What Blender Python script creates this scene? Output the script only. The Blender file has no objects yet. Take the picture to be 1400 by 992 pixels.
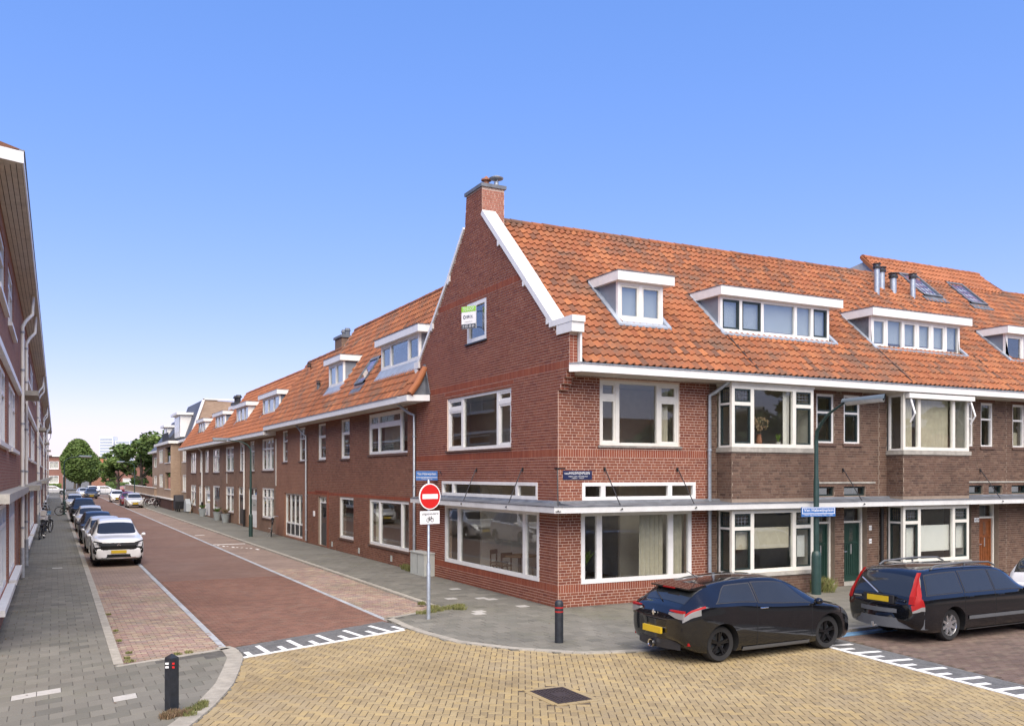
import bpy, math, random
from mathutils import Vector, Matrix, geometry
random.seed(7)
R = math.radians
SC = bpy.context.scene
COL = SC.collection

# ------------------------------------------------------------------ camera
CAM = Vector((-11.22, -19.306, 3.3))
cd = bpy.data.cameras.new('camera'); cam = bpy.data.objects.new('camera', cd); COL.objects.link(cam)
cam.location = CAM; cam.rotation_euler = (R(90), 0, R(-27.23))
cd.sensor_width = 36; cd.lens = 31.63; cd.shift_y = 0.1093; cd.clip_end = 4000; cd.clip_start = 0.1
SC.camera = cam
SC.render.resolution_x = 1024; SC.render.resolution_y = 725

# ------------------------------------------------------------------ sky and sun
SUN_EL, SUN_ROT = R(54), R(196)          # along the street, high
w = bpy.data.worlds.new('World'); SC.world = w; w.use_nodes = True
nt = w.node_tree; nt.nodes.clear()
sky = nt.nodes.new('ShaderNodeTexSky'); sky.sky_type = 'NISHITA'; sky.sun_disc = False
sky.sun_elevation = SUN_EL; sky.sun_rotation = SUN_ROT
sky.altitude = 0; sky.air_density = 1.0; sky.dust_density = 0.5; sky.ozone_density = 2.0
bg = nt.nodes.new('ShaderNodeBackground'); bg.inputs[1].default_value = 0.15
wo = nt.nodes.new('ShaderNodeOutputWorld')
hs = nt.nodes.new('ShaderNodeHueSaturation'); hs.inputs['Saturation'].default_value = 2.05
tn = nt.nodes.new('ShaderNodeMix'); tn.data_type = 'RGBA'; tn.blend_type = 'MULTIPLY'; tn.inputs[0].default_value = 1; tn.inputs[7].default_value = (1.41, 1.18, 1.60, 1)
gm = nt.nodes.new('ShaderNodeGamma'); gm.inputs[1].default_value = .44; nt.links.new(sky.outputs[0], gm.inputs[0]); nt.links.new(gm.outputs[0], hs.inputs['Color']); nt.links.new(hs.outputs[0], tn.inputs[6]); nt.links.new(tn.outputs[2], bg.inputs[0]); nt.links.new(bg.outputs[0], wo.inputs[0])
sd = bpy.data.lights.new('sun', 'SUN'); sd.energy = 3.0; sd.angle = R(75); sd.color = (1.0, 0.90, 0.74)
so = bpy.data.objects.new('sun', sd); COL.objects.link(so); so.location = (0, -10, 40)
sdir = Vector((math.sin(SUN_ROT) * math.cos(SUN_EL), math.cos(SUN_ROT) * math.cos(SUN_EL), math.sin(SUN_EL)))
so.rotation_euler = sdir.to_track_quat('Z', 'Y').to_euler()
SC.view_settings.view_transform = 'Standard'; SC.view_settings.look = 'None'
SC.view_settings.exposure = 1.2; SC.view_settings.gamma = 1.0
SC.view_settings.use_curve_mapping = False

# ------------------------------------------------------------------ materials
MATS = {}
class NT:
    def __init__(s, name):
        s.m = bpy.data.materials.new(name); s.m.use_nodes = True; s.t = s.m.node_tree; s.t.nodes.clear()
        s.out = s.n('ShaderNodeOutputMaterial')
    def n(s, typ, **kw):
        x = s.t.nodes.new(typ)
        for k, v in kw.items(): setattr(x, k, v)
        return x
    def l(s, a, b): s.t.links.new(a, b)
    def val(s, sock, v):
        if hasattr(v, 'is_linked') or hasattr(v, 'links'): s.l(v, sock)
        else: sock.default_value = v
    def math(s, op, a, b=0.0, c=None, clamp=False):
        x = s.n('ShaderNodeMath', operation=op); x.use_clamp = clamp
        s.val(x.inputs[0], a); s.val(x.inputs[1], b)
        if c is not None: s.val(x.inputs[2], c)
        return x.outputs[0]
    def mix(s, f, a, b, typ='MIX'):
        x = s.n('ShaderNodeMix', data_type='RGBA', blend_type=typ)
        s.val(x.inputs[0], f)
        for i, v in ((6, a), (7, b)):
            if isinstance(v, (tuple, list)): x.inputs[i].default_value = tuple(v)[:3] + (1,)
            else: s.l(v, x.inputs[i])
        return x.outputs[2]
    def noise(s, vec, scale, detail=3, rough=.55):
        x = s.n('ShaderNodeTexNoise'); x.inputs['Scale'].default_value = scale
        x.inputs['Detail'].default_value = detail; x.inputs['Roughness'].default_value = rough
        s.l(vec, x.inputs['Vector']); return x.outputs['Fac']
    def ramp(s, f, stops, interp='LINEAR'):
        x = s.n('ShaderNodeValToRGB'); e = x.color_ramp.elements; x.color_ramp.interpolation = interp
        while len(e) < len(stops): e.new(0.5)
        for i, (p, c) in enumerate(stops): e[i].position = p; e[i].color = tuple(c)[:3] + (1,)
        s.l(f, x.inputs[0]); return x.outputs[0]
    def rnd(s):
        g = s.n('ShaderNodeNewGeometry'); o = s.n('ShaderNodeObjectInfo')
        a = s.math('ADD', g.outputs['Random Per Island'], o.outputs['Random'])
        w = s.n('ShaderNodeTexWhiteNoise', noise_dimensions='1D'); s.l(a, w.inputs['W']); return w.outputs['Value']
    def pos(s): return s.n('ShaderNodeNewGeometry').outputs['Position']
    def bsdf(s, col, rough=.6, metal=0.0, bump=None, bstr=.3, bdist=.01, coat=0.0, spec=None, coatr=.03):
        b = s.n('ShaderNodeBsdfPrincipled')
        if isinstance(col, (tuple, list)): b.inputs['Base Color'].default_value = tuple(col)[:3] + (1,)
        else: s.l(col, b.inputs['Base Color'])
        s.val(b.inputs['Roughness'], rough); b.inputs['Metallic'].default_value = metal
        b.inputs['Coat Weight'].default_value = coat; b.inputs['Coat Roughness'].default_value = coatr
        if spec is not None: b.inputs['Specular IOR Level'].default_value = spec
        if bump is not None:
            u = s.n('ShaderNodeBump'); u.inputs['Strength'].default_value = bstr; u.inputs['Distance'].default_value = bdist
            s.l(bump, u.inputs['Height']); s.l(u.outputs[0], b.inputs['Normal'])
        s.l(b.outputs[0], s.out.inputs[0]); return b

def plain(name, col, rough=.6, metal=0.0, var=.08, scale=6.0, bstr=.15, coat=0.0, weather=.0, spec=None):
    """one colour, with slight uneven tone, fine grain and (optionally) worn dark patches"""
    t = NT(name); p = t.pos()
    n1 = t.noise(p, scale, 4); n2 = t.noise(p, scale * 9, 2)
    f = t.math('ADD', t.math('MULTIPLY', n1, .7), t.math('MULTIPLY', n2, .3))
    lo = tuple(c * (1 - var * 1.6) for c in col); hi = tuple(min(1, c * (1 + var * 1.2)) for c in col)
    c = t.ramp(f, [(.3, lo), (.7, hi)])
    if weather > 0:
        n3 = t.noise(p, .9, 6, .65)
        c = t.mix(t.math('MULTIPLY', t.ramp(n3, [(.5, (0, 0, 0)), (.72, (1, 1, 1))]), weather), c, tuple(x * .45 for x in col))
    t.bsdf(c, rough, metal, bump=n2, bstr=bstr, bdist=.004, coat=coat, spec=spec)
    MATS[name] = t.m; return t.m

def pieces(name, cols, rough=.8, grime=(.25, .5), grain=60, bstr=.4, weather=None, spec=.3):
    """bricks, tiles, slabs: every piece its own tone from cols, with grain and patches of wear"""
    t = NT(name); r = t.rnd(); p = t.pos()
    st = [(i / (len(cols) - 1), c) for i, c in enumerate(cols)]
    c = t.ramp(r, st)
    n = t.noise(p, grain, 3, .6); c = t.mix(.35, c, t.ramp(n, [(.3, (.45, .45, .45)), (.7, (1.25, 1.25, 1.25))]), 'MULTIPLY')
    n2 = t.noise(p, grime[0], 5, .6)
    c = t.mix(t.math('MULTIPLY', t.ramp(n2, [(.42, (0, 0, 0)), (.68, (1, 1, 1))]), grime[1]), c, (.55, .52, .48), 'MULTIPLY')
    if weather:
        n3 = t.noise(p, weather[0], 6, .7)
        c = t.mix(t.math('MULTIPLY', t.ramp(n3, [(.52, (0, 0, 0)), (.66, (1, 1, 1))]), weather[1]), c, weather[2])
    t.bsdf(c, rough, bump=n, bstr=bstr, bdist=.004, spec=spec)
    MATS[name] = t.m; return t.m

def coursed(name, c1, c2, mortar, bw=.235, rh=.072, ms=.008, flat=False, offset=.5, grime=.3, patch=None, rot=0.0, bstr=.5):
    """laid brickwork too far off to build brick by brick: joints as relief"""
    t = NT(name); g = t.n('ShaderNodeNewGeometry')
    sp = t.n('ShaderNodeSeparateXYZ'); t.l(g.outputs['Position'], sp.inputs[0])
    cb = t.n('ShaderNodeCombineXYZ')
    if flat:
        t.l(sp.outputs[0], cb.inputs[0]); t.l(sp.outputs[1], cb.inputs[1])
    else:
        sn = t.n('ShaderNodeSeparateXYZ'); t.l(g.outputs['True Normal'], sn.inputs[0])
        k = t.math('GREATER_THAN', t.math('ABSOLUTE', sn.outputs[0]), .5)
        u = t.math('ADD', t.math('MULTIPLY', sp.outputs[1], k), t.math('MULTIPLY', sp.outputs[0], t.math('SUBTRACT', 1.0, k)))
        t.l(u, cb.inputs[0]); t.l(sp.outputs[2], cb.inputs[1])
    vec = cb.outputs[0]
    if rot:
        mp = t.n('ShaderNodeMapping'); mp.inputs['Rotation'].default_value = (0, 0, rot); t.l(vec, mp.inputs[0]); vec = mp.outputs[0]
    b = t.n('ShaderNodeTexBrick'); b.offset = offset; t.l(vec, b.inputs['Vector'])
    b.inputs['Color1'].default_value = c1 + (1,); b.inputs['Color2'].default_value = c2 + (1,)
    b.inputs['Mortar'].default_value = mortar + (1,); b.inputs['Scale'].default_value = 1
    b.inputs['Mortar Size'].default_value = ms; b.inputs['Mortar Smooth'].default_value = .3
    b.inputs['Bias'].default_value = 0.0
    b.inputs['Brick Width'].default_value = bw; b.inputs['Row Height'].default_value = rh
    p = g.outputs['Position']
    n = t.noise(p, 40, 3); c = t.mix(.3, b.outputs['Color'], t.ramp(n, [(.3, (.5, .5, .5)), (.7, (1.25, 1.25, 1.25))]), 'MULTIPLY')
    n2 = t.noise(p, .45, 5, .65)
    c = t.mix(t.math('MULTIPLY', t.ramp(n2, [(.4, (0, 0, 0)), (.66, (1, 1, 1))]), grime), c, (.5, .48, .45), 'MULTIPLY')
    if patch:
        n3 = t.noise(p, patch[0], 5, .7)
        c = t.mix(t.math('MULTIPLY', t.ramp(n3, [(.5, (0, 0, 0)), (.7, (1, 1, 1))]), patch[1]), c, patch[2])
    h = t.math('ADD', t.math('MULTIPLY', b.outputs['Fac'], -1.0), t.math('MULTIPLY', n, .25))
    t.bsdf(c, .85, bump=h, bstr=bstr, bdist=.008, spec=.3)
    MATS[name] = t.m; return t.m

def glassy(name, tint=(.75, .8, .78), boost=.06, rough=0.0, wave=.02):
    t = NT(name); p = t.pos()
    tr = t.n('ShaderNodeBsdfTransparent'); tr.inputs[0].default_value = tint + (1,)
    gl = t.n('ShaderNodeBsdfGlossy'); gl.inputs['Roughness'].default_value = rough; gl.inputs[0].default_value = (.92, .95, .97, 1)
    g = t.n('ShaderNodeNewGeometry'); vm = t.n('ShaderNodeVectorMath', operation='DOT_PRODUCT'); t.l(g.outputs['Incoming'], vm.inputs[0]); t.l(g.outputs['Normal'], vm.inputs[1])
    cs = t.math('ABSOLUTE', vm.outputs['Value']); f = t.math('MULTIPLY_ADD', t.math('POWER', t.math('SUBTRACT', 1.0, cs), 5.0), .93, .05 + boost, clamp=True)
    bu = t.n('ShaderNodeBump'); bu.inputs['Strength'].default_value = wave; bu.inputs['Distance'].default_value = .05
    t.l(t.noise(p, .8, 2), bu.inputs['Height']); t.l(bu.outputs[0], gl.inputs['Normal'])
    mx = t.n('ShaderNodeMixShader'); t.l(f, mx.inputs[0]); t.l(tr.outputs[0], mx.inputs[1]); t.l(gl.outputs[0], mx.inputs[2])
    t.l(mx.outputs[0], t.out.inputs[0]); MATS[name] = t.m; return t.m

def leafy(name, cols):
    t = NT(name); r = t.rnd(); p = t.pos()
    c = t.ramp(r, [(i / (len(cols) - 1), k) for i, k in enumerate(cols)])
    n = t.noise(p, .5, 3); c = t.mix(.5, c, t.ramp(n, [(.35, (.6, .65, .6)), (.65, (1.3, 1.25, 1.1))]), 'MULTIPLY')
    b = t.bsdf(c, .6, spec=.25)
    b.inputs['Subsurface Weight'].default_value = 0.0
    MATS[name] = t.m; return t.m

# walls
pieces('red_brick', [(0.207,0.062,0.034),(0.246,0.081,0.044),(0.224,0.071,0.039),(0.273,0.097,0.053),(0.176,0.052,0.031),(0.246,0.082,0.046)], grime=(.5,.35))
pieces('soldier_brick', [(0.238,0.063,0.034),(0.282,0.084,0.044),(0.260,0.074,0.040),(0.220,0.057,0.033)], grime=(.5,.3))
pieces('brown_brick', [(0.120,0.069,0.049),(0.168,0.100,0.070),(0.140,0.080,0.056),(0.096,0.058,0.043),(0.200,0.127,0.089),(0.144,0.086,0.061)], grime=(.6,.5))
pieces('brown_red', [(.215,.09,.055),(.265,.12,.073),(.24,.105,.064),(.185,.078,.048),(.29,.145,.09)], grime=(.5,.4))
pieces('brown_soldier', [(.15,.07,.05),(.19,.09,.065),(.16,.08,.055)], grime=(.6,.4))
pieces('chimney_brick', [(.33,.13,.085),(.40,.17,.12),(.36,.15,.10)], grime=(.8,.3))
plain('mortar_light', (.66,.50,.40), .95, var=.12, scale=4)
plain('mortar_brown', (.27,.21,.16), .95, var=.15, scale=4)
coursed('row_brick_red', (.25,.11,.066), (.30,.14,.083), (.35,.24,.17), grime=.4)
coursed('row_brick_brown', (.215,.122,.078), (.27,.155,.10), (.32,.245,.18), grime=.5)
coursed('row_brick_dark', (.19,.115,.08), (.245,.15,.10), (.28,.215,.165), grime=.5)
coursed('left_brick', (.28,.115,.07), (.35,.155,.10), (.36,.26,.2), grime=.3)
coursed('beige_brick', (.34,.235,.165), (.42,.30,.21), (.42,.35,.27), grime=.25)
coursed('dark_base_brick', (.09,.045,.035), (.13,.06,.045), (.1,.07,.06), grime=.3)
coursed('far_brick', (.24,.10,.07), (.30,.13,.09), (.3,.22,.18), grime=.2)
# roofs
pieces('pantile_orange', [(.275,.092,.040),(.355,.13,.055),(.315,.11,.047),(.22,.09,.048),(.41,.155,.062),(.15,.075,.048),(.335,.12,.05)], rough=.75, grime=(.35,.45), grain=45, weather=(.8,.85,(.13,.085,.06)), spec=.3)
pieces('pantile_bright', [(.31,.108,.046),(.39,.14,.06),(.35,.124,.052),(.27,.105,.05),(.43,.158,.064)], rough=.75, grime=(.3,.3), grain=45, weather=(1.1,.35,(.26,.12,.07)), spec=.35)
plain('roof_underlay', (.05,.03,.025), .9)
plain('slate', (.075,.08,.10), .6, var=.2, scale=14)
plain('lead', (.15,.162,.18), .55, metal=.2, var=.3, scale=3, weather=.5)
plain('lead_pale', (.34,.38,.43), .5, metal=.15, var=.15, scale=4, weather=.2)
plain('concrete', (.38,.36,.31), .85, var=.2, scale=7, weather=.5, bstr=.4)
plain('stone_sill', (.26,.24,.21), .8, var=.2, scale=8, weather=.4)
plain('brick_sill', (.12,.07,.05), .7, var=.2, scale=20)
# paint and metal
plain('white_paint', (.78,.77,.73), .4, var=.05, scale=5, weather=.13, bstr=.05)
plain('canopy_paint', (.66,.66,.63), .5, var=.06, scale=3, weather=.25)
plain('cream_paint', (.72,.70,.62), .45, var=.05, scale=5, weather=.12, bstr=.06)
plain('soffit_paint', (.58,.53,.45), .6, var=.12, scale=5, weather=.3)
plain('dark_sash', (.022,.035,.032), .35, var=.1)
plain('green_door', (.012,.04,.03), .3, var=.15)
plain('brown_door', (.22,.07,.02), .35, var=.25, scale=9)
plain('black_door', (.03,.032,.035), .35, var=.1)
plain('grey_cheek', (.20,.225,.26), .65, var=.1, scale=3)
plain('grey_render', (.42,.42,.42), .8, var=.08)
plain('zinc', (.42,.45,.47), .45, metal=.5, var=.2, scale=10, weather=.2)
plain('galvanised', (.45,.5,.54), .4, metal=.6, var=.15, scale=12)
plain('black_iron', (.018,.017,.017), .5)
plain('terracotta', (.30,.13,.075), .8, var=.2, scale=12)
plain('lamp_green', (.022,.052,.045), .4, var=.15)
plain('lamp_head', (.10,.13,.15), .45)
plain('lamp_glass', (.62,.64,.62), .2)
plain('cabinet_grey', (.48,.50,.45), .5, var=.05, weather=.15)
plain('bollard_black', (.018,.022,.028), .5, var=.3, scale=14, weather=.2)
plain('reflect_white', (.85,.85,.83), .3, var=.02); plain('reflect_red', (.6,.02,.02), .3, var=.05)
plain('sign_red', (.62,.018,.015), .35, var=.03); plain('sign_blue', (.055,.16,.42), .35, var=.05)
plain('sign_navy', (.018,.024,.07), .35, var=.1); plain('sign_green', (.30,.62,.06), .4, var=.02)
plain('sign_grey', (.08,.09,.10), .4); plain('sign_text_black', (.02,.02,.02), .5)
plain('steel', (.6,.6,.6), .3, metal=.8)
plain('brass', (.6,.45,.2), .35, metal=.7)
# ground
plain('ground_soil', (.12,.115,.10), .95, var=.2, scale=.3)
plain('joint_sand', (.075,.055,.034), .95, var=.2, scale=5)
plain('joint_grey', (.085,.08,.068), .95, var=.25, scale=5)
plain('kerb_concrete', (.33,.305,.25), .85, var=.2, scale=5, weather=.45, bstr=.4)
pieces('paver_yellow', [(0.300,0.232,0.125),(0.357,0.280,0.150),(0.326,0.254,0.138),(0.265,0.206,0.116),(0.392,0.297,0.142),(0.331,0.254,0.133),(0.304,0.241,0.142)], rough=.85, grime=(.5,.5), weather=(.3,.55,(.235,.20,.145)), grain=70)
pieces('slab_grey', [(0.150,0.146,0.120),(0.185,0.176,0.146),(0.168,0.160,0.133),(0.206,0.196,0.163),(0.133,0.129,0.108)], rough=.9, grime=(.35,.45), weather=(.28,.5,(.15,.15,.10)), grain=80)
plain('slab_white', (.40,.385,.345), .85, var=.1, scale=9, weather=.3)
pieces('clinker_mixed', [(.27,.17,.14),(.35,.27,.19),(.25,.18,.16),(.32,.21,.17),(.38,.31,.22),(.24,.19,.165),(.30,.195,.16)], rough=.9, grime=(.6,.5), weather=(.5,.45,(.16,.15,.09)), grain=60)
pieces('clinker_red', [(0.170,0.090,0.064),(0.216,0.115,0.081),(0.189,0.099,0.070),(0.147,0.079,0.058),(0.207,0.127,0.092)], rough=.9, grime=(.3,.35), grain=60)
pieces('clinker_brown', [(0.132,0.092,0.074),(0.172,0.125,0.099),(0.145,0.102,0.083),(0.112,0.083,0.067),(0.191,0.145,0.109)], rough=.9, grime=(.3,.4), grain=60)
pieces('paver_dark', [(.12,.122,.12),(.16,.16,.155),(.14,.14,.137)], rough=.9, grime=(.8,.3))
pieces('line_blue', [(.36,.38,.40),(.42,.44,.45),(.33,.35,.38)], rough=.85, grime=(1.5,.5))
plain('line_bright_blue', (.13,.27,.42), .8, var=.2, scale=9, weather=.4)
plain('line_white', (.72,.72,.69), .75, var=.08, scale=8, weather=.25)
coursed('road_far', (.175,.105,.076), (.215,.13,.094), (.135,.09,.068), bw=.21, rh=.1, flat=True, grime=.35, patch=(.15,.5,(.21,.155,.125)))
coursed('parking_far', (.25,.18,.14), (.31,.23,.18), (.15,.125,.10), bw=.21, rh=.1, flat=True, grime=.45)
coursed('pavement_far', (.17,.165,.135), (.205,.197,.162), (.10,.095,.08), bw=.3, rh=.3, flat=True, grime=.35)
plain('cover_iron', (.055,.042,.04), .6, metal=.3, var=.2, scale=20)
# glass and rooms
glassy('window_glass', (.92,.93,.91), .0); glassy('attic_glass', (.8,.83,.84), .10)
plain('car_glass', (.022,.024,.024), .07, var=.05, bstr=0.0, spec=.6)
for _n in MATS['car_glass'].node_tree.nodes:
    if _n.type == 'BSDF_PRINCIPLED': _n.inputs['IOR'].default_value = 1.6
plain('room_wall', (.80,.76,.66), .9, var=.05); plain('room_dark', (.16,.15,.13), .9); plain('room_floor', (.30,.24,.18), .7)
plain('curtain_white', (.74,.73,.70), .9, var=.05); plain('curtain_beige', (.52,.48,.38), .9, var=.08)
plain('blind_white', (.76,.77,.74), .8, var=.02)
plain('wood_dark', (.09,.045,.022), .5, var=.25, scale=15); plain('wood_light', (.38,.25,.13), .6, var=.2, scale=12)
# vehicles
def paint(name, col, metal=.0, rough=.28, coat=1.0):
    t = NT(name); n = t.noise(t.pos(), 3, 3)
    t.bsdf(t.ramp(n, [(.3, tuple(c * .93 for c in col)), (.7, col)]), rough, metal, spec=.25, coat=coat, coatr=.02).inputs["Coat IOR"].default_value = 1.5; MATS[name] = t.m
paint('paint_black', (.006,.0065,.008), rough=.12); paint('paint_white', (.82,.82,.80), rough=.3)
paint('paint_silver', (.62,.62,.60), .3, coat=.6); paint('paint_grey', (.16,.17,.18), .4); paint('paint_red', (.16,.015,.018))
paint('paint_blue', (.06,.065,.075), .3, coat=.4); paint('paint_navy', (.014,.015,.017), .2, coat=.3); paint('paint_dark', (.016,.016,.017), .1, coat=.35)
plain('rubber', (.018,.018,.018), .85, var=.2); plain('black_plastic', (.022,.022,.024), .5)
plain('arch_liner', (.008,.008,.008), .9); plain('chrome', (.75,.75,.75), .12, metal=1.0, var=.02, bstr=.0)
plain('alloy', (.55,.56,.57), .25, metal=.8, var=.03); plain('alloy_black', (.02,.02,.022), .25, metal=.5)
plain('plate_yellow', (.62,.42,.02), .45, var=.05); plain('lamp_red', (.30,.010,.010), .55, spec=.2); plain('lamp_clear', (.30,.30,.29), .2, metal=.3)
plain('lamp_dark', (.05,.055,.06), .1); plain('caliper_red', (.35,.02,.02), .4); plain('bumper_grey', (.10,.105,.11), .55)
# plants
leafy('leaf_tree', [(.075,.125,.03),(.11,.17,.045),(.15,.21,.06),(.09,.145,.04)])
leafy('leaf_dark', [(.075,.13,.04),(.11,.165,.05),(.09,.145,.042)])
leafy('leaf_bright', [(.08,.13,.03),(.13,.19,.05),(.10,.16,.035)])
leafy('grass_blade', [(.13,.16,.045),(.19,.20,.07),(.25,.22,.11),(.11,.14,.045)])
leafy('weed_dry', [(.20,.13,.09),(.26,.18,.11),(.14,.12,.06)])
plain('bark', (.10,.08,.06), .9, var=.3, scale=8); plain('planter_grey', (.30,.33,.33), .7, var=.1)
plain('tower_white', (.72,.75,.80), .6, var=.02, scale=.1); plain('tower_window', (.30,.36,.42), .3, var=.1, scale=.1)
plain('pale_render', (.62,.60,.56), .8); plain('canvas_black', (.03,.03,.035), .8); plain('tarp_grey', (.4,.43,.44), .6)

# ------------------------------------------------------------------ mesh building
class MB:
    def __init__(s): s.v = []; s.f = []
    def poly(s, pts):
        i = len(s.v); s.v.extend([tuple(p) for p in pts]); s.f.append(tuple(range(i, i + len(pts)))); return s
    def hexa(s, c):
        i = len(s.v); s.v.extend([tuple(p) for p in c])
        for q in ((0,3,2,1),(4,5,6,7),(0,1,5,4),(1,2,6,5),(2,3,7,6),(3,0,4,7)): s.f.append(tuple(i + k for k in q))
        return s
    def box(s, x0, x1, y0, y1, z0, z1):
        return s.hexa([(x0,y0,z0),(x1,y0,z0),(x1,y1,z0),(x0,y1,z0),(x0,y0,z1),(x1,y0,z1),(x1,y1,z1),(x0,y1,z1)])
    def prism(s, pts, vec):
        n = len(pts); i = len(s.v); vec = Vector(vec)
        s.v.extend([tuple(p) for p in pts]); s.v.extend([tuple(Vector(p) + vec) for p in pts])
        s.f.append(tuple(range(i, i + n))); s.f.append(tuple(range(i + 2 * n - 1, i + n - 1, -1)))
        for k in range(n):
            j = (k + 1) % n; s.f.append((i + k, i + n + k, i + n + j, i + j))
        return s
    def tube(s, pts, r, n=8, caps=True):
        pts = [Vector(p) for p in pts]; rings = []
        rr = r if isinstance(r, (list, tuple)) else [r] * len(pts)
        prev = None
        for k, p in enumerate(pts):
            if k == 0: d = pts[1] - p
            elif k == len(pts) - 1: d = p - pts[k - 1]
            else: d = (pts[k + 1] - p).normalized() + (p - pts[k - 1]).normalized()
            if d.length < 1e-9: d = Vector((0, 0, 1))
            d.normalize()
            up = Vector((0, 0, 1)) if abs(d.z) < .9 else Vector((1, 0, 0))
            if prev is not None and abs(prev.dot(d)) < .95: a = (prev - d * prev.dot(d)).normalized()
            else: a = d.cross(up).normalized()
            prev = a; b = d.cross(a); i = len(s.v)
            for q in range(n):
                t = 2 * math.pi * q / n; s.v.append(tuple(p + (a * math.cos(t) + b * math.sin(t)) * rr[k]))
            rings.append(i)
        for a, b in zip(rings, rings[1:]):
            for q in range(n): s.f.append((a + q, a + (q + 1) % n, b + (q + 1) % n, b + q))
        if caps:
            s.f.append(tuple(rings[0] + q for q in range(n - 1, -1, -1))); s.f.append(tuple(rings[-1] + q for q in range(n)))
        return s
    def lathe(s, prof, c=(0, 0, 0), n=16, axis='z', closed=False):
        c = Vector(c); rings = []
        for r, h in prof:
            i = len(s.v)
            for q in range(n):
                t = 2 * math.pi * q / n; a, b = r * math.cos(t), r * math.sin(t)
                p = (a, b, h) if axis == 'z' else ((a, h, b) if axis == 'y' else (h, a, b))
                s.v.append(tuple(c + Vector(p)))
            rings.append(i)
        pr = list(zip(rings, rings[1:])) + ([(rings[-1], rings[0])] if closed else [])
        for a, b in pr:
            for q in range(n): s.f.append((a + q, a + (q + 1) % n, b + (q + 1) % n, b + q))
        if not closed:
            s.f.append(tuple(rings[0] + q for q in range(n - 1, -1, -1))); s.f.append(tuple(rings[-1] + q for q in range(n)))
        return s
    def grid(s, rows):
        i = len(s.v); m = len(rows[0])
        for r in rows: s.v.extend([tuple(p) for p in r])
        for a in range(len(rows) - 1):
            for b in range(m - 1):
                k = i + a * m + b; s.f.append((k, k + 1, k + m + 1, k + m))
        return s

BASE = {}
def mesh(name, mb, base=(0, 0, 0), mat=None, smooth=False):
    me = bpy.data.meshes.new(name); b = base
    me.from_pydata([(x - b[0], y - b[1], z - b[2]) for x, y, z in mb.v] if any(b) else mb.v, [], mb.f)
    if mat: me.materials.append(MATS[mat])
    if smooth:
        me.shade_smooth(); me.set_sharp_from_angle(angle=R(smooth if smooth is not True else 40))
    return me
def link(name, data, parent=None, loc=(0, 0, 0)):
    o = bpy.data.objects.new(name, data); COL.objects.link(o); o.location = loc
    if parent is not None: o.parent = parent; BASE[o.name] = BASE.get(parent.name, (0, 0, 0))
    return o
def props(o, label=None, cat=None, group=None, kind=None):
    if label: o['label'] = label
    if cat: o['category'] = cat
    if group: o['group'] = group
    if kind: o['kind'] = kind
    return o
def thing(name, loc, label, cat, group=None, kind=None):
    o = bpy.data.objects.new(name, None); COL.objects.link(o); o.location = loc; o.empty_display_size = .2
    BASE[o.name] = tuple(loc); return props(o, label, cat, group, kind)
def part(name, mb, mat, parent, smooth=False, label=None, kind=None):
    """a mesh given in world coordinates, made a child of its thing (or of a part)"""
    b = BASE.get(parent.name, (0, 0, 0))
    o = link(name, mesh(name, mb, b, mat, smooth), parent)
    return props(o, label, kind=kind)
def single(name, mb, mat, label, cat, group=None, loc=None, smooth=False, kind=None):
    b = loc or (0, 0, 0); o = link(name, mesh(name, mb, b, mat, smooth), None, b); BASE[o.name] = tuple(b)
    return props(o, label, cat, group, kind)
def inst(name, me, parent, world):
    b = BASE.get(parent.name, (0, 0, 0)); return link(name, me, parent, (world[0] - b[0], world[1] - b[1], world[2] - b[2]))
def kids(o): return [c for c in bpy.data.objects if c.parent == o]
def copy_tree(o, cmap=None, parent=None):
    if cmap is None:
        cmap = {}
        for c in bpy.data.objects:
            if c.parent: cmap.setdefault(c.parent.name, []).append(c)
    c = o.copy(); COL.objects.link(c)
    if parent is not None: c.parent = parent
    for k in cmap.get(o.name, []): copy_tree(k, cmap, c)
    return c

def text(parent, name, s, mat, o, ud, vd, height, width=None, off=.004):
    """lettering: glyph outlines as thin raised shapes; o = centre, ud = reading direction, vd = up"""
    cu = bpy.data.curves.new('t', 'FONT'); cu.body = s; cu.size = 1; cu.extrude = 0.0; cu.resolution_u = 2
    cu.align_x = 'CENTER'; cu.align_y = 'CENTER'
    ob = bpy.data.objects.new('t', cu); COL.objects.link(ob)
    dg = bpy.context.evaluated_depsgraph_get(); me0 = bpy.data.meshes.new_from_object(ob.evaluated_get(dg))
    xs = [v.co.x for v in me0.vertices]; ys = [v.co.y for v in me0.vertices]
    W, Hh = max(xs) - min(xs), max(ys) - min(ys); cx, cy = (max(xs) + min(xs)) / 2, (max(ys) + min(ys)) / 2
    sy = height / Hh; sx = (width / W) if width else sy
    ud = Vector(ud).normalized(); vd = Vector(vd).normalized(); nd = ud.cross(vd); o = Vector(o)
    mb = MB(); mb.v = [tuple(o + ud * ((v.co.x - cx) * sx) + vd * ((v.co.y - cy) * sy) + nd * off) for v in me0.vertices]
    mb.f = [tuple(p.vertices) for p in me0.polygons]
    bpy.data.objects.remove(ob); bpy.data.curves.remove(cu); bpy.data.meshes.remove(me0)
    return part(name, mb, mat, parent)

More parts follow.
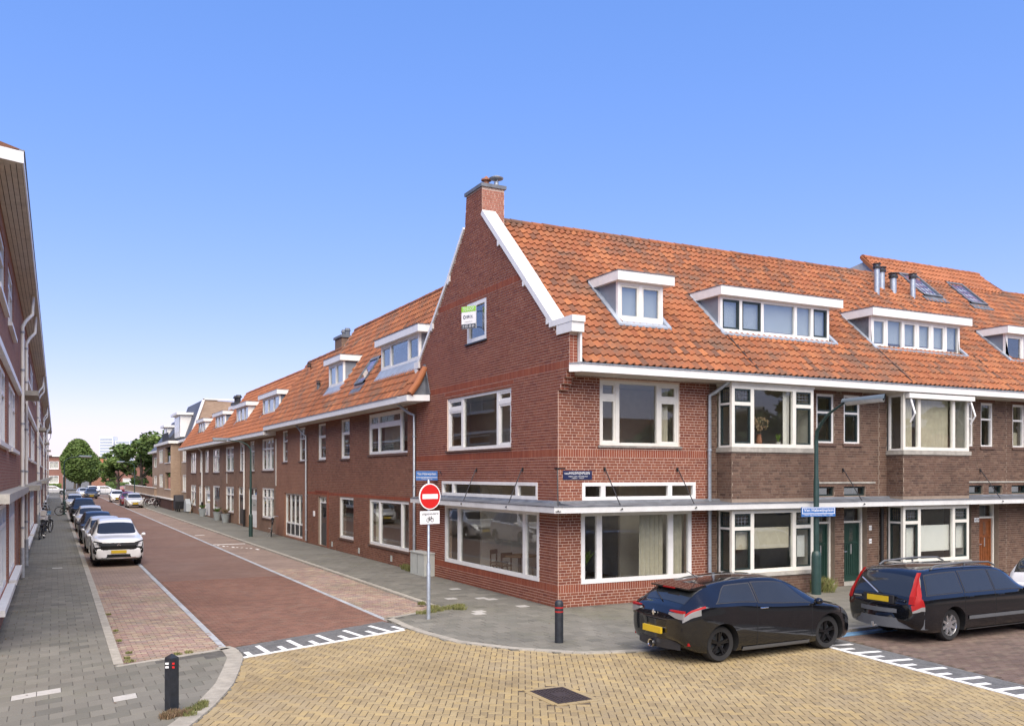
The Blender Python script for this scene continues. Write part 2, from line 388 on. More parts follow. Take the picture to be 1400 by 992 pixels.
# ------------------------------------------------------------------ wall planes: u along, w outward, z up
class Face:
    def __init__(s, o, ud, nd): s.o = Vector(o); s.ud = Vector(ud); s.nd = Vector(nd)
    def p(s, u, w, z): return s.o + s.ud * u + s.nd * w + Vector((0, 0, z))
    def box(s, mb, u0, u1, w0, w1, z0, z1):
        p = s.p; return mb.hexa([p(u0,w0,z0),p(u1,w0,z0),p(u1,w1,z0),p(u0,w1,z0),p(u0,w0,z1),p(u1,w0,z1),p(u1,w1,z1),p(u0,w1,z1)])
FG = Face((0, 0, 0), (0, 1, 0), (-1, 0, 0))          # street side (gable and row)
FF = Face((0, 0, 0), (1, 0, 0), (0, -1, 0))          # square side
def shifted(F, w): return Face(F.o + F.nd * w, F.ud, F.nd)

def rect(u0, u1, z0, z1): return [(u0, z0), (u1, z0), (u1, z1), (u0, z1)]
def wall(F, outer, holes, thick, mat, parent, name='wall', w=0.0):
    loops = [outer] + [rect(*h) for h in holes]
    pts = [q for l in loops for q in l]
    tris = geometry.tessellate_polygon([[Vector((a, b, 0)) for a, b in l] for l in loops])
    mb = MB()
    for ww in (w, w - thick):
        i = len(mb.v); mb.v += [tuple(F.p(a, ww, b)) for a, b in pts]
        mb.f += [tuple(i + k for k in t) for t in tris]
    for l in loops:
        for a, b in zip(l, l[1:] + l[:1]):
            mb.poly([F.p(a[0], w, a[1]), F.p(b[0], w, b[1]), F.p(b[0], w - thick, b[1]), F.p(a[0], w - thick, a[1])])
    return part(name, mb, mat, parent)

def spans(outer, z):
    xs = []
    for (a, b), (c, d) in zip(outer, outer[1:] + outer[:1]):
        if (b <= z < d) or (d <= z < b): xs.append(a + (c - a) * (z - b) / (d - b))
    xs.sort(); return list(zip(xs[::2], xs[1::2]))
def cut(sp, a, b):
    out = []
    for p, q in sp:
        if b <= p or a >= q: out.append((p, q)); continue
        if a > p: out.append((p, a))
        if b < q: out.append((b, q))
    return out
def lay(outer, holes, soldiers, dz=.072, L=.235, zmin=0.0, zmax=99, j=.014):
    """every brick of a wall face as (u0,u1,z0,z1,is_soldier)"""
    res = []; rng = random.Random(3); k = 0; z = zmin; top = min(zmax, max(b for a, b in outer))
    while z + dz <= top + .001:
        sp = spans(outer, z + dz / 2)
        for h in holes:
            if h[2] < z + dz * .6 and h[3] > z + dz * .4: sp = cut(sp, h[0], h[1])
        for h in soldiers:
            if h[2] < z + dz * .55 and h[3] > z + dz * .45: sp = cut(sp, h[0], h[1])
        ph = (k % 2) * L * .5 + (k % 4 // 2) * L * .25
        for a, b in sp:
            u = math.floor((a - ph) / (L * 1.5)) * L * 1.5 + ph; i = 0
            while u < b:
                ln = L if i % 2 == 0 else L * .5
                p, q = max(u, a), min(u + ln, b)
                if q - p > .04: res.append((p + j / 2, q - j / 2, z + j / 2, z + dz - j / 2, 0))
                u += ln; i += 1
        z += dz; k += 1
    for s in soldiers:
        sp = spans(outer, (s[2] + s[3]) / 2); sp = [(max(a, s[0]), min(b, s[1])) for a, b in sp if min(b, s[1]) - max(a, s[0]) > .03]
        for h in holes:
            if h[2] < s[3] - .02 and h[3] > s[2] + .02: sp = cut(sp, h[0], h[1])
        for a, b in sp:
            n = max(1, round((b - a) / dz)); d = (b - a) / n
            for i in range(n): res.append((a + i * d + j / 2, a + (i + 1) * d - j / 2, s[2] + j / 2, s[3] - j / 2, 1))
    return res
def brick_faces(mb, F, r, w0, w1):
    u0, u1, z0, z1 = r[:4]; p = F.p; i = len(mb.v)
    mb.v += [tuple(q) for q in (p(u0,w0,z0),p(u1,w0,z0),p(u1,w0,z1),p(u0,w0,z1),p(u0,w1,z0),p(u1,w1,z0),p(u1,w1,z1),p(u0,w1,z1))]
    for q in ((4,5,6,7),(0,1,5,4),(1,2,6,5),(2,3,7,6),(3,0,4,7)): mb.f.append(tuple(i + k for k in q))
def brickwork(F, bricks, parent, mat, smat, n_single=300, proud=.007, w=0.0):
    full = {}
    for b in bricks: full.setdefault((round(b[1] - b[0], 3), round(b[3] - b[2], 3), b[4]), []).append(b)
    common = {k for k, v in full.items() if len(v) > 60 and k[0] * k[1] > .003} or set(full)
    def dist(b): return (F.p((b[0] + b[1]) / 2, 0, (b[2] + b[3]) / 2) - CAM).length
    ok = sorted([b for b in bricks if (round(b[1]-b[0],3), round(b[3]-b[2],3), b[4]) in common], key=lambda b: dist(b) - (1.5 if b[1]-b[0] > .2 else 0))
    chosen = set(ok[:n_single]); cache = {}
    for b in ok[:n_single]:
        k = (round(b[1] - b[0], 3), round(b[3] - b[2], 3), b[4])
        if k not in cache:
            mb = MB(); G = Face((0, 0, 0), F.ud, F.nd); brick_faces(mb, G, (-k[0]/2, k[0]/2, -k[1]/2, k[1]/2), 0, proud)
            cache[k] = mesh('brick', mb, mat=smat if b[4] else mat)
        inst('brick', cache[k], parent, F.p((b[0] + b[1]) / 2, w, (b[2] + b[3]) / 2))
    for sol, m in ((0, mat), (1, smat)):
        mb = MB()
        for b in bricks:
            if b[4] == sol and b not in chosen:
                brick_faces(mb, F, b, w, w + proud + random.uniform(-.0015, .0015))
        if mb.v: part('brickwork', mb, m, parent, kind='stuff')

def window(T, F, u0, u1, z0, z1, mull=(), trans=None, frame='white_paint', sash=None, sashm='white_paint', w=-.03, fw=.07, mw=.075,
           glass='window_glass', sill=None, curt=None, name='window', depth=.09, leaded=(), sw=.05, flat=False):
    """mull: mullion centres; trans: {column: [transom heights]}; sash: set of (column,row) that open; curt: list of (ua,ub,za,zb,kind)"""
    f = MB(); b = F.box
    b(f, u0, u1, w - depth, w, z0, z0 + fw); b(f, u0, u1, w - depth, w, z1 - fw, z1)
    b(f, u0, u0 + fw, w - depth, w - .002, z0 + fw, z1 - fw); b(f, u1 - fw, u1, w - depth, w - .002, z0 + fw, z1 - fw)
    for m in mull: b(f, m - mw / 2, m + mw / 2, w - depth, w - .002, z0 + fw, z1 - fw)
    ed = [u0 + fw] + [x for m in mull for x in (m - mw / 2, m + mw / 2)] + [u1 - fw]
    cols = list(zip(ed[::2], ed[1::2])); cells = []
    for ci, (a, c) in enumerate(cols):
        tz = sorted((trans or {}).get(ci, []))
        for t in tz: b(f, a, c, w - depth, w - .004, t - mw * .4, t + mw * .4)
        zz = [z0 + fw] + [x for t in tz for x in (t - mw * .4, t + mw * .4)] + [z1 - fw]
        for ri, (d, e) in enumerate(zip(zz[::2], zz[1::2])): cells.append((ci, ri, a, c, d, e))
    fr = part(name, f, frame, T)
    FR = fr
    if flat: fr = T
    for ci, ri, a, c, d, e in cells:
        if sash and ((ci, ri) in sash):
            s = MB(); wa, wb = w - .075, w - .018
            b(s, a, c, wa, wb, d, d + sw); b(s, a, c, wa, wb, e - sw, e); b(s, a, a + sw, wa, wb - .001, d + sw, e - sw); b(s, c - sw, c, wa, wb - .001, d + sw, e - sw)
            part('sash', s, sashm, fr); a += sw; c -= sw; d += sw; e -= sw
        g = MB(); b(g, a - .004, c + .004, w - .062, w - .056, d - .004, e + .004); part('pane', g, glass, fr)
        if (ci, ri) in leaded:
            l = MB()
            for k in range(1, 4): x = a + (c - a) * k / 4; b(l, x - .008, x + .008, w - .055, w - .05, d, e)
            for k in (1, 2): x = d + (e - d) * k / 3; b(l, a, c, w - .0545, w - .0505, x - .008, x + .008)
            part('leading', l, 'lead', fr)
    if sill:
        s = MB(); sm, sh, so = sill; b(s, u0 - .06, u1 + .06, -.1, so, z0 - sh, z0 - .003); part('sill', s, sm, fr)
    for cc in (curt or []):
        ua, ub, za, zb, kd = cc; s = MB()
        if kd in ('blind', 'blind_beige'):
            b(s, ua, ub, w - .17, w - .155, za, zb); part('blind', s, 'blind_white' if kd == 'blind' else 'curtain_beige', fr)
        else:
            n = max(6, int((ub - ua) / .035)); rows = []
            for zz in (za, (za + zb) / 2, zb):
                rows.append([F.p(ua + (ub - ua) * i / n, w - .2 + .028 * math.sin(i * 1.55 + zz * .4), zz) for i in range(n + 1)])
            s.grid(rows); part('curtain', s, 'curtain_white' if kd == 'white' else 'curtain_beige', fr, smooth=60)
    return FR

def room(T, F, u0, u1, z0, z1, d=3.5, w=-.36, mat='room_wall', floor='room_floor'):
    p = F.p; m = MB()
    m.poly([p(u0, w - d, z0), p(u1, w - d, z0), p(u1, w - d, z1), p(u0, w - d, z1)])
    m.poly([p(u0, w, z0), p(u0, w - d, z0), p(u0, w - d, z1), p(u0, w, z1)])
    m.poly([p(u1, w, z0), p(u1, w - d, z0), p(u1, w - d, z1), p(u1, w, z1)])
    m.poly([p(u0, w, z1), p(u1, w, z1), p(u1, w - d, z1), p(u0, w - d, z1)])
    r = part('room', m, mat, T)
    f = MB(); f.poly([p(u0, w, z0), p(u1, w, z0), p(u1, w - d, z0), p(u0, w - d, z0)]); part('room_floor', f, floor, r)

def pipe(T, F, u, z0, z1, off=.09, top=None, r=.045, mat='zinc', shoe=None):
    m = MB(); pts = [F.p(u, off, z0), F.p(u, off, z1)]
    if top: pts += [F.p(u + top[0] * .3, off + (top[1] - off) * .3, z1 + .08), F.p(u + top[0], top[1], top[2])]
    m.tube(pts, r, 10); o = part('downpipe', m, mat, T, smooth=50)
    k = MB(); z = z0 + .5
    while z < z1 - .2:
        k.tube([F.p(u, off, z), F.p(u, off, z + .05)], r + .012, 10); F.box(k, u - .012, u + .012, 0, off, z, z + .04); z += 1.7
    part('pipe_bracket', k, mat, o)
    if shoe:
        s = MB(); s.tube([F.p(u, off, 0), F.p(u, off, shoe)], r + .02, 10); part('pipe_shoe', s, 'black_iron', o)

# ================================================================== the setting: ground, roads, pavements
def inside(p, poly):
    x, y = p; c = False
    for (a, b), (d, e) in zip(poly, poly[1:] + poly[:1]):
        if (b > y) != (e > y) and x < (d - a) * (y - b) / (e - b) + a: c = not c
    return c
def flat(poly, z): m = MB(); m.poly([(x, y, z) for x, y in poly]); return m
def sheet(poly, z):
    tr = geometry.tessellate_polygon([[Vector((a, b, 0)) for a, b in poly]]); m = MB()
    m.v = [(x, y, z) for x, y in poly]; m.f = [tuple(t) for t in tr]; return m
def structure(name, mb, mat, label, cat='ground'):
    return single(name, mb, mat, label, cat, kind='structure')

def paver(mb, c, L, W, a, z0, z1, bev=.004, warp=None):
    ca, sa = math.cos(a), math.sin(a); i = len(mb.v)
    def q(x, y, z):
        X, Y = c[0] + x * ca - y * sa, c[1] + x * sa + y * ca
        if warp: X, Y = warp(X, Y)
        return (X, Y, z)
    for k, z in ((0, z0), (0, z1 - bev), (bev, z1)):
        mb.v += [q(-L/2+k, -W/2+k, z), q(L/2-k, -W/2+k, z), q(L/2-k, W/2-k, z), q(-L/2+k, W/2-k, z)]
    mb.f.append((i+8, i+9, i+10, i+11))
    for r in (0, 4):
        for k in range(4): mb.f.append((i+r+k, i+r+(k+1) % 4, i+r+4+(k+1) % 4, i+r+4+k))
def pave(parent, items, L, W, z0, z1, mat, name='paver', n_single=300, warp=None, jit=.0015):
    """items: (x, y, angle); the nearest ones are objects, the rest one joined part"""
    items = sorted(items, key=lambda i: (i[0] - CAM.x) ** 2 + (i[1] - CAM.y) ** 2)
    def seen(i):
        d = Vector((i[0] - CAM.x, i[1] - CAM.y)); a = math.radians(27.23)
        f = d.x * math.sin(a) + d.y * math.cos(a); r = d.x * math.cos(a) - d.y * math.sin(a)
        return f > 0 and abs(r / f) < .585 and (3.3 / f) < .285
    near = [i for i in items if seen(i)][:n_single]; ns = set(near)
    mb0 = MB(); paver(mb0, (0, 0), L, W, 0, z0 - z1, 0); me = mesh(name, mb0, mat=mat)
    if warp is None:
        for x, y, a in near:
            o = inst(name, me, parent, (x, y, z1 + random.uniform(-jit, jit) * 1.5)); o.rotation_euler = (random.uniform(-.004, .004), random.uniform(-.004, .004), a)
    else:
        for x, y, a in near:
            m = MB(); paver(m, (x, y), L, W, a, z0, z1 + random.uniform(-jit, jit), warp=warp); part(name, m, mat, parent)
    mb = MB()
    for it in items:
        if it in ns: continue
        paver(mb, it[:2], L, W, it[2], z0, z1 + random.uniform(-jit, jit), warp=warp)
    if mb.v: part('paving', mb, mat, parent, kind='stuff')

structure('ground', sheet([(-900, -300), (900, -300), (900, 1500), (-900, 1500)], -.12), 'ground_soil', 'bare grey ground spreading out beyond the streets to the horizon')

PLAT = [(-8.13,-2.53),(-4.23,-.97),(-4.26,-1.43),(-4.06,-2.89),(-3.44,-3.97),(-2.44,-5.0),(-1.3,-5.36),(2.45,-5.4),(2.22,-6.86),(1.70,-10.87),(1.1,-16),(-2,-18),(-10,-14),(-10.6,-8.6),(-9.51,-6.74),(-9.09,-5.82),(-8.6,-4.6),(-8.35,-3.61)]
plat = structure('plateau', sheet([(-13,-14),(-10.6,-8.6),(-9.6,-6.6),(-9.2,-5.7),(-8.7,-4.5),(-8.45,-3.6),(-8.13,-2.5),(-4.2,-.9),(-4.2,-1.4),(-4.0,-2.9),(-3.4,-3.9),(-2.4,-4.9),(-1.3,-5.3),(2.5,-5.35),(2.27,-6.86),(1.75,-10.87),(1.1,-16),(1,-19)], -.0275), 'joint_sand', 'raised junction table of yellow herringbone pavers between the two streets', 'junction')
HA = R(62.0); W0 = .105
hx, hy = Vector((math.cos(HA), math.sin(HA))), Vector((-math.sin(HA), math.cos(HA))); O = Vector((-4, -8))
MANH = (-4.72, -4.0, -8.12, -7.02)
items = []
for r in range(-130, 130):
    for n in range(-40, 40):
        for cx, cy, ang in ((r + 4 * n + 1.0, r + .5, HA), (r + 4 * n + 3.5, r + 1.0, HA + math.pi / 2)):
            if abs(cx) > 125: continue
            p = O + hx * (cx * W0) + hy * (cy * W0)
            if p.y < -16 or p.x < -11.5 or p.x > 3: continue
            if not inside((p.x, p.y), PLAT): continue
            if MANH[0] - .01 < p.x < MANH[1] + .01 and MANH[2] - .01 < p.y < MANH[3] + .01: continue
            items.append((p.x, p.y, ang))
pave(plat, items, .1985, .0935, -.045, -.02, 'paver_yellow', name='paver')
# soldier course of pavers following the left kerb and round the cover
edge = [(-8.27,-2.62),(-8.24,-3.0),(-8.27,-3.6),(-8.5,-4.55),(-8.98,-5.75),(-9.4,-6.65),(-10.1,-7.8),(-10.5,-8.5)]
m = MB()
def along(pts, step):
    out = []; carry = 0
    for a, b in zip(pts, pts[1:]):
        a, b = Vector(a), Vector(b); L = (b - a).length; t = carry
        while t < L: out.append(((a + (b - a) * (t / L)), math.atan2(b.y - a.y, b.x - a.x))); t += step
        carry = t - L
    return out
for p, a in along(edge, .21): paver(m, (p.x, p.y), .205, .1, a, -.04, -.014)
part('edge_paver_row', m, 'paver_yellow', plat, kind='stuff')

# inspection cover
cv = thing('inspection_cover', (-4.36, -7.57, -.02), 'dark iron inspection cover framed by yellow pavers in the junction', 'manhole cover')
m = MB(); m.box(-4.63,-4.09,-7.98,-7.16,-.04,-.012); part('plate', m, 'cover_iron', cv)
m = MB()
for k in range(13):
    for j in range(9):
        if 4 <= k <= 8 and 3 <= j <= 5: continue
        x, y = -4.60 + j * .0595, -7.95 + k * .0615; m.box(x, x + .045, y, y + .045, -.012, -.006)
part('raised_studs', m, 'cover_iron', cv)
m = MB(); m.box(-4.65,-4.07,-8.0,-7.98,-.04,-.010); m.box(-4.65,-4.07,-7.16,-7.14,-.04,-.010); m.box(-4.65,-4.63,-7.98,-7.16,-.04,-.010); m.box(-4.09,-4.07,-7.98,-7.16,-.04,-.010)
m.box(-4.47,-4.25,-7.68,-7.46,-.012,-.005); part('frame', m, 'cover_iron', cv)
m = MB()
for x0, x1, y0, y1, a in ((-4.72,-4.0,-8.11,-8.01,0),(-4.72,-4.0,-7.13,-7.03,0)):
    for k in range(4):
        x = x0 + .005 + k * .18; m.box(x, x + .173, y0, y1, -.04, -.015)
for x0 in (-4.755, -4.06):
    for k in range(4): y = -8.005 + k * .22; m.box(x0, x0 + .1, y, y + .212, -.04, -.0145)
part('surround_pavers', m, 'paver_yellow', cv, kind='stuff')

# streets
ROADZ = -.05
road = structure('road', sheet([(-8.12,-1.45),(-4.35,.35),(-4.35,150),(-8.12,150)], ROADZ - .008), 'joint_sand', 'narrow street of worn red brick running away between the terraces', 'road')
items = []
for j in range(0, 120):
    y = -1.7 + j * .105 * 1.0
    for i in range(0, 20):
        x = -8.16 + i * .213 + (j % 2) * .106
        if -8.16 < x < -4.3 and y > -1.22 + (x + 8.1) * .4: items.append((x, y, 0))
pave(road, items, .203, .095, -.08, ROADZ, 'clinker_red', name='road_brick')
m = MB(); m.poly([(-8.12, 10.8, ROADZ - .004), (-4.35, 10.8, ROADZ - .004), (-4.35, 150, ROADZ - .004), (-8.12, 150, ROADZ - .004)]); part('road_surface', m, 'road_far', road)

pk = structure('parking_strip', sheet([(-10.1,-2.3),(-8.2,-1.45),(-8.27,150),(-9.7,150)], ROADZ - .010), 'joint_sand', 'parking strip of mixed old brick beside the left pavement', 'parking bay')
items = []
for j in range(0, 125):
    y = -2.3 + j * .106
    for i in range(0, 11):
        x = -10.1 + i * .213 + (j % 2) * .106
        if x > -8.2: continue
        if y > -2.15 + (x + 10.04) * .41: items.append((x, y, random.uniform(-.03, .03)))
pave(pk, items, .2, .095, -.08, ROADZ, 'clinker_mixed', name='parking_brick', jit=.004)
m = MB(); m.poly([(-10.1, 10.9, ROADZ - .005), (-8.27, 10.9, ROADZ - .005), (-8.27, 150, ROADZ - .005), (-9.6, 150, ROADZ - .005)]); part('parking_surface', m, 'parking_far', pk)
pk2 = structure('parking_strip', sheet([(-4.23,.5),(-2.45,1.45),(-2.45,150),(-4.23,150)], ROADZ - .010), 'joint_sand', 'parking strip of mixed old brick beside the right pavement', 'parking bay')
items = []
for j in range(0, 120):
    y = .4 + j * .106
    for i in range(0, 9):
        x = -4.2 + i * .213 + (j % 2) * .106
        if x > -2.5: continue
        if y > .62 + (x + 4.23) * .5: items.append((x, y, random.uniform(-.03, .03)))
pave(pk2, items, .2, .095, -.08, ROADZ, 'clinker_mixed', name='parking_brick', n_single=120, jit=.004)
m = MB(); m.poly([(-4.23, 13.0, ROADZ - .005), (-2.45, 13.0, ROADZ - .005), (-2.45, 150, ROADZ - .005), (-4.23, 150, ROADZ - .005)]); part('parking_surface', m, 'parking_far', pk2)
# bay lines of pale blue-grey brick
for x0, ys, lab in ((-8.27, -1.15, 'blue grey brick line edging the left parking strip'), (-4.35, .35, 'blue grey brick line edging the right parking strip')):
    m0 = MB(); m0.box(x0 + .002, x0 + .13, ys, 150, -.09, ROADZ - .006)
    ln = structure('parking_line', m0, 'line_blue', lab, 'road marking')
    me = mesh('line_brick', MB().box(-.06, .06, -.098, .098, -.03, 0), mat='line_blue')
    for k in range(60): inst('line_brick', me, ln, (x0 + .066, ys + .1 + k * .206, ROADZ + .004))
    m = MB()
    for k in range(60, 500): y = ys + .1 + k * .206; m.box(x0 + .006, x0 + .126, y - .098, y + .098, -.08, ROADZ + .004)
    part('line_bricks', m, 'line_blue', ln, kind='stuff')
m = MB(); m.box(-4.2,-2.7,25.7,25.82,-.08,ROADZ+.006); m.box(-4.0,-3.5,33.2,33.3,-.08,ROADZ+.006)
for k in range(9): x = -4.1 + .15 * k; m.box(x, x + .09, 25.0 - .35 * k + random.uniform(-.4, .4), 25.12 - .35 * k, -.08, ROADZ + .005)
structure('bay_marking', m, 'line_white', 'worn white marks across the right parking strip by the lamp post', 'road marking')

# square side street
r2 = structure('side_road', sheet([(3.1,-5.45),(3.1,-6.15),(2.56,-10.31),(1.9,-18),(60,-18),(60,-5.45)], ROADZ - .008), 'joint_sand', 'brown brick street on the right under the parked black cars', 'road')
items = []
for j in range(0, 118):
    y = -5.6 - j * .1055
    for i in range(0, 62):
        x = 2.4 + i * .213 + (j % 2) * .106
        if x < 3.2 + (y + 6.15) * .13: continue
        if y < -11.0 + (x - 2.5) * .05 and x > 12: continue
        items.append((x, y, 0))
pave(r2, items, .203, .095, -.08, ROADZ, 'clinker_brown', name='road_brick')
m = MB(); m.poly([(3.1,-5.46,ROADZ-.006),(60,-5.46,ROADZ-.006),(60,-18,ROADZ-.006),(16,-18,ROADZ-.006),(15.5,-5.6,ROADZ-.006)][:0] or [(15.4,-5.46,ROADZ-.004),(60,-5.46,ROADZ-.004),(60,-18,ROADZ-.004),(15.4,-18,ROADZ-.004)]); part('road_surface', m, 'parking_far', r2)
m = MB()
for k in range(8): x = 3.05 + k * .25; m.box(x, x + .245, -5.86, -5.58, -.08, ROADZ + .012)
structure('parking_line', m, 'line_bright_blue', 'bright blue painted line at the back of the black estate car', 'road marking')

# dark ramps with white teeth
def ramp(name, a0, a1, b0, b1, zf, zb, label, teeth, lw=.12):
    """a: front edge (on the plateau), b: back edge"""
    a0, a1, b0, b1 = map(Vector, (a0, a1, b0, b1)); n = int((a1 - a0).length / .21)
    def pt(t, s, dz=0): p = (a0.lerp(a1, t)).lerp(b0.lerp(b1, t), s); return (p.x, p.y, zf + (zb - zf) * s + dz)
    m = MB(); m.poly([pt(0,0,-.016), pt(1,0,-.016), pt(1,1,-.016), pt(0,1,-.016)]); r = structure(name, m, 'joint_grey', label, 'road ramp')
    rows = 9; wd = (b0 - a0).length
    for i in range(n):
        for k in range(rows):
            t0, t1 = (i + .02) / n, (i + .98) / n; s0, s1 = (k + .06) / rows, (k + .94) / rows
            if k % 2: t0 = min(1, t0 + .5 / n); t1 = min(1, t1 + .5 / n)
            q = MB(); q.hexa([pt(t0,s0,-.02),pt(t1,s0,-.02),pt(t1,s1,-.02),pt(t0,s1,-.02),pt(t0,s0),pt(t1,s0),pt(t1,s1),pt(t0,s1)])
            if i * rows + k < 290: part('paver', q, 'paver_dark', r)
            else:
                if 'rest' not in locals(): rest = MB()
                rest.v += q.v; k0 = len(rest.v) - 8; rest.f += [tuple(k0 + x for x in f) for f in q.f]
    if 'rest' in locals(): part('paving', rest, 'paver_dark', r, kind='stuff')
    s = lw / wd; m = MB()
    for i in range(int(n / 1.5)):
        t0, t1 = i * 1.5 / n, (i * 1.5 + 1.46) / n
        m.hexa([pt(t0,-s,-.01),pt(t1,-s,-.01),pt(t1,.0,-.01),pt(t0,.0,-.01),pt(t0,-s,.004),pt(t1,-s,.004),pt(t1,.0,.004),pt(t0,.0,.004)])
    part('white_line', m, 'line_white', r)
    for i in range(teeth):
        t = (i + .45) / teeth; L = .78 if i % 2 else .38; h = .055 / (a1 - a0).length; sh = -.0 
        m = MB(); m.hexa([pt(t-h,.0,-.01),pt(t+h,.0,-.01),pt(t+h,L,-.01),pt(t-h,L,-.01),pt(t-h,.0,.0045),pt(t+h,.0,.0045),pt(t+h,L,.0045),pt(t-h,L,.0045)]); part('white_tooth', m, 'line_white', r)
    return r
ramp('ramp', (-8.08,-2.45), (-4.25,-.92), (-8.08,-1.32), (-4.42,.42), -.018, -.05, 'dark ramp with white teeth between the yellow junction and the red street', 11)
ramp('ramp', (2.32,-6.0), (1.55,-12.5), (3.15,-6.0), (2.35,-12.5), -.018, -.05, 'dark ramp with white teeth in front of the brown street at right', 17)

# pavements
def shear(x, y):
    k = max(0.0, min(1.0, (7 - y) / 9)); k = k * k * (3 - 2 * k)
    return (x, y + (x + 10.2) * .38 * k)
LP = [(-13,-14),(-10.75,-8.6),(-9.65,-6.7),(-9.2,-5.75),(-8.75,-4.6),(-8.5,-3.6),(-8.2,-2.6),(-8.05,-1.5),(-10.1,-2.25),(-10.02,0),(-9.5,80),(-9.6,128),(-12.2,128),(-12.6,-.5),(-16,-2)]
pl = structure('pavement', sheet([(-18,-14),(-10.75,-8.7),(-9.7,-6.75),(-9.35,-5.75),(-8.9,-4.6),(-8.6,-3.6),(-8.35,-2.6),(-8.3,-1.6),(-10.15,-2.3),(-10.15,0),(-9.7,80),(-9.7,128),(-12.3,128),(-12.6,-.5),(-18,-3)], -.007), 'joint_grey', 'left pavement of grey slabs along the brick terrace', 'pavement')
items = []; halves = []
for j in range(-35, 80):
    y = j * .318; xk = -10.2 + .0052 * max(y, -2) - .005
    for i in range(-9, 24):
        x = xk - .1675 - i * .335 - (j % 2) * .1675
        X, Y = shear(x, y)
        if i < 0 and Y > -2.35: continue
        if not inside((X, Y), LP) or Y > 24 or Y < -9: continue
        items.append((x, y, 0))
    if j % 2 and -2.35 < shear(xk - .08, y)[1] < 24: halves.append((xk - .082, y))
m = MB()
for x, y in halves: paver(m, (x, y), .158, .309, 0, -.02, 0, warp=shear)
part('half_slabs', m, 'slab_grey', pl, kind='stuff')
wsel = [i for i in items if any((shear(*i[:2])[0] - a) ** 2 + (shear(*i[:2])[1] - b) ** 2 < .028 for a, b in ((-11.52,-3.9),(-11.2,-3.72),(-10.35,-4.75),(-10.9,16.5),(-11.0,27)))]
items = [i for i in items if i not in wsel]
pave(pl, items, .326, .309, -.02, 0, 'slab_grey', name='slab', warp=shear, jit=.002)
for x, y, a in wsel: m = MB(); paver(m, (x, y), .326, .309, 0, -.02, .001, warp=shear); part('slab', m, 'slab_white', pl, label='pale concrete slab')
m = MB(); m.poly([(-12.2,23.8,-.004),(-10.05,23.8,-.004),(-9.65,128,-.004),(-12.0,128,-.004)]); part('pavement_surface', m, 'pavement_far', pl)

RP = [(0,0),(26,0),(26,-5.4),(2.5,-5.4),(-1.3,-5.36),(-2.44,-5.05),(-3.4,-4.05),(-4.0,-2.95),(-4.2,-1.5),(-4.2,.35),(-2.42,1.45),(-2.42,128),(0,128)]
pr = structure('pavement', sheet([(.2,.2),(40,.2),(40,-5.38),(2.5,-5.38),(-1.3,-5.3),(-2.4,-4.95),(-3.35,-3.9),(-3.95,-2.9),(-4.15,-1.5),(-4.15,.4),(-2.45,1.4),(-2.45,128),(.2,128)], -.007), 'joint_grey', 'right pavement of grey slabs wrapping the corner house', 'pavement')
wp = ((-.78,4.58),(-1.77,2.85),(-.74,2.16),(-2.05,.52),(-.68,.77),(-1.25,-.28),(-2.0,.2),(-.9,2.4))
items = []
for j in range(-18, 62):
    y = -.15 + j * .3
    for i in range(-14, 72):
        x = -.15 + i * .3 + (j % 2) * .15
        if (inside((x, y), RP) or inside((x - .12, y), RP)) and y < 18 and not (x > 13 and y > -3.2 and y < -5): items.append((x, y, 0))
wsel = [i for i in items if any((i[0] - a) ** 2 + (i[1] - b) ** 2 < .024 for a, b in wp)]
items = [i for i in items if i not in wsel]
pave(pr, items, .291, .291, -.02, 0, 'slab_grey', name='slab', jit=.002)
for x, y, a in wsel: m = MB(); paver(m, (x, y), .291, .291, 0, -.02, .001); part('slab', m, 'slab_white', pr, label='pale concrete slab')
m = MB(); m.poly([(-2.45,17.9,-.004),(0,17.9,-.004),(0,128,-.004),(-2.45,128,-.004)]); m.poly([(20.8,0,-.004),(20.8,-5.38,-.004),(40,-5.38,-.004),(40,0,-.004)]); part('pavement_surface', m, 'pavement_far', pr)

# kerbs
def kerb(parent, pts, wd, h=.003, step=.98, zb=-.1, side=1, nmax=70):
    """kerbstones along a line, the stone lying to one side of it"""
    pts = [Vector(p) for p in pts]; d = [0]
    for a, b in zip(pts, pts[1:]): d.append(d[-1] + (b - a).length)
    def at(s):
        s = max(0, min(d[-1] - 1e-6, s))
        for k in range(len(pts) - 1):
            if d[k] <= s <= d[k + 1]: t = (s - d[k]) / (d[k + 1] - d[k]); return pts[k].lerp(pts[k + 1], t)
    def nrm(s): e = .02; v = (at(s + e) - at(s - e)).normalized(); return Vector((-v.y, v.x)) * side
    s = 0; k = 0; rest = MB()
    while s < d[-1] - .05:
        e = min(d[-1], s + step); q = 3 if step < 1.2 else 1; m = MB()
        for i in range(q):
            a, b = s + (e - s) * i / q + (.005 if i == 0 else 0), s + (e - s) * (i + 1) / q - (.005 if i == q - 1 else 0)
            A, B = at(a), at(b); NA, NB = nrm(a) * wd, nrm(b) * wd
            m.hexa([(A.x,A.y,zb),(B.x,B.y,zb),(B.x+NB.x,B.y+NB.y,zb),(A.x+NA.x,A.y+NA.y,zb),(A.x+NA.x*.06,A.y+NA.y*.06,h),(B.x+NB.x*.06,B.y+NB.y*.06,h),(B.x+NB.x,B.y+NB.y,h),(A.x+NA.x,A.y+NA.y,h)])
        if k < nmax: part('kerbstone', m, 'kerb_concrete', parent)
        else: k0 = len(rest.v); rest.v += m.v; rest.f += [tuple(k0 + x for x in f) for f in m.f]
        s = e; k += 1
    if rest.v: part('kerbstones', rest, 'kerb_concrete', parent, kind='stuff')
kerb(pl, [(-10.05,-2.17),(-9.98,10),(-9.75,60),(-9.6,128)], .17, side=1)
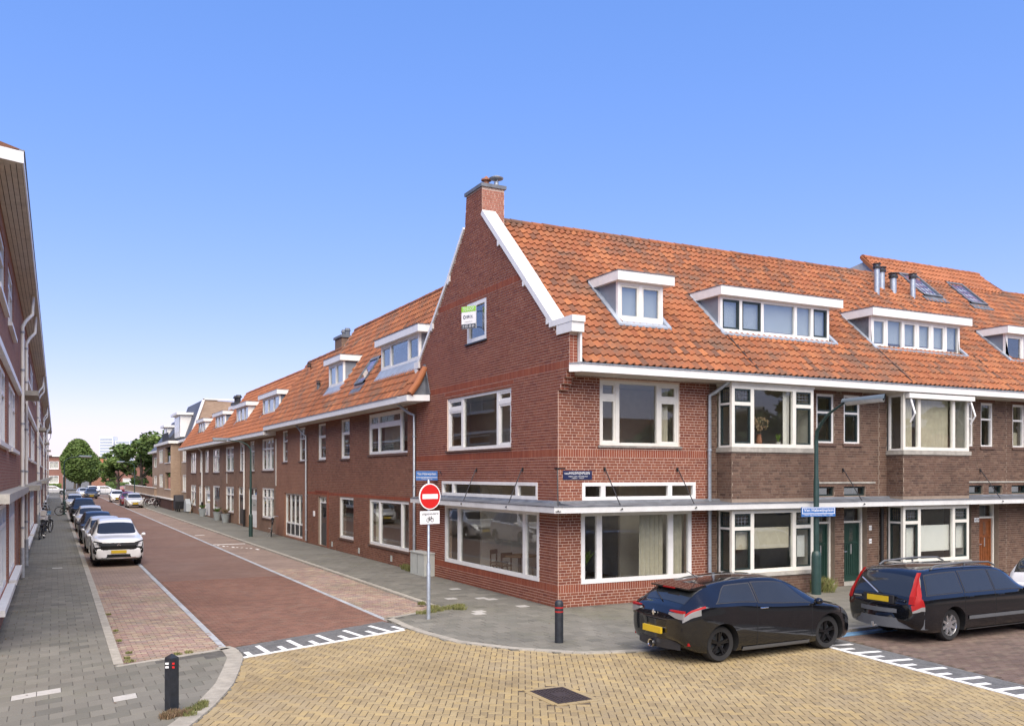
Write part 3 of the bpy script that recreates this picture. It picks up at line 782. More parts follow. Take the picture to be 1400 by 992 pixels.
kerb(pl, [(-10.22,-2.30),(-8.2,-1.5)], .13, side=-1, step=.8)
kerb(pl, [(-8.1,-1.35),(-8.02,-1.7),(-8.05,-2.5),(-8.33,-3.61),(-8.6,-4.6),(-9.07,-5.82),(-9.5,-6.72),(-10.2,-7.9),(-10.7,-8.75),(-11.6,-10.2)], .30, side=-1, step=.75, zb=-.06)
kerb(pr, [(-2.62,1.38),(-2.62,128)], .17, side=-1)
kerb(pr, [(-4.35,.50),(-2.45,1.47)], .14, side=-1, step=.8)
kerb(pr, [(-4.33,.5),(-4.36,-.9),(-4.30,-1.6),(-4.08,-2.95),(-3.45,-4.05),(-2.46,-5.08),(-1.3,-5.45),(2.6,-5.5),(30,-5.52)], .19, side=1, step=.75, zb=-.06)

# weeds and grass in the joints
def tuft(name, pts, n, h, mat, label, cat='weeds'):
    m = MB()
    for _ in range(n):
        x, y, r = random.choice(pts); a = random.uniform(0, 6.28); q = r * random.random() ** .7
        x += q * math.cos(a); y += q * math.sin(a); hh = h * random.uniform(.35, 1.1); b = random.uniform(0, 6.28); l = random.uniform(.15, .75) * hh; wd = random.uniform(.004, .009)
        c, s = math.cos(b), math.sin(b); z = -.01
        m.poly([(x - s*wd, y + c*wd, z), (x + s*wd, y - c*wd, z), (x + c*l*.5 + s*wd*.7, y + s*l*.5 - c*wd*.7, z + hh*.65), (x + c*l, y + s*l, z + hh), (x + c*l*.5 - s*wd*.7, y + s*l*.5 + c*wd*.7, z + hh*.65)])
    single(name, m, mat, label, cat, kind='stuff')
tuft('grass', [(-9.42,-6.02,.12),(-9.3,-5.9,.1),(-9.25,-5.72,.08),(-9.5,-6.25,.1)], 900, .07, 'grass_blade', 'green grass in the kerb joint behind the black bollard')
tuft('weeds', [(-9.72,-6.16,.13),(-9.6,-6.2,.12),(-9.8,-6.28,.1)], 700, .09, 'weed_dry', 'dry brown weeds round the foot of the black bollard')
tuft('grass', [(-3.3 + .25 * k, .75 + .13 * k, .16) for k in range(6)] + [(-2.7,1.5,.15),(-2.75,2.2,.1),(-2.3,1.0,.1),(-2.2,.9,.1)], 2600, .09, 'grass_blade', 'rough grass where the right parking strip ends')
tuft('grass', [(-9.95,-2.0,.1),(-9.97,-1.7,.06),(-9.9,-1.2,.06),(-9.98,.2,.05),(-9.96,1.5,.06),(-8.9,-1.65,.08),(-9.1,-1.72,.08),(-9.96,4,.06)], 900, .05, 'grass_blade', 'grass in the corner of the left parking strip')
tuft('weeds', [(7.9 + .1 * k, -.45, .2) for k in range(8)] + [(8.3,-.7,.3)], 1600, .4, 'grass_blade', 'leafy weeds at the green door behind the lamp post')
tuft('weeds', [(-.15, 10.0, .15), (-.12, 10.5, .12), (-.2, 9.8, .08)], 600, .22, 'grass_blade', 'green weeds against the wall beside the grey cabinet')
tuft('leaf_litter', [(-12.0 + .02 * k, -.5 + 2 * k, .25) for k in range(8)], 160, .03, 'weed_dry', 'bits of dry litter along the foot of the left wall')
m = MB()
for _ in range(190):
    k = random.random()
    if k < .35: x, y = random.uniform(-12, -10.3), random.uniform(-6, 14)
    elif k < .6: x, y = random.uniform(-2.3, -.1), random.uniform(-4, 16)
    elif k < .8: x, y = random.uniform(-10, -8.3), random.uniform(-1.4, 12)
    else: x, y = random.uniform(-7, 2), random.uniform(-9.5, -3)
    z = (-.012 if y < -5.4 or (x < -2.6 and y < -.5 and x > -8) else (.006 if not -10 < x < -8.2 else -.04)); a = random.uniform(0, 6.28); s_ = random.uniform(.012, .032); c, sn = math.cos(a)*s_, math.sin(a)*s_
    m.poly([(x-c,y-sn,z),(x+sn*.5,y-c*.5,z+.006),(x+c,y+sn,z+.003),(x-sn*.5,y+c*.5,z+.008)])
single('fallen_leaves', m, 'weed_dry', 'small dry leaves and bits scattered over the pavements and junction', 'litter', kind='stuff')

# ================================================================== roofs and dormers
TP = [(-.012,.038),(.018,.014),(.05,.002),(.08,.0),(.11,.008),(.14,.029),(.17,.050),(.195,.055),(.218,.042)]
def tile_geo(mb, F, u, d, z, sl, wm=1.0, ex=.32, lift=.045):
    """one pantile: lower left corner at u, depth d behind the wall plane, height z; sl = slope (rise per metre of depth)"""
    L = ex * 1.16; n = math.hypot(1, sl); cd, cz = 1 / n, sl / n
    def P(a, s, h): return F.p(u + a * wm, -(d + s * cd - h * cz), z + s * cz + h * cd)
    mb.grid([[P(a, .004, h + lift - .034) for a, h in TP], [P(a, 0, h + lift) for a, h in TP], [P(a, L, h) for a, h in TP]])
def roof(T, F, u0, u1, d0, z0, sl, d1, holes=(), mat='pantile_orange', n_single=300, ridge=True, under=True, ex=.32, mod=.21, thick=.12, rmat=None):
    """d0: depth of the eave edge; d1: depth of the ridge; holes: (u0,u1,da,db) left free for dormers"""
    zr = lambda d: z0 + sl * (d - d0)
    m = MB(); m.prism([F.p(u0, -d0, z0 - .02), F.p(u0, -d1, zr(d1) - .02), F.p(u0, -d1, zr(d1) - thick - .05), F.p(u0, -d0, z0 - thick)], F.ud * (u1 - u0))
    rf = part('roof', m, 'roof_underlay', T)
    n = math.hypot(1, sl); rows = int((d1 - d0) * n / ex); ex = (d1 - d0) * n / rows; cols = max(1, int(round((u1 - u0) / mod))); md = (u1 - u0) / cols
    it = []
    for r in range(rows):
        d = d0 + r * ex / n
        for c in range(cols):
            u = u0 + c * md; dm = d + ex / n / 2; um = u + md / 2
            if any(h[0] - .02 < um < h[1] + .02 and h[2] - .05 < dm < h[3] for h in holes): continue
            it.append((u + random.uniform(-.003, .003), d + random.uniform(-.004, .004), zr(d)))
    it.sort(key=lambda q: (F.p(q[0], -q[1], q[2]) - CAM).length)
    k = MB(); tile_geo(k, Face((0, 0, 0), F.ud, F.nd), 0, 0, 0, sl, md / .21, ex); me = mesh('roof_tile', k, mat=mat, smooth=50)
    for u, d, z in it[:n_single]: inst('roof_tile', me, rf, F.p(u, -d, z))
    k = MB()
    for u, d, z in it[n_single:]: tile_geo(k, F, u, d, z, sl, md / .21, ex, .045 + random.uniform(-.006, .008))
    if k.v: part('roof_tiles', k, mat, rf, smooth=50, kind='stuff')
    if ridge:
        q = int((u1 - u0) / .34); st = (u1 - u0) / q; k = MB(); pts = [(math.cos(R(a)) * .13, math.sin(R(a)) * .11) for a in range(-20, 201, 22)]
        k.grid([[F.p(0, b, c) - F.o for b, c in pts], [F.p(st * 1.06, b * .9, c * .9) - F.o for b, c in pts]]); k.poly([F.p(0, b, c) - F.o for b, c in pts])
        me = mesh('ridge_tile', k, mat=rmat or mat, smooth=50)
        for i in range(q): inst('ridge_tile', me, rf, F.p(u0 + i * st, -d1, zr(d1) + random.uniform(-.008, .008)))
    return rf, zr

def dormer(T, F, u0, u1, df, zb, zt, zr, cols, cheek='grey_cheek', fas=.25, over=.2, sash=None, sashm='white_paint', glass='attic_glass', curt=None, trans=None, frame='white_paint', mull=None, apron='lead_pale', oL=None, oR=None, name='dormer', gap=.05):
    inv = lambda z: (z - zr(0)) / (zr(1) - zr(0)); dt = inv(zt)
    m = MB(); dd = inv(zb)
    for ua, ub in ((u0, u0 + .06), (u1 - .06, u1)):
        m.prism([F.p(ua, -df, zb - .12), F.p(ua, -df, zt), F.p(ua, -dt, zt), F.p(ua, -dd - .05, zb - .12)], F.ud * (ub - ua))
    D = part(name, m, cheek, T)
    b = MB(); F.box(b, u0 + .06, u1 - .06, -df - .07, -df - .004, zb - .12, zb + .04); part('dormer_base', b, 'lead', D)
    window(D, shifted(F, -df), u0 - .005, u1 + .005, zb, zt, mull=mull if mull is not None else [u0 + (u1 - u0) * k / cols for k in range(1, cols)], trans=trans, frame=frame, sash=sash, sashm=sashm, w=.03, fw=.085, mw=.10, glass=glass, curt=curt, flat=True, name='window_frame', depth=.1, sw=.055)
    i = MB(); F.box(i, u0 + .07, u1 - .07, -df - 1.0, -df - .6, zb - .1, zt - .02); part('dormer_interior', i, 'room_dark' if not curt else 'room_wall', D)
    oL = over if oL is None else oL; oR = over if oR is None else oR
    r = MB(); F.box(r, u0 - oL, u1 + oR, -(dt + .12), -df + over, zt, zt + fas); part('dormer_roof', r, 'white_paint', D)
    r = MB(); F.box(r, u0 - oL - .012, u1 + oR + .012, -(inv(zt + fas) + .05), -df + over + .012, zt + fas + .002, zt + fas + .025); part('dormer_roof_felt', r, 'lead', D)
    a = MB(); fz = df - .30
    a.prism([F.p(u0 - .12, -df + .03, zb + .0), F.p(u0 - .16, -fz, zr(fz) + .13), F.p(u0 - .16, -fz, zr(fz) + .08), F.p(u0 - .12, -df + .03, zb - .13)], F.ud * (u1 - u0 + .26)); part('lead_apron', a, apron, D)
    for ua, ub in ((u0 - .14, u0 + .001), (u1 - .001, u1 + .12)):
        a = MB(); a.prism([F.p(ua, -fz - .02, zr(fz + .02) + .125), F.p(ua, -dt - .1, zr(dt + .1) + .125), F.p(ua, -dt - .1, zr(dt + .1) + .05), F.p(ua, -fz - .02, zr(fz + .02) + .05)], F.ud * (ub - ua)); part('lead_flashing', a, apron, D)
    return D
def dhole(u0, u1, df, zt, zr_slope, z0, d0): return (u0, u1, df - .1, (zt - z0) / zr_slope + d0 - .02)

def roof_vent(T, F, u, d, zr, h=.5, r=.06, cap=True, mat='lead'):
    z = zr(d); m = MB(); m.tube([F.p(u, -d, z - .05), F.p(u, -d, z + h)], r, 10); o = part('roof_vent', m, mat, T, smooth=50)
    if cap:
        c = MB(); c.tube([F.p(u, -d, z + h - .12), F.p(u, -d, z + h - .02)], r * 1.35, 10); c.tube([F.p(u, -d, z + h + .03), F.p(u, -d, z + h + .07)], r * 1.5, 10); part('vent_cap', c, 'black_iron', o)
def skylight(T, F, u0, u1, d0, d1, zr, tilt=0.0):
    def P(u, d, h): sl = zr(1) - zr(0); n = math.hypot(1, sl); return F.p(u, -(d - h * sl / n), zr(d) + h / n)
    m = MB()
    def bar(a, b, c, e, h0, h1): m.hexa([P(a,c,h0),P(b,c,h0),P(b,e,h0),P(a,e,h0),P(a,c,h1),P(b,c,h1),P(b,e,h1+tilt),P(a,e,h1+tilt)])
    t = .07; bar(u0, u1, d0, d0 + t, .03, .14); bar(u0, u1, d1 - t, d1, .03, .14); bar(u0, u0 + t, d0, d1, .03, .139); bar(u1 - t, u1, d0, d1, .03, .139)
    s = part('skylight', m, 'lead', T)
    g = MB(); g.poly([P(u0+t,d0+t,.11),P(u1-t,d0+t,.11),P(u1-t,d1-t,.11),P(u0+t,d1-t,.11)]); part('pane', g, 'attic_glass', s)
    g = MB(); g.poly([P(u0+t,d0+t,.05),P(u1-t,d0+t,.05),P(u1-t,d1-t,.05),P(u0+t,d1-t,.05)]); part('blind', g, 'blind_white', s)
    g = MB(); g.prism([P(u0-.1,d0-.25,.07),P(u1+.1,d0-.25,.07),P(u1+.1,d0,.07),P(u0-.1,d0,.07)], (0,0,.015)); part('lead_apron', g, 'lead', s)

# ================================================================== the corner house
H1 = thing('corner_house', (0, 0, 0), 'red brick corner house with stepped white gable coping, tall chimney and shop windows', 'house')
ga_holes = [(2.55, 6.98, 4.06, 5.71), (1.04, 7.39, 2.66, 3.11), (.96, 7.13, .56, 2.37), (4.11, 5.46, 7.23, 8.44)]
ga_outer = [(0, 0), (0, 5.40), (-.14, 5.40), (-.14, 5.54), (-.28, 5.54), (-.28, 5.69), (-.42, 5.69), (-.42, 5.84), (-.55, 5.84), (-.55, 6.76), (0, 6.76), (.32, 7.06),
            (4.401, 10.87), (4.401, 11.70), (5.50, 11.70), (5.62, 10.72), (6.83, 9.42), (8.2, 8.15), (9.47, 6.97), (9.58, 6.6), (9.68, 5.9), (9.68, 0)]
wg = wall(FG, ga_outer, ga_holes, .22, 'mortar_light', H1)
sol = [(-.6, 9.7, 5.904, 6.12), (0, 9.7, 3.744, 3.96), (0, 9.7, .36, .576), (1.0, 8.6, 8.496, 8.712), (2.4, 7.15, 5.76, 5.904)]
sol = [s for s in sol if s[3] > s[2]]
brickwork(FG, lay(ga_outer, ga_holes, sol), wg, 'red_brick', 'soldier_brick')
fa_holes = [(1.22, 3.74, 4.06, 5.72), (.69, 4.27, 2.66, 3.11), (.66, 4.13, .56, 2.37)]
fa_outer = [(.004, 0), (4.75, 0), (4.75, 5.84), (.004, 5.84)]
wf = wall(FF, [(.222, 0), (4.75, 0), (4.75, 5.84), (.222, 5.84)], fa_holes, .30, 'mortar_light', H1)
m = MB(); m.box(.001, .381, .0, .001, 0, 5.4); 
brickwork(FF, lay(fa_outer, fa_holes, [(0, 4.75, 3.744, 3.96), (0, 4.75, .36, .576)]), wf, 'red_brick', 'soldier_brick')
# corbelled end of the gable: courses on its square side
m = MB()
for i, (y, z0, z1) in enumerate(((-.14,5.40,5.54),(-.28,5.54,5.69),(-.42,5.69,5.84),(-.55,5.84,6.74))):
    z = z0
    while z + .07 <= z1 + .01:
        for x0, x1 in ((.0, .10), (.11, .218)): m.box(x0 + .003, x1, y - .006, y + .06, z + .006, z + .066)
        z += .072
part('corbel', m, 'soldier_brick', H1)
m = MB(); m.box(.222, .228, -.54, 0, 5.84, 6.74); part('corbel_lead', m, 'lead_pale', H1)
# windows
WP = 'white_paint'
window(H1, FG, 2.55, 6.98, 4.06, 5.71, mull=[3.44, 5.88], trans={0: [5.33], 2: [5.33]}, sash={(0,0),(0,1),(2,0),(2,1)}, fw=.09, mw=.13, sill=('brick_sill', .06, .05), curt=[(3.55, 3.85, 4.15, 5.6, 'beige')], sw=.055)
window(H1, FG, 1.04, 7.39, 2.66, 3.11, mull=[2.2, 6.5], fw=.09, mw=.13, w=.02)
window(H1, FG, .96, 7.13, .56, 2.37, mull=[1.77, 6.06], fw=.11, mw=.15, w=.02, sw=.06)
aw = window(H1, FG, 4.11, 5.46, 7.23, 8.44, fw=.13, sill=('black_iron', .05, .06), glass='attic_glass', w=0.0)
window(H1, FF, 1.22, 3.74, 4.06, 5.72, mull=[1.78, 3.08], trans={0: [5.28], 2: [5.28]}, frame='cream_paint', sashm='cream_paint', sash={(0,0),(0,1),(2,0),(2,1)}, fw=.075, mw=.12, sill=('stone_sill', .06, .05), sw=.05, curt=[(3.2, 3.5, 4.15, 5.6, 'beige')])
window(H1, FF, .69, 4.27, 2.66, 3.11, mull=[1.32, 3.42], fw=.09, mw=.13, w=.02)
window(H1, FF, .66, 4.13, .56, 2.37, mull=[1.2, 3.44], fw=.11, mw=.16, w=.02, curt=[(2.55, 3.3, .66, 2.3, 'beige'), (3.5, 3.95, .66, 2.3, 'beige')])
# rooms behind the glass
def vroom(T, x0, x1, y0, y1, z0, z1, name='room', mat='room_wall'):
    m = MB(); m.poly([(x1,y0,z0),(x1,y1,z0),(x1,y1,z1),(x1,y0,z1)]); m.poly([(x0,y1,z0),(x1,y1,z0),(x1,y1,z1),(x0,y1,z1)]); m.poly([(x0,y0,z1),(x1,y0,z1),(x1,y1,z1),(x0,y1,z1)])
    r = part(name, m, mat, T); f = MB(); f.poly([(x0,y0,z0),(x1,y0,z0),(x1,y1,z0),(x0,y1,z0)]); part('room_floor', f, 'room_floor', r)
vroom(H1, .39, 4.7, .31, 9.5, .12, 3.3); vroom(H1, .39, 4.7, .31, 9.5, 3.6, 5.82); 
m = MB(); m.box(2.3, 2.4, 4.6, 9.4, .12, 3.2); m.box(1.2, 2.3, 7.0, 7.1, .12, 3.2); m.box(3.0, 4.69, 1.7, 1.8, .12, 3.2); m.box(1.9, 2.0, 3.0, 9.4, 3.6, 5.8); m.box(2.0, 4.69, 2.6, 2.7, 3.6, 5.8); part('room_partition', m, 'room_wall', H1)
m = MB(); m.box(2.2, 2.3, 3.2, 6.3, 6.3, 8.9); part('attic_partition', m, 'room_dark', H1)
# gutter and eaves
m = MB(); m.prism([(-.02,-.56,5.80),(.20,-.80,5.80),(4.75,-.80,5.80),(4.75,-.02,5.80),(.24,-.02,5.80),(.226,-.56,5.80)], (0,0,.19)); g = part('gutter', m, WP, H1)
m = MB(); m.prism([(-.03,-.575,5.995),(.19,-.83,5.995),(4.75,-.83,5.995),(4.75,-.55,5.995),(.226,-.55,5.995)], (0,0,.02)); part('gutter_lip', m, 'zinc', g)
m = MB(); m.box(.24, 4.75, -.70, -.003, 5.785, 5.798); part('soffit', m, 'soffit_paint', g)
# coping of the gable
def coping(pts, x0, x1, th, name, T):
    m = MB()
    for (y0, z0), (y1, z1) in zip(pts, pts[1:]):
        L = math.hypot(y1 - y0, z1 - z0); nx, nz = -(z1 - z0) / L * th, (y1 - y0) / L * th
        if nz < 0: nx, nz = -nx, -nz
        m.hexa([(x0,y0,z0),(x1,y0,z0),(x1,y1,z1),(x0,y1,z1),(x0,y0+nx,z0+nz),(x1,y0+nx,z0+nz),(x1,y1+nx,z1+nz),(x0,y1+nx,z1+nz)])
    return part(name, m, WP, T)
cp = coping([(.28, 7.03), (1.72, 8.38)], -.05, .38, .15, 'coping', H1); coping([(1.68, 8.345), (3.24, 9.80)], -.053, .383, .155, 'coping', H1); coping([(3.20, 9.765), (4.40, 10.88)], -.05, .38, .15, 'coping', H1)
for y, z in ((3.21, 9.77), (1.70, 8.36), (.42, 7.16)):
    m = MB(); m.prism([(-.054, y - .02, z - .03), (-.054, y + .11, z + .09), (-.054, y + .11, z - .06), (-.054, y + .02, z - .06)], (.10, 0, 0)); part('coping_step', m, WP, H1)
m = MB(); m.box(-.06, .31, -.78, .36, 7.0, 7.15); m.box(-.05, .30, -.74, .0, 6.76, 6.997); part('kneeler', m, WP, H1)
m = MB(); m.box(.235, .29, -.66, -.52, 6.05, 6.755); part('kneeler_post', m, WP, H1)
coping([(5.60, 10.74), (6.84, 9.44)], -.05, .42, .11, 'coping', H1); coping([(6.80, 9.46), (8.21, 8.17)], -.053, .423, .11, 'coping', H1); coping([(8.17, 8.19), (9.48, 6.98)], -.05, .42, .11, 'coping', H1)
for y, z in ((6.83, 9.43), (8.2, 8.15)):
    m = MB(); m.prism([(-.058, y - .12, z + .12), (-.058, y + .10, z - .06), (-.058, y - .0, z - .14), (-.058, y - .12, z - .05)], (.12, 0, 0)); part('coping_step', m, WP, H1)
m = MB(); m.box(-.07, .44, 9.30, 9.72, 6.93, 7.15); m.box(-.06, .43, 9.46, 9.70, 6.45, 6.93); part('kneeler', m, WP, H1)
m = MB(); m.prism([(-.03, 9.62, 6.47), (-.03, 9.1, 5.98), (-.03, 8.75, 5.98), (-.03, 9.35, 6.62)], (-.05, 0, 0)); part('lead_flashing', m, 'lead', H1)
# chimney
ch_o = [(0, 10.6), (.72, 10.1), (.72, 11.70), (0, 11.70)]
m = MB(); m.box(.224, .72, 4.401, 5.499, 9.9, 11.699); ch = part('chimney', m, 'mortar_light', H1)
FC = Face((0, 4.40, 0), (1, 0, 0), (0, -1, 0))
m = MB()
for b in lay([(.0, 10.9), (.42, 10.9), (.55, 10.55), (.72, 10.4), (.72, 11.68), (0, 11.68)], [], [], zmin=10.4): brick_faces(m, FC, b, 0, .007)
part('brickwork', m, 'chimney_brick', ch, kind='stuff')
m = MB(); m.box(-.05, .77, 4.34, 5.56, 11.70, 11.80); part('chimney_cap', m, 'lead', ch)
for x, y, r, h in ((.35, 5.25, .09, .22), (.35, 4.85, .10, .34)):
    m = MB(); m.lathe([(r, 0), (r, h*.5), (r*.8, h*.55), (r*.8, h*.7), (r*1.55, h*.72), (r*1.5, h*.85), (r*.7, h*.95), (.02, h*1.12)], (x, y, 11.80), 14); part('chimney_pot', m, 'terracotta', ch, smooth=50)
m = MB(); m.lathe([(.07, 0), (.07, .16), (.05, .17)], (.55, 4.58, 11.8), 12); m.lathe([(.02, .20), (.20, .24), (.215, .27), (.10, .33), (.02, .34)], (.55, 4.58, 11.8), 16); m.tube([(.55, 4.50, 11.95), (.55, 4.50, 12.05)], .008); m.tube([(.55, 4.66, 11.95), (.55, 4.66, 12.05)], .008); part('chimney_cowl', m, 'zinc', ch, smooth=40)
# roof of the corner house and dormer
SL, EZ, ED, RD = .896, 6.03, -.66, 4.75
zrm = lambda d: EZ + SL * (d - ED)
d1h = dhole(2.4, 3.88, .95, 8.53, SL, EZ, ED)
rf1, _ = roof(H1, FF, .34, 4.75, ED, EZ, SL, RD, [d1h], 'pantile_orange', 300)
dormer(H1, FF, 2.4, 3.88, .95, 7.47, 8.52, zrm, 2, sash={(0,0),(1,0)}, sashm='cream_paint', curt=[(2.5,3.8,7.5,8.5,'blind')], oL=.12, oR=.28)
m = MB(); m.prism([(.46,9.6,6.5),(.46,4.9,zrm(4.75)),(.46,4.9,zrm(4.75)-.1),(.46,9.6,6.4)], (23.5,0,0)); part('roof_back', m, 'pantile_orange', H1)

# canopy round the corner
def canopy(T, F, u0, u1, wf=.8, inner=(0, 0), rods=(), name='canopy'):
    m = MB(); F.box(m, u0, u1, .02, wf, 2.385, 2.53); c = part(name, m, 'canopy_paint', T)
    m = MB(); m.prism([F.p(u0, .01, 2.532), F.p(u0, wf + .015, 2.532), F.p(u0, wf + .015, 2.55), F.p(u0, .14, 2.60), F.p(u0, .09, 2.655), F.p(u0, .01, 2.655)], F.ud * (u1 - u0)); part('canopy_lead', m, 'lead', c)
    for u in rods:
        m = MB(); m.tube([F.p(u, .0, 3.46), F.p(u, .05, 3.44), F.p(u, wf - .04, 2.50), F.p(u, wf + .03, 2.46), F.p(u - .06, wf + .035, 2.45)], .014, 6); F.box(m, u - .03, u + .03, 0, .03, 3.40, 3.50); part('tie_rod', m, 'black_iron', c)
    return c
cg = canopy(H1, FG, .0, 8.94, .5, rods=(4.75, 1.85)); cf = canopy(H1, FF, .0, 4.75, .8, rods=(1.36, 3.66))
m = MB(); m.prism([(.0,.0,2.37),(-.5,.0,2.37),(-.5,-.68,2.37),(-.32,-.8,2.37),(.0,-.8,2.37)], (0,0,.16)); m.v = [(x, y, max(z, 2.385)) for x, y, z in m.v]; part('canopy_corner', m, 'canopy_paint', H1)
m = MB(); m.prism([(.0,.0,2.533),(-.515,.0,2.533),(-.515,-.69,2.533),(-.33,-.815,2.533),(.0,-.815,2.533)], (0,0,.02)); part('canopy_lead', m, 'lead', H1)
m = MB(); m.tube([(0,0,3.46),(-.05,-.06,3.42),(-.36,-.62,2.5),(-.44,-.76,2.44)], .014, 6); m.box(-.02,.0,-.0,.16,3.45,3.48); m.box(0,.2,-.02,.0,3.45,3.48); m.tube([(-.48,-.70,2.43),(-.38,-.79,2.43)],.010,6); part('tie_rod', m, 'black_iron', H1)
pipe(H1, FF, 4.68, 0.05, 5.45, off=.10, top=(.30, .55, 5.80), r=.055, mat='galvanised')
# front door keys, wall plates
ns = single('street_name_sign', FF.box(MB(), .13, .97, .005, .03, 3.19, 3.41), 'sign_navy', 'dark navy street name plate on the brick corner above the canopy', 'street sign', 'street name signs', loc=(.55, 0, 3.3))
text(ns, 'lettering', 'VAN', 'reflect_white', (.225, -.031, 3.335), (1,0,0), (0,0,1), .045)
text(ns, 'lettering', 'HALEWIJNPLEIN', 'reflect_white', (.60, -.031, 3.34), (1,0,0), (0,0,1), .085, .60)
text(ns, 'lettering', 'HEER VAN VOORBURG', 'reflect_white', (.56, -.031, 3.265), (1,0,0), (0,0,1), .026, .56)
text(ns, 'lettering', '1300 - 1350', 'reflect_white', (.55, -.031, 3.222), (1,0,0), (0,0,1), .024, .34)
# for-sale board at the attic window
sb = thing('for_sale_board', (-.2, 4.93, 7.6), 'green, white and grey for-sale board fixed in front of the attic window', 'sign')
FS = Face((-.34, 0, 0), (0, -1, 0), (-1, 0, 0)); FS = Face((-.17, 4.93, 0), Vector((.5, -.866, 0)), Vector((-.866, -.5, 0)))
part('board', FS.box(MB(), -.26, .26, 0, .03, 7.62, 8.28), 'reflect_white', sb)
part('green_panel', FS.box(MB(), -.257, .257, .03, .034, 8.12, 8.275), 'sign_green', sb); part('grey_panel', FS.box(MB(), -.257, .257, .03, .034, 7.625, 7.76), 'sign_grey', sb)
def fst(s, u, z, h, w, mat): text(sb, 'lettering', s, mat, FS.p(u, .036, z), FS.ud, (0,0,1), h, w)
fst('TE KOOP', 0, 8.20, .10, .40, 'reflect_white'); fst('BRIX.', .05, 7.97, .085, .24, 'sign_navy'); fst('makelaars', 0, 7.83, .025, .28, 'sign_grey'); fst('0 352 33 69', 0, 7.693, .075, .41, 'reflect_white')
m = MB(); m.lathe([(.06, 0), (.085, 0), (.085, .006), (.06, .006)], (0,0,0), 16, closed=True); m.v = [tuple(FS.p(-.15 + v[0]*.6, .034 + v[2], 7.97 + v[1]*.6)) for v in m.v]; part('logo_ring', m, 'sign_navy', sb)
m = MB(); m.tube([(-.26,5.03,7.7),(.0,5.2,7.75)], .012); m.tube([(-.26,5.03,8.2),(.0,5.2,8.2)], .012); part('bracket', m, 'black_iron', sb)
# furniture in the shop room
def chair(x, y, a, label):
    t = thing('dining_chair', (x, y, .12), label, 'chair', 'dining chairs behind the shop window')
    ca, sa = math.cos(a), math.sin(a)
    def T(m): m.v = [(x + p*ca - q*sa, y + p*sa + q*ca, r + .12) for p, q, r in m.v]; return m
    part('seat', T(MB().box(-.22,.22,-.22,.22,.42,.46)), 'wood_dark', t)
    for p, q in ((-.19,-.19),(.19,-.19)): part('leg', T(MB().box(p-.018,p+.018,q-.018,q+.018,0,.42)), 'wood_dark', t)
    for p, q in ((-.19,.2),(.19,.2)): part('leg', T(MB().box(p-.018,p+.018,q-.018,q+.018,0,.84)), 'wood_dark', t)
    part('backrest', T(MB().box(-.22,.22,.18,.215,.70,.84)), 'wood_dark', t)
chair(1.35, 6.0, .6, 'dark wooden chair at the left of the table behind the shop window')
chair(1.0, 5.1, 3.4, 'dark wooden chair pulled out in front of the table behind the shop window'); chair(1.7, 3.9, -1.6, 'dark wooden chair at the right of the table behind the shop window')
t = thing('dining_table', (1.5, 4.9, .12), 'round wooden table with chairs behind the big shop window', 'table')
part('tabletop', MB().lathe([(.5,.83),(.52,.85),(.52,.87),(.5,.88)], (1.5,4.9,0), 24), 'wood_light', t); part('table_leg', MB().lathe([(.25,.12),(.05,.2),(.05,.83)], (1.5,4.9,0), 12), 'black_iron', t)
def plant(x, y, z, h, n, label, pot='planter_grey', leaf='leaf_bright', wd=.05, pr=.12, spread=.5, cat='potted plant', grp=None, ph=.2):
    t = thing('potted_plant', (x, y, z), label, cat, grp)
    part('pot', MB().lathe([(pr*.7,0),(pr,ph),(pr*1.08,ph),(pr*1.08,ph+.02),(pr*.8,ph+.02)], (x,y,z), 14), pot, t, smooth=40); m = MB()
    for i in range(n):
        a = i * 2.4; l = h * random.uniform(.6, 1.05); sp = spread * random.uniform(.4, 1); c, s = math.cos(a), math.sin(a)
        P = lambda k, o: (x + c*sp*h*k*k - s*o, y + s*sp*h*k*k + c*o, z + ph + l * (k - .25*k*k))
        m.poly([P(0,-wd*.2),P(0,wd*.2),P(.5,wd*.6),P(1,0),P(.5,-wd*.6)])
    part('leaves', m, leaf, t)
plant(1.02, .55, .6, .75, 16, 'leafy green plant in the left pane of the square side shop window', wd=.13)

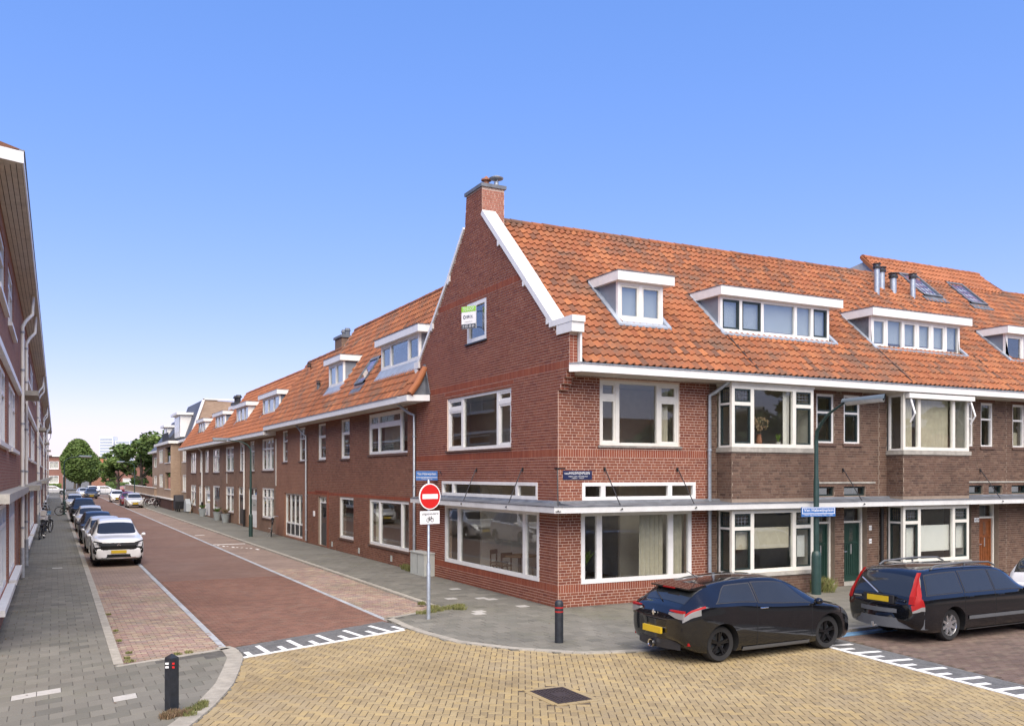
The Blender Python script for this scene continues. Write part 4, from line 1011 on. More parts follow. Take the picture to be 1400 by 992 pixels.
# ================================================================== brown terrace on the square
def side_window(T, F, d, z0, z1, trans, dark, name='side_window'):
    window(T, F, .05, d - .05, z0, z1, trans={0: trans} if trans else None, frame='white_paint', sash={(0,0),(0,1)} if dark else None, sashm='dark_sash', w=-.01, fw=.05, flat=True, name=name, depth=.08, leaded=((0,1),) if trans and dark else ())
def terrace(x0, x1, bay, ups, ground_holes, label, dark=True, brick='brown_brick', n_single=300, curts=None, gcurts=None, rods=()):
    T = thing('terrace_house', (x0, 0, 0), label, 'house', 'brown brick houses along the square')
    bx0, bx1 = bay; holes = [(bx0, bx1, 4.02, 5.74), (bx0, bx1, .62, 2.37)] + [(a, b, 4.22, 5.68) for a, b in ups] + ground_holes
    outer = rect(x0 + (.002), x1, 0, 5.82)
    W = wall(FF, outer, holes, .3, 'mortar_brown', T)
    brickwork(FF, lay(outer, holes + [(bx0 + .02, bx1 - .02, 0, 4.1)], [(a - .1, b + .1, 5.688, 5.82) for a, b in ups]), W, brick, 'brown_soldier', n_single)
    # bay
    D = .6; FB = shifted(FF, D); m = MB()
    FF.box(m, bx0, bx1, .003, D - .001, 2.56, 3.92)
    B = part('bay_window', m, 'mortar_brown', T); m = MB(); FF.box(m, bx0, bx1, .003, D - .001, 0, .54); part('bay_base', m, 'mortar_brown', B)
    FSd = Face((bx0, 0, 0), (0, -1, 0), (-1, 0, 0))
    for z0, z1 in ((2.66, 3.92), (0, .54)):
        k = MB()
        for b in lay(rect(bx0, bx1, z0, z1), [], [], zmin=z0): brick_faces(k, FB, b, 0, .007)
        for b in lay(rect(0, D, z0, z1), [], [], zmin=z0): brick_faces(k, FSd, b, 0, .007)
        part('brickwork', k, brick, B, kind='stuff')
    for z0, z1, o in ((3.92, 4.04, .05), (.54, .63, .06)):
        m = MB(); FF.box(m, bx0 - o, bx1 + o, 0, D + o, z0, z1); part('bay_sill', m, 'concrete', B)
    c1, c2 = bx0 + .72, bx1 - .72
    for z0, z1, tz, ld in ((4.05, 5.72, 5.22, 1), (.64, 2.36, 1.86, 1)):
        tr = {0: [tz], 2: [tz]} if dark else ({0: [1.86], 2: [1.86]} if z0 < 1 else None)
        sh = {(0,0),(0,1),(2,0),(2,1)} if (dark or z0 < 1) else None
        cu = (curts if z0 > 1 else gcurts) or []
        window(B, FB, bx0, bx1, z0, z1, mull=[c1, c2], trans=tr, sash=sh, sashm='dark_sash', frame='cream_paint', fw=.10, mw=.12, w=0.0, flat=True, name='window_frame', leaded=((0,1),(2,1)) if (dark or z0 < 1) else (), sw=.045, curt=[(a, b, max(z0, c), min(z1, d), k) for a, b, c, d, k in cu])
        side_window(B, FSd, D, z0, z1, [tz] if (dark or z0 < 1) else None, dark or z0 < 1)
        m = MB(); FF.box(m, bx1 - .06, bx1 + .002, 0, D - .1, z0, z1); part('bay_side_panel', m, 'cream_paint', B)
    m = MB(); FF.box(m, bx0 - .02, bx1 + .02, -.0, D + .03, 5.72, 5.80); part('bay_top', m, 'cream_paint', B)
    for a, b in ups:
        window(T, FF, a, b, 4.22, 5.68, trans={0: [5.14]}, sash={(0,0),(0,1)} if dark else None, sashm='dark_sash', frame='white_paint', fw=.07, w=-.03, sill=('brick_sill', .07, .05), curt=[(a+.05, b-.05, 4.3, 4.75, 'beige')] if random.random() < .5 else None)
    room(T, FF, x0 + .1, x1 - .1, 3.55, 5.8, 2.4, w=-.31); room(T, FF, x0 + .1, x1 - .1, .1, 2.6, 2.4, w=-.75)
    g = MB(); FF.box(g, x0, x1, .02, .80, 5.80, 5.99); G = part('gutter', g, WP, T)
    g = MB(); FF.box(g, x0, x1, .55, .83, 5.995, 6.015); part('gutter_lip', g, 'zinc', G); g = MB(); FF.box(g, x0, x1, .02, .70, 5.785, 5.798); part('soffit', g, 'soffit_paint', G)
    canopy(T, FF, x0, x1, .8, rods=rods)
    return T
def porch(T, u0, u1, z1, doors, mat='green_door', wallm='row_brick_brown', d=.20):
    """recess with one or more panelled doors"""
    m = MB(); p = FF.p
    e = -.302; m.poly([p(u0,e,0),p(u0,-d-.3,0),p(u0,-d-.3,z1),p(u0,e,z1)]); m.poly([p(u1,e,0),p(u1,-d-.3,0),p(u1,-d-.3,z1),p(u1,e,z1)]); m.poly([p(u0,e,z1),p(u1,e,z1),p(u1,-d-.3,z1),p(u0,-d-.3,z1)])
    P = part('porch', m, wallm, T); m = MB(); FF.box(m, u0, u1, -d - .3, .0, .0, .10); part('doorstep', m, 'concrete', P)
    for a, b in doors:
        m = MB(); FF.box(m, a - .07, a, -d - .06, -d + .05, .1, z1); FF.box(m, b, b + .07, -d - .06, -d + .05, .1, z1); FF.box(m, a, b, -d - .06, -d + .048, z1 - .08, z1); FF.box(m, a, b, -d - .06, -d + .046, 1.86, 1.92); part('door_frame', m, 'cream_paint', P)
        m = MB(); FF.box(m, a, b, -d - .05, -d - .01, .1, 1.86); D = part('door', m, mat, T)
        n = 6; k = MB()
        for i in range(n): s = (b - a - .2) / n; FF.box(k, a + .1 + i*s + .012, a + .1 + (i+1)*s - .012, -d - .01, -d + .004, .3, 1.2)
        FF.box(k, a + .02, b - .02, -d - .01, -d + .008, .1, .24); FF.box(k, a + .02, a + .09, -d - .01, -d + .008, .24, 1.84); FF.box(k, b - .09, b - .02, -d - .01, -d + .008, .24, 1.84); FF.box(k, a + .09, b - .09, -d - .01, -d + .0075, 1.76, 1.84); FF.box(k, a + .09, b - .09, -d - .01, -d + .0075, 1.22, 1.28)
        part('door_panel', k, mat, D)
        k = MB(); FF.box(k, (a+b)/2 - .07, (a+b)/2 + .07, -d, -d + .012, 1.3, 1.74); part('door_pane', k, 'window_glass', D)
        k = MB(); FF.box(k, (a+b)/2 - .02, (a+b)/2 + .02, -d, -d + .02, .92, 1.22); part('letterbox', k, 'steel', D)
        k = MB(); k.tube([FF.p(a + .06, -d, 1.0), FF.p(a + .06, -d + .06, 1.0), FF.p(a + .15, -d + .06, 1.0)], .012, 6); part('handle', k, 'steel', D)
        k = MB(); FF.box(k, a, b, -d - .03, -d - .02, 1.92, z1 - .08); part('fanlight', k, 'window_glass', P)
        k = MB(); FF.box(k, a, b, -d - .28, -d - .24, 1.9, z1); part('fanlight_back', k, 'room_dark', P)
H2 = terrace(4.75, 11.3, (5.02, 7.99), [(8.72, 9.43), (9.83, 10.51)], [(8.70, 9.46, 0, 2.37), (9.84, 10.80, 0, 2.37), (8.70, 9.44, 2.68, 2.96), (9.84, 10.74, 2.68, 2.96)],
    'brown brick terrace house joined to the red corner house, with two green doors', rods=(9.78,),
    curts=[(7.0, 7.25, 4.1, 5.7, 'white'), (7.35, 7.55, 4.1, 5.7, 'beige')], gcurts=[(5.15, 7.2, 1.28, 1.86, 'blind_beige'), (7.25, 7.8, 1.0, 1.6, 'blind')])
porch(H2, 8.70, 9.46, 2.37, [(8.78, 9.38)]); porch(H2, 9.84, 10.80, 2.37, [(9.96, 10.70)])
H3 = terrace(11.3, 17.42, (11.66, 14.68), [(15.10, 15.72), (16.10, 16.72)], [(15.35, 15.62, 0, 2.37), (16.02, 17.02, 0, 2.37), (15.0, 15.2, 2.68, 2.96), (15.45, 16.2, 2.68, 2.96), (16.5, 17.2, 2.68, 2.96)],
    'brown brick terrace house behind the black estate car, with an awning over its bay', dark=False, n_single=250, rods=(16.05,),
    curts=[(11.8, 12.25, 4.1, 5.7, 'beige'), (12.5, 13.9, 4.1, 5.7, 'beige')], gcurts=[(11.85, 12.3, .7, 1.7, 'blind'), (12.46, 13.95, .95, 1.75, 'blind'), (14.1, 14.6, 1.0, 1.8, 'blind')])
porch(H3, 15.35, 15.62, 2.37, []); porch(H3, 16.02, 17.02, 2.37, [(16.18, 16.92)], 'brown_door')
H4 = terrace(17.42, 24.0, (19.2, 22.2), [(17.75, 18.4)], [(17.7, 18.5, 2.68, 2.96)], 'brown brick terrace house at the right edge of the view', dark=False, n_single=60, rods=(22.6,))
for T, hs in ((H2, [(8.70,9.44),(9.84,10.74)]), (H3, [(15.0,15.2),(15.45,16.2),(16.5,17.2)]), (H4, [(17.7,18.5)])):
    for a, b in hs: window(T, FF, a, b, 2.68, 2.96, frame='dark_sash', fw=.05, w=-.06)
    a = min(h[0] for h in hs) - .1; b = max(h[1] for h in hs) + .4; m = MB(); FF.box(m, a, b, .0, .03, 3.05, 3.10); part('lintel_band', m, 'concrete', T)
pipe(H3, FF, 11.10 + .25, .1, 2.3, off=.09, r=.05, mat='black_iron')
m = MB(); FF.box(m, 14.72, 14.86, .0, .35, .1, 2.37); part('pilaster', m, 'cream_paint', H3)
# house numbers
for x, s, z in ((10.93, '12', 1.70), (10.93, '14', 1.30), (15.80, '16', 1.83), (15.93, '18', 1.83)):
    o = part('number_plate', FF.box(MB(), x - .055, x + .055, .008, .02, z - .07, z + .07), 'reflect_white', H2 if x < 11 else H3); text(o, 'lettering', s, 'sign_text_black', (x, -.022, z), (1,0,0), (0,0,1), .07)
# awning
aw = thing('folded_awning', (11.9, -.7, 5.6), 'white retracted awning with folded arms above the second bay window', 'awning')
part('cassette', FF.box(MB(), 11.72, 14.72, .62, .78, 5.62, 5.76), WP, aw)
for x in (11.86, 14.62): part('arm', MB().tube([(x,-.70,5.62),(x,-.86,5.15),(x+.02,-.68,4.9)], .03, 6), 'reflect_white', aw)
# roofs of the terrace
D2 = dhole(5.92, 10.22, .95, 8.45, SL, EZ, ED); D3 = dhole(12.05, 16.3, .95, 8.35, SL, EZ, ED); D4 = dhole(18.9, 22.6, .95, 8.3, SL, EZ, ED)
roof(H2, FF, 4.75, 11.3, ED, EZ, SL, RD, [D2]); roof(H3, FF, 11.3, 17.42, ED, EZ, SL, RD, [D3], n_single=200); roof(H4, FF, 17.42, 24.0, ED, EZ, SL, RD, [D4], n_single=40)
rf5, _ = roof(H4, FF, 24.0, 34.0, ED, EZ, SL, RD, [], n_single=0)
dormer(H2, FF, 5.92, 10.2, .95, 7.43, 8.45, zrm, 5, mull=[6.68, 7.5, 8.82, 9.5], sash={(0,0),(1,0),(4,0)}, sashm='dark_sash', curt=[(6.0,10.1,7.4,8.4,'blind')], oL=.12, oR=.42)
dormer(H3, FF, 12.05, 16.3, .95, 7.36, 8.36, zrm, 6, mull=[12.75, 13.5, 14.2, 14.9, 15.6], sash={(0,0),(2,0),(3,0),(4,0)}, curt=[(12.1,16.2,7.4,8.3,'blind')], oL=.12, oR=.42, cheek='lead')
dormer(H4, FF, 18.75, 22.6, .95, 7.22, 8.28, zrm, 4, sash={(0,0)}, oL=.12, oR=.42)
for x_, d_ in ((5.95,.72),(12.0,.72),(16.75,.72),(22.9,.72),(10.45,.72)):
    m = MB(); m.prism([FF.p(x_, .62, zrm(-.62) + .075), FF.p(x_ - .03, -d_, zrm(d_) + .075), FF.p(x_ + .03, -d_, zrm(d_) + .075), FF.p(x_ + .045, .62, zrm(-.62) + .075)], (0, 0, .02)); part('tile_joint', m, 'roof_underlay', H2 if x_ < 11.3 else (H3 if x_ < 17.4 else H4))
# raised roof piece behind, with skylights and flues
RH = thing('raised_roof', (20.5, 5, 10.8), 'higher roof block rising behind the terrace ridge with two skylights and metal flues', 'rooftop extension')
m = MB(); m.prism([(17.1,4.4,10.3),(17.1,5.65,11.62),(17.1,9.5,11.05),(17.1,9.5,10.0)], (6.8,0,0)); part('side_wall', m, 'grey_render', RH)
roof(RH, FF, 17.05, 23.95, 4.62, zrm(4.62) + .03, SL * 1.04, 5.7, [], 'pantile_bright', 0)
m = MB(); m.prism([(16.98,4.3,10.55),(16.98,5.72,11.86),(16.98,5.72,11.7),(16.98,4.5,10.5)], (.16,0,0)); part('verge', m, 'pantile_bright', RH)
m = MB(); m.prism([(23.9,5.72,11.86),(24.6,4.7,10.85),(24.6,4.9,10.7),(23.9,5.9,11.6)], (.1,.05,0)); m.poly([(23.92,5.7,11.75),(24.7,4.72,10.86),(23.92,4.72,10.86)]); part('hip', m, 'pantile_bright', RH)
skylight(H4, FF, 18.05, 19.1, 3.75, 4.95, zrm, .0); skylight(H4, FF, 20.6, 21.6, 3.65, 4.8, zrm)
for u, d, h, r in ((15.35, 3.55, 1.05, .10), (16.0, 3.9, .75, .12), (16.5, 3.8, .65, .12), (17.3, 3.6, .85, .10)): roof_vent(H3 if u < 17.4 else H4, FF, u, d, zrm, h, r, mat='galvanised')

# ================================================================== the street row
SR = 1.5
def cur(a, b, z0, z1, kind='white'): return [(a + .06, b - .06, z0 + .03, z1 - .03, kind)]
def row_house(y0, y1, ez, ridge_d, wins, doors, dorm, label, brick='row_brick_brown', smat=None, n_single=0, tile='pantile_orange', soldier=None, bricks=False, lowend=True):
    T = thing('row_house', (0, y0, 0), label, 'house', 'brick row houses along the narrow street')
    holes = [w[:4] for w in wins] + [d[:4] for d in doors]
    outer = rect(y0 + .002, y1, 0, ez)
    W = wall(FG, outer, holes, .3, brick, T, w=-.003)
    for w_ in wins:
        a, b, z0, z1, kw = w_
        kw = dict(kw); window(T, shifted(FG, -.003), a, b, z0, z1, sill=('brick_sill', .07, .05), **kw)
    for d_ in doors:
        a, b, z0, z1, kw = d_
        kw = dict(kw); mat = kw.pop('mat', 'black_door'); kind = kw.pop('kind', 'door'); F = shifted(FG, -.08)
        m = MB(); F.box(m, a, a + .08, -.1, .0, z0, z1); F.box(m, b - .08, b, -.1, .0, z0, z1); F.box(m, a + .08, b - .08, -.1, -.001, z1 - .08, z1); fr = part('door_frame', m, WP, T)
        if kind == 'door':
            F.box(m2 := MB(), a + .08, b - .08, -.08, -.03, z0 + .02, 2.0); D = part('door', m2, mat, T)
            m2 = MB(); F.box(m2, a + .2, b - .2, -.03, -.02, 1.1, 1.8); part('door_pane', m2, 'window_glass', D)
            m2 = MB(); F.box(m2, a + .16, b - .16, -.03, -.022, .25, .95); part('door_panel', m2, mat, D)
            m2 = MB(); F.box(m2, a + .12, a + .15, -.03, .03, .95, 1.1); part('handle', m2, 'steel', D)
            m2 = MB(); F.box(m2, a + .08, b - .08, -.07, -.05, 2.06, z1 - .08); part('fanlight', m2, 'window_glass', fr); m2 = MB(); F.box(m2, a + .08, b - .08, -.08, -.01, 2.0, 2.06); F.box(m2, (a+b)/2 - .02, (a+b)/2 + .02, -.075, -.02, 2.06, z1 - .08); part('transom', m2, WP, fr)
        else:   # glazed door set with side lights
            n = 4; st = (b - a - .16) / n
            m2 = MB()
            for i in range(1, n): x = a + .08 + i * st; F.box(m2, x - .045, x + .045, -.09, -.01, z0, z1 - .08)
            F.box(m2, a + .08, b - .08, -.09, -.012, .75, .83); F.box(m2, a + .08, b - .08, -.09, -.012, z0, z0 + .1); part('glazing_bar', m2, WP, fr)
            m2 = MB(); F.box(m2, a + .08, b - .08, -.06, -.05, z0 + .05, z1 - .08); part('pane', m2, 'window_glass', fr)
            m2 = MB(); F.box(m2, a + .1, b - .1, -.049, -.03, z0 + .1, .75); part('door_panel', m2, 'black_door', fr)
    room(T, FG, y0 + .1, y1 - .1, 3.4, 5.6, 2.2, w=-.31); room(T, FG, y0 + .1, y1 - .1, .05, 2.9, 2.2, w=-.31)
    if bricks:
        lst = lay(outer, holes, soldier or []); brickwork(FG, lst, W, bricks, smat, n_single, w=-.003)
    g = MB(); FG.box(g, y0, y1, .0, .70, ez - .10, ez + .10); G = part('gutter', g, WP, T); g = MB(); FG.box(g, y0, y1, .45, .72, ez + .102, ez + .12); part('gutter_lip', g, 'zinc', G); g = MB(); FG.box(g, y0, y1, .0, .6, ez - .115, ez - .102); part('soffit', g, 'soffit_paint', G)
    e = ez + .13; zr = lambda d: e + SR * (d + .55)
    hl = [dhole(a, b, df, zt, SR, e, -.55) for a, b, df, zb, zt, *_ in dorm]
    roof(T, FG, y0, y1, -.55, e, SR, ridge_d, hl, tile, n_single)
    for a, b, df, zb, zt, kw in dorm: dormer(T, FG, a, b, df, zb, zt, zr, 3, **kw)
    if lowend:
        m = MB(); m.box(ridge_d, 9.0, y0, y1, 3, zr(ridge_d) - .1); part('house_body', m, 'row_brick_dark', T)
    return T, zr
U = dict(fw=.08)
def slim(a, b, z0=4.0, z1=5.66, c=None, **k): return (a, b, z0, z1, dict(trans={0: [z0 + (z1 - z0) * .66]}, fw=.07, curt=c, **k))
R1, zr1 = row_house(9.68, 24.45, 5.85, 2.5,
    [(10.54, 14.85, 4.08, 5.66, dict(mull=[13.75, 11.3], trans={2: [5.2]}, sash={(2,0),(2,1)}, fw=.08, mw=.12, curt=[(11.4,13.6,4.2,5.6,'beige')])), slim(17.39, 18.63, sash={(0,0)}), slim(21.06, 22.33, sash={(0,0)}),
     (10.40, 14.79, .6, 2.36, dict(mull=[11.22, 13.66], fw=.10, mw=.14, curt=[(13.8,14.6,.7,2.3,'beige')])), (16.85, 18.87, .6, 2.36, dict(fw=.10))],
    [(20.97, 22.33, .05, 2.32, dict(mat='black_door'))],
    [(10.15, 14.15, .3, 7.33, 8.27, dict(cheek='grey_cheek', mull=[11.2, 13.1], sash={(0,0),(2,0)}, oL=.35, oR=.3, sashm='cream_paint')), (19.25, 21.5, .3, 7.30, 8.33, dict(cheek='grey_cheek', mull=[20.4], sash={(0,0),(1,0)}, oL=.15, oR=.3, sashm='cream_paint', curt=[(19.4,21.4,7.4,8.2,'blind')]))],
    'brick row house next to the corner house gable, with the highest roof and two dormers', 'mortar_brown', 'soldier_brick', 60, 'pantile_orange',
    [(9.7, 24.4, 2.376, 2.52), (9.7, 24.4, 5.688, 5.832)], 'brown_red')
skylight(R1, FG, 15.6, 16.8, .10, .85, zr1)
m = MB(); m.prism([(2.5,24.4,zr1(2.5)+.1),(1.7,24.4,zr1(1.7)+.1),(1.7,24.4,zr1(1.7)-.15),(2.5,24.4,zr1(2.5)-.3)], (0,.12,0)); part('verge', m, WP, R1)
pipe(R1, FG, 9.68, .7, 5.35, off=.08, top=(.55, .5, 5.76), r=.05, mat='galvanised'); pipe(R1, FG, 24.3, .1, 5.2, off=.08, top=(.5, .45, 5.76), r=.05, mat='zinc')
roof_vent(R1, FG, 23.6, .35, zr1, .45, .07); 
m = MB(); FG.box(m, 9.7, 10.35, .1, .15, 6.05, 6.2); m = MB(); m.tube([(-.02, 8.80, 6.88), (-.32, 8.72, 6.36), (-.62, 8.66, 5.98)], .11, 12); part('hip_tile', m, 'pantile_bright', R1)
roof(R1, FG, 8.78, 9.68, -.55, 5.98, SR, -.02, n_single=20, ridge=False)
m = MB(); m.prism([(-.70,9.69,5.75),(-.70,8.75,5.75),(-.02,8.40,5.75),(-.02,9.69,5.75)],(0,0,.2)); part('gutter_end', m, WP, R1)
m = MB(); m.prism([(-.02,8.70,5.96),(-.58,8.72,5.96),(-.02,8.76,6.8)],(0,.08,0)); m.prism([(-.015,8.35,5.97),(-.015,8.75,5.97),(-.015,8.95,7.0),(-.015,8.8,7.0)],(-.03,0,0)); part('lead_flashing', m, 'lead', R1)
m = MB(); FG.box(m, 22.9, 23.1, .0, .05, 1.35, 1.6); part('number_plate', m, 'reflect_white', R1)
for y in (19.9, 16.0, 12.1): m = MB(); FG.box(m, y, y + .18, .004, .02, .12, .34); part('air_vent', m, 'cabinet_grey', R1)
m = MB(); FG.box(m, 20.6, 22.8, .003, .02, 2.5, 2.58); FG.box(m, 20.6, 20.75, .003, .02, 0, 2.5); part('door_surround', m, 'soldier_brick', R1)

R2_, zr2 = row_house(24.45, 31.2, 5.85, 1.88, [slim(24.76, 25.95), slim(28.47, 29.61)], [(25.31, 29.14, .1, 2.34, dict(kind='glazed'))], [],
    'brick row house with a wide glazed entrance, bicycle parked beside it', 'row_brick_red', None, 40)
m = MB(); FG.box(m, 27.2, 30.9, .0, .25, 6.22, 6.45); o = part('eave_hatch', m, WP, R2_); m = MB(); FG.box(m, 27.35, 30.8, -.3, .18, 5.98, 6.22); part('hatch_base', m, 'lead_pale', o)
roof_vent(R2_, FG, 29.0, 1.3, zr2, .5, .08, mat='terracotta')
m = MB(); m.box(2.0, 2.8, 25.3, 26.5, 8.6, 10.3); c = part('chimney', m, 'row_brick_dark', R2_); m = MB(); m.box(1.93,2.87,25.23,26.57,10.3,10.42); m.lathe([(.13,0),(.13,.25),(.17,.27),(.13,.4)],(2.4,25.6,10.42),10); m.lathe([(.13,0),(.13,.25),(.17,.27),(.13,.4)],(2.4,26.2,10.42),10); part('chimney_cap', m, 'lead', c)
def W3(a, b, z0, z1, cols=3, c='white'): return (a, b, z0, z1, dict(mull=[a + (b - a) * k / cols for k in range(1, cols)], trans={k: [z0 + (z1 - z0) * .68] for k in range(cols)}, fw=.1, mw=.1, curt=cur(a, b, z0, z1, c)))
spec = [
 (31.2, 40.1, 1.80, [W3(31.78,34.86,3.56,5.4), slim(37.09,38.46,3.54,5.4,cur(37.1,38.4,3.6,5.3)), W3(31.69,34.86,.8,2.56)], [(36.4,39.19,.05,2.52,dict(mat='reflect_white'))], (30.9+.5,35.7,.25,6.88,7.82,dict(cheek='grey_cheek', sashm='cream_paint', oR=.6, sash={(1,0)})), 'brown row house behind the street lamp, with a three-light grey-cheeked dormer'),
 (40.1, 48.7, 1.80, [slim(40.46,41.91,3.55,5.36,cur(40.5,41.8,3.6,5.3)), W3(44.07,47.22,3.53,5.28,2), W3(44.07,47.22,.7,2.5,2)], [(40.2,42.59,.05,2.53,dict(mat='black_door'))], (40.2,44.2,.25,6.8,7.8,dict(cheek='white_paint', oR=.6, sash={(2,0)})), 'brown row house with two grey planters under its white window'),
 (48.7, 58.0, 1.05, [W3(49.82,52.89,3.49,5.26,2), slim(55.05,56.72,3.5,5.28,cur(55.1,56.6,3.6,5.2)), (49.82,52.89,.7,2.5,dict(fw=.12))], [(54.28,57.23,.05,2.45,dict(mat='reflect_white'))], (48.9,53.0,.25,6.85,7.75,dict(cheek='grey_cheek', oR=.5)), 'dark brown row house with a plain ground floor window and potted plant'),
 (58.0, 67.9, 1.05, [slim(58.3,59.64,3.5,5.28,cur(58.4,59.6,3.6,5.2)), W3(61.85,65.02,3.47,5.25,2), W3(61.85,65.02,.65,2.44,2)], [(58.2,60.4,.05,2.44,dict(mat='reflect_white'))], (56.9+1.2,61.8,.25,6.7,7.72,dict(cheek='white_paint', oR=.5)), 'last brown row house before the pale brick flats')]
RR = []
for i, (a, b, rd, wn, dr, dm, lab) in enumerate(spec):
    T, zz = row_house(a, b, 5.62, rd, wn, dr, [dm], lab, ['row_brick_brown', 'row_brick_brown', 'row_brick_dark', 'row_brick_brown'][i], tile='pantile_bright'); RR.append(T)
pipe(RR[0], FG, 39.95, .2, 5.2, off=.08, top=(.2, .4, 5.55), r=.06, mat='white_paint', shoe=1.1); pipe(RR[2], FG, 57.85, .2, 5.2, off=.08, top=(.2, .4, 5.55), r=.06, mat='white_paint', shoe=1.1)
m = MB(); zz4 = lambda d: 5.75 + SR * (d + .55); m.prism([(1.85,48.6,zz4(1.8)+.12),(.95,48.6,zz4(.95)+.12),(.95,48.6,zz4(.95)-.2),(1.85,48.6,zz4(1.8)-.25)], (0,.25,0)); part('verge', m, WP, RR[1])
m = MB(); m.box(2.2, 3.3, 56, 59.0, 7.5, 9.0); c = part('chimney', m, 'white_paint', RR[3]); m = MB(); m.box(2.3,3.2,56.8,58.4,9.0,9.3); m.lathe([(.18,0),(.18,.35),(.3,.4),(.2,.6)],(2.7,57.1,9.3),10); m.lathe([(.18,0),(.18,.35),(.3,.4),(.2,.6)],(2.7,58.0,9.3),10); part('chimney_pots', m, 'black_iron', c)
for y in (46.5, 31.0): m = MB(); FG.box(m, y, y + .25, .0, .03, 2.7, 5.3 if y < 40 else 3.6); part('wall_strip', m, 'soffit_paint', RR[0] if y < 40 else RR[1])

# ================================================================== the tall terrace on the left
FL = Face((-12.17, 0, 0), (.0063, 1, 0), (1, -.0063, 0))
def left_house(y0, y1, g, f1, f2, label, pipes, doors=(), end=False, planks=True):
    T = thing('tall_house', (-12.2, y0, 0), label, 'house', 'tall brick houses along the left pavement')
    holes = [(a, b, .62, 2.64) for a, b in g] + [(a, b, 4.0, 5.74) for a, b in f1] + [(a, b, 7.12, 8.66) for a, b in f2] + [(a, b, .05, 2.4) for a, b in doors]
    wall(FL, rect(y0, y1, 0, 9.14), holes, .3, 'left_brick', T)
    for a, b in g:
        n = 3 if b - a > 3 else 2
        window(T, FL, a, b, .62, 2.64, mull=[a + (b - a) * k / n for k in range(1, n)], trans={k: [2.12] for k in range(n)}, fw=.11, mw=.13, sill=(WP, .13, .17), curt=[(a+.1, a+(b-a)*.4, .7, 2.5, 'white')])
    for a, b in f1:
        n = 3 if b - a > 3 else 2
        window(T, FL, a, b, 4.0, 5.74, mull=[a + (b - a) * k / n for k in range(1, n)], trans={0: [5.2], n-1: [5.2]}, fw=.1, mw=.12, sill=(WP, .1, .1), curt=[(b-(b-a)*.35, b-.1, 4.1, 5.6, 'white')])
    for a, b in f2:
        n = 2 if b - a < 4 else 4
        window(T, FL, a, b, 7.12, 8.66, mull=[a + (b - a) * k / n for k in range(1, n)], trans={k: [8.2] for k in range(n)}, fw=.1, mw=.12, sill=(WP, .1, .1))
    for a, b in doors:
        m = MB(); FL.box(m, a, b, -.25, -.2, .05, 2.4); d = part('door', m, 'green_door', T); m = MB(); FL.box(m, a + .2, b - .2, -.2, -.19, 1.3, 2.2); part('door_pane', m, 'window_glass', d)
    for z0, z1 in ((.1, 2.9), (3.5, 5.9), (6.6, 8.9)): room(T, FL, y0 + .1, y1 - .1, z0, z1, 3.0, w=-.31)
    m = MB(); FL.box(m, y0 + .1, y1 - 2.2, .003, .30, 2.76, 2.94); part('ledge', m, 'concrete', T)
    m = MB(); FL.box(m, y0 + .1, y1 - 2.4, .003, .12, 5.80, 5.95); part('lintel_band', m, WP, T)
    m = MB(); FL.box(m, y1 - 2.2, y1 + 2.4, .003, .62, 2.80, 2.97); part('entrance_canopy', m, 'concrete', T)
    m = MB(); FL.box(m, y1 - 1.0, y1 + 1.6, .003, .55, 5.93, 6.09); part('balcony_slab', m, 'concrete', T)
    m = MB(); FL.box(m, y0, y1, .50, .53, 9.11, 9.33); G = part('eave_fascia', m, WP, T); m = MB(); FL.box(m, y0, y1, .45, .55, 9.332, 9.36); part('gutter_lip', m, 'lead', G)
    n = 5
    for k in range(n): m = MB(); a, b = k * .5 / n, (k + 1) * .5 / n; FL.box(m, y0, y1, a + .006, b - .006, 9.125, 9.14); part('soffit_board', m, 'soffit_paint', G)
    m = MB(); FL.box(m, y0, y1, .0, .50, 9.143, 9.16); part('soffit_backing', m, 'roof_underlay', G)
    m = MB(); m.prism([FL.p(y0,.5,9.36),FL.p(y0,-4.0,10.7),FL.p(y0,-8.0,9.36)], FL.ud*(y1-y0)); part('roof', m, 'pantile_orange', T)
    for u in pipes:
        m = MB(); m.tube([FL.p(u,.12,.1),FL.p(u,.12,8.0),FL.p(u+.25,.2,8.22),FL.p(u+.6,.38,8.5),FL.p(u+.65,.4,9.12)], .055, 10); o = part('downpipe', m, 'cream_paint', T, smooth=50)
        m = MB(); m.tube([FL.p(u,.12,.05),FL.p(u,.12,1.0)], .07, 10); part('pipe_shoe', m, 'zinc', o)
        m = MB()
        for z in (1.6, 3.4, 4.9, 6.6, 7.8): m.tube([FL.p(u,.12,z),FL.p(u,.12,z+.06)], .068, 10)
        part('pipe_bracket', m, 'zinc', o)
    return T
LH1 = left_house(-.2, 15.4, [(1.2,6.2),(7.0,11.2)], [(1.0,5.6),(6.8,11.6)], [(1.2,5.0),(6.4,9.6)], 'nearest tall brick house on the left, with a concrete ledge over its windows', (13.2,), ((13.6,14.8),))
LH2 = left_house(15.4, 41.7, [(19.6,25.6),(27.2,36.8)], [(19.2,27.4),(29.0,38.6)], [(19.2,26.5),(28.5,35.2)], 'second tall brick house on the left, where the bicycles lean', (17.4,39.8), ((15.8,17.0),))
LH3 = left_house(41.7, 68.0, [(46,52),(54,63)], [(45.5,53.5),(55.2,65)], [(45.5,52.5),(55,62)], 'third tall brick house along the left pavement', (43.6,66.2))
LH4 = left_house(68.0, 94.3, [(72,78),(80,89)], [(72,79.5),(81.5,91)], [(72,79),(81,88)], 'fourth tall brick house along the left pavement', (70,92.4))
LH5 = left_house(94.3, 124.0, [(99,105),(107,118)], [(99,106),(108,118)], [(99,106),(108,118)], 'farthest tall brick house at the far end of the left terrace', (96.3,121.5))
m = MB(); c, s = math.cos(R(21)), math.sin(R(21)); q = lambda a, b, z: (-12.19 - a*c + b*s, -.2 - a*s - b*c, z)
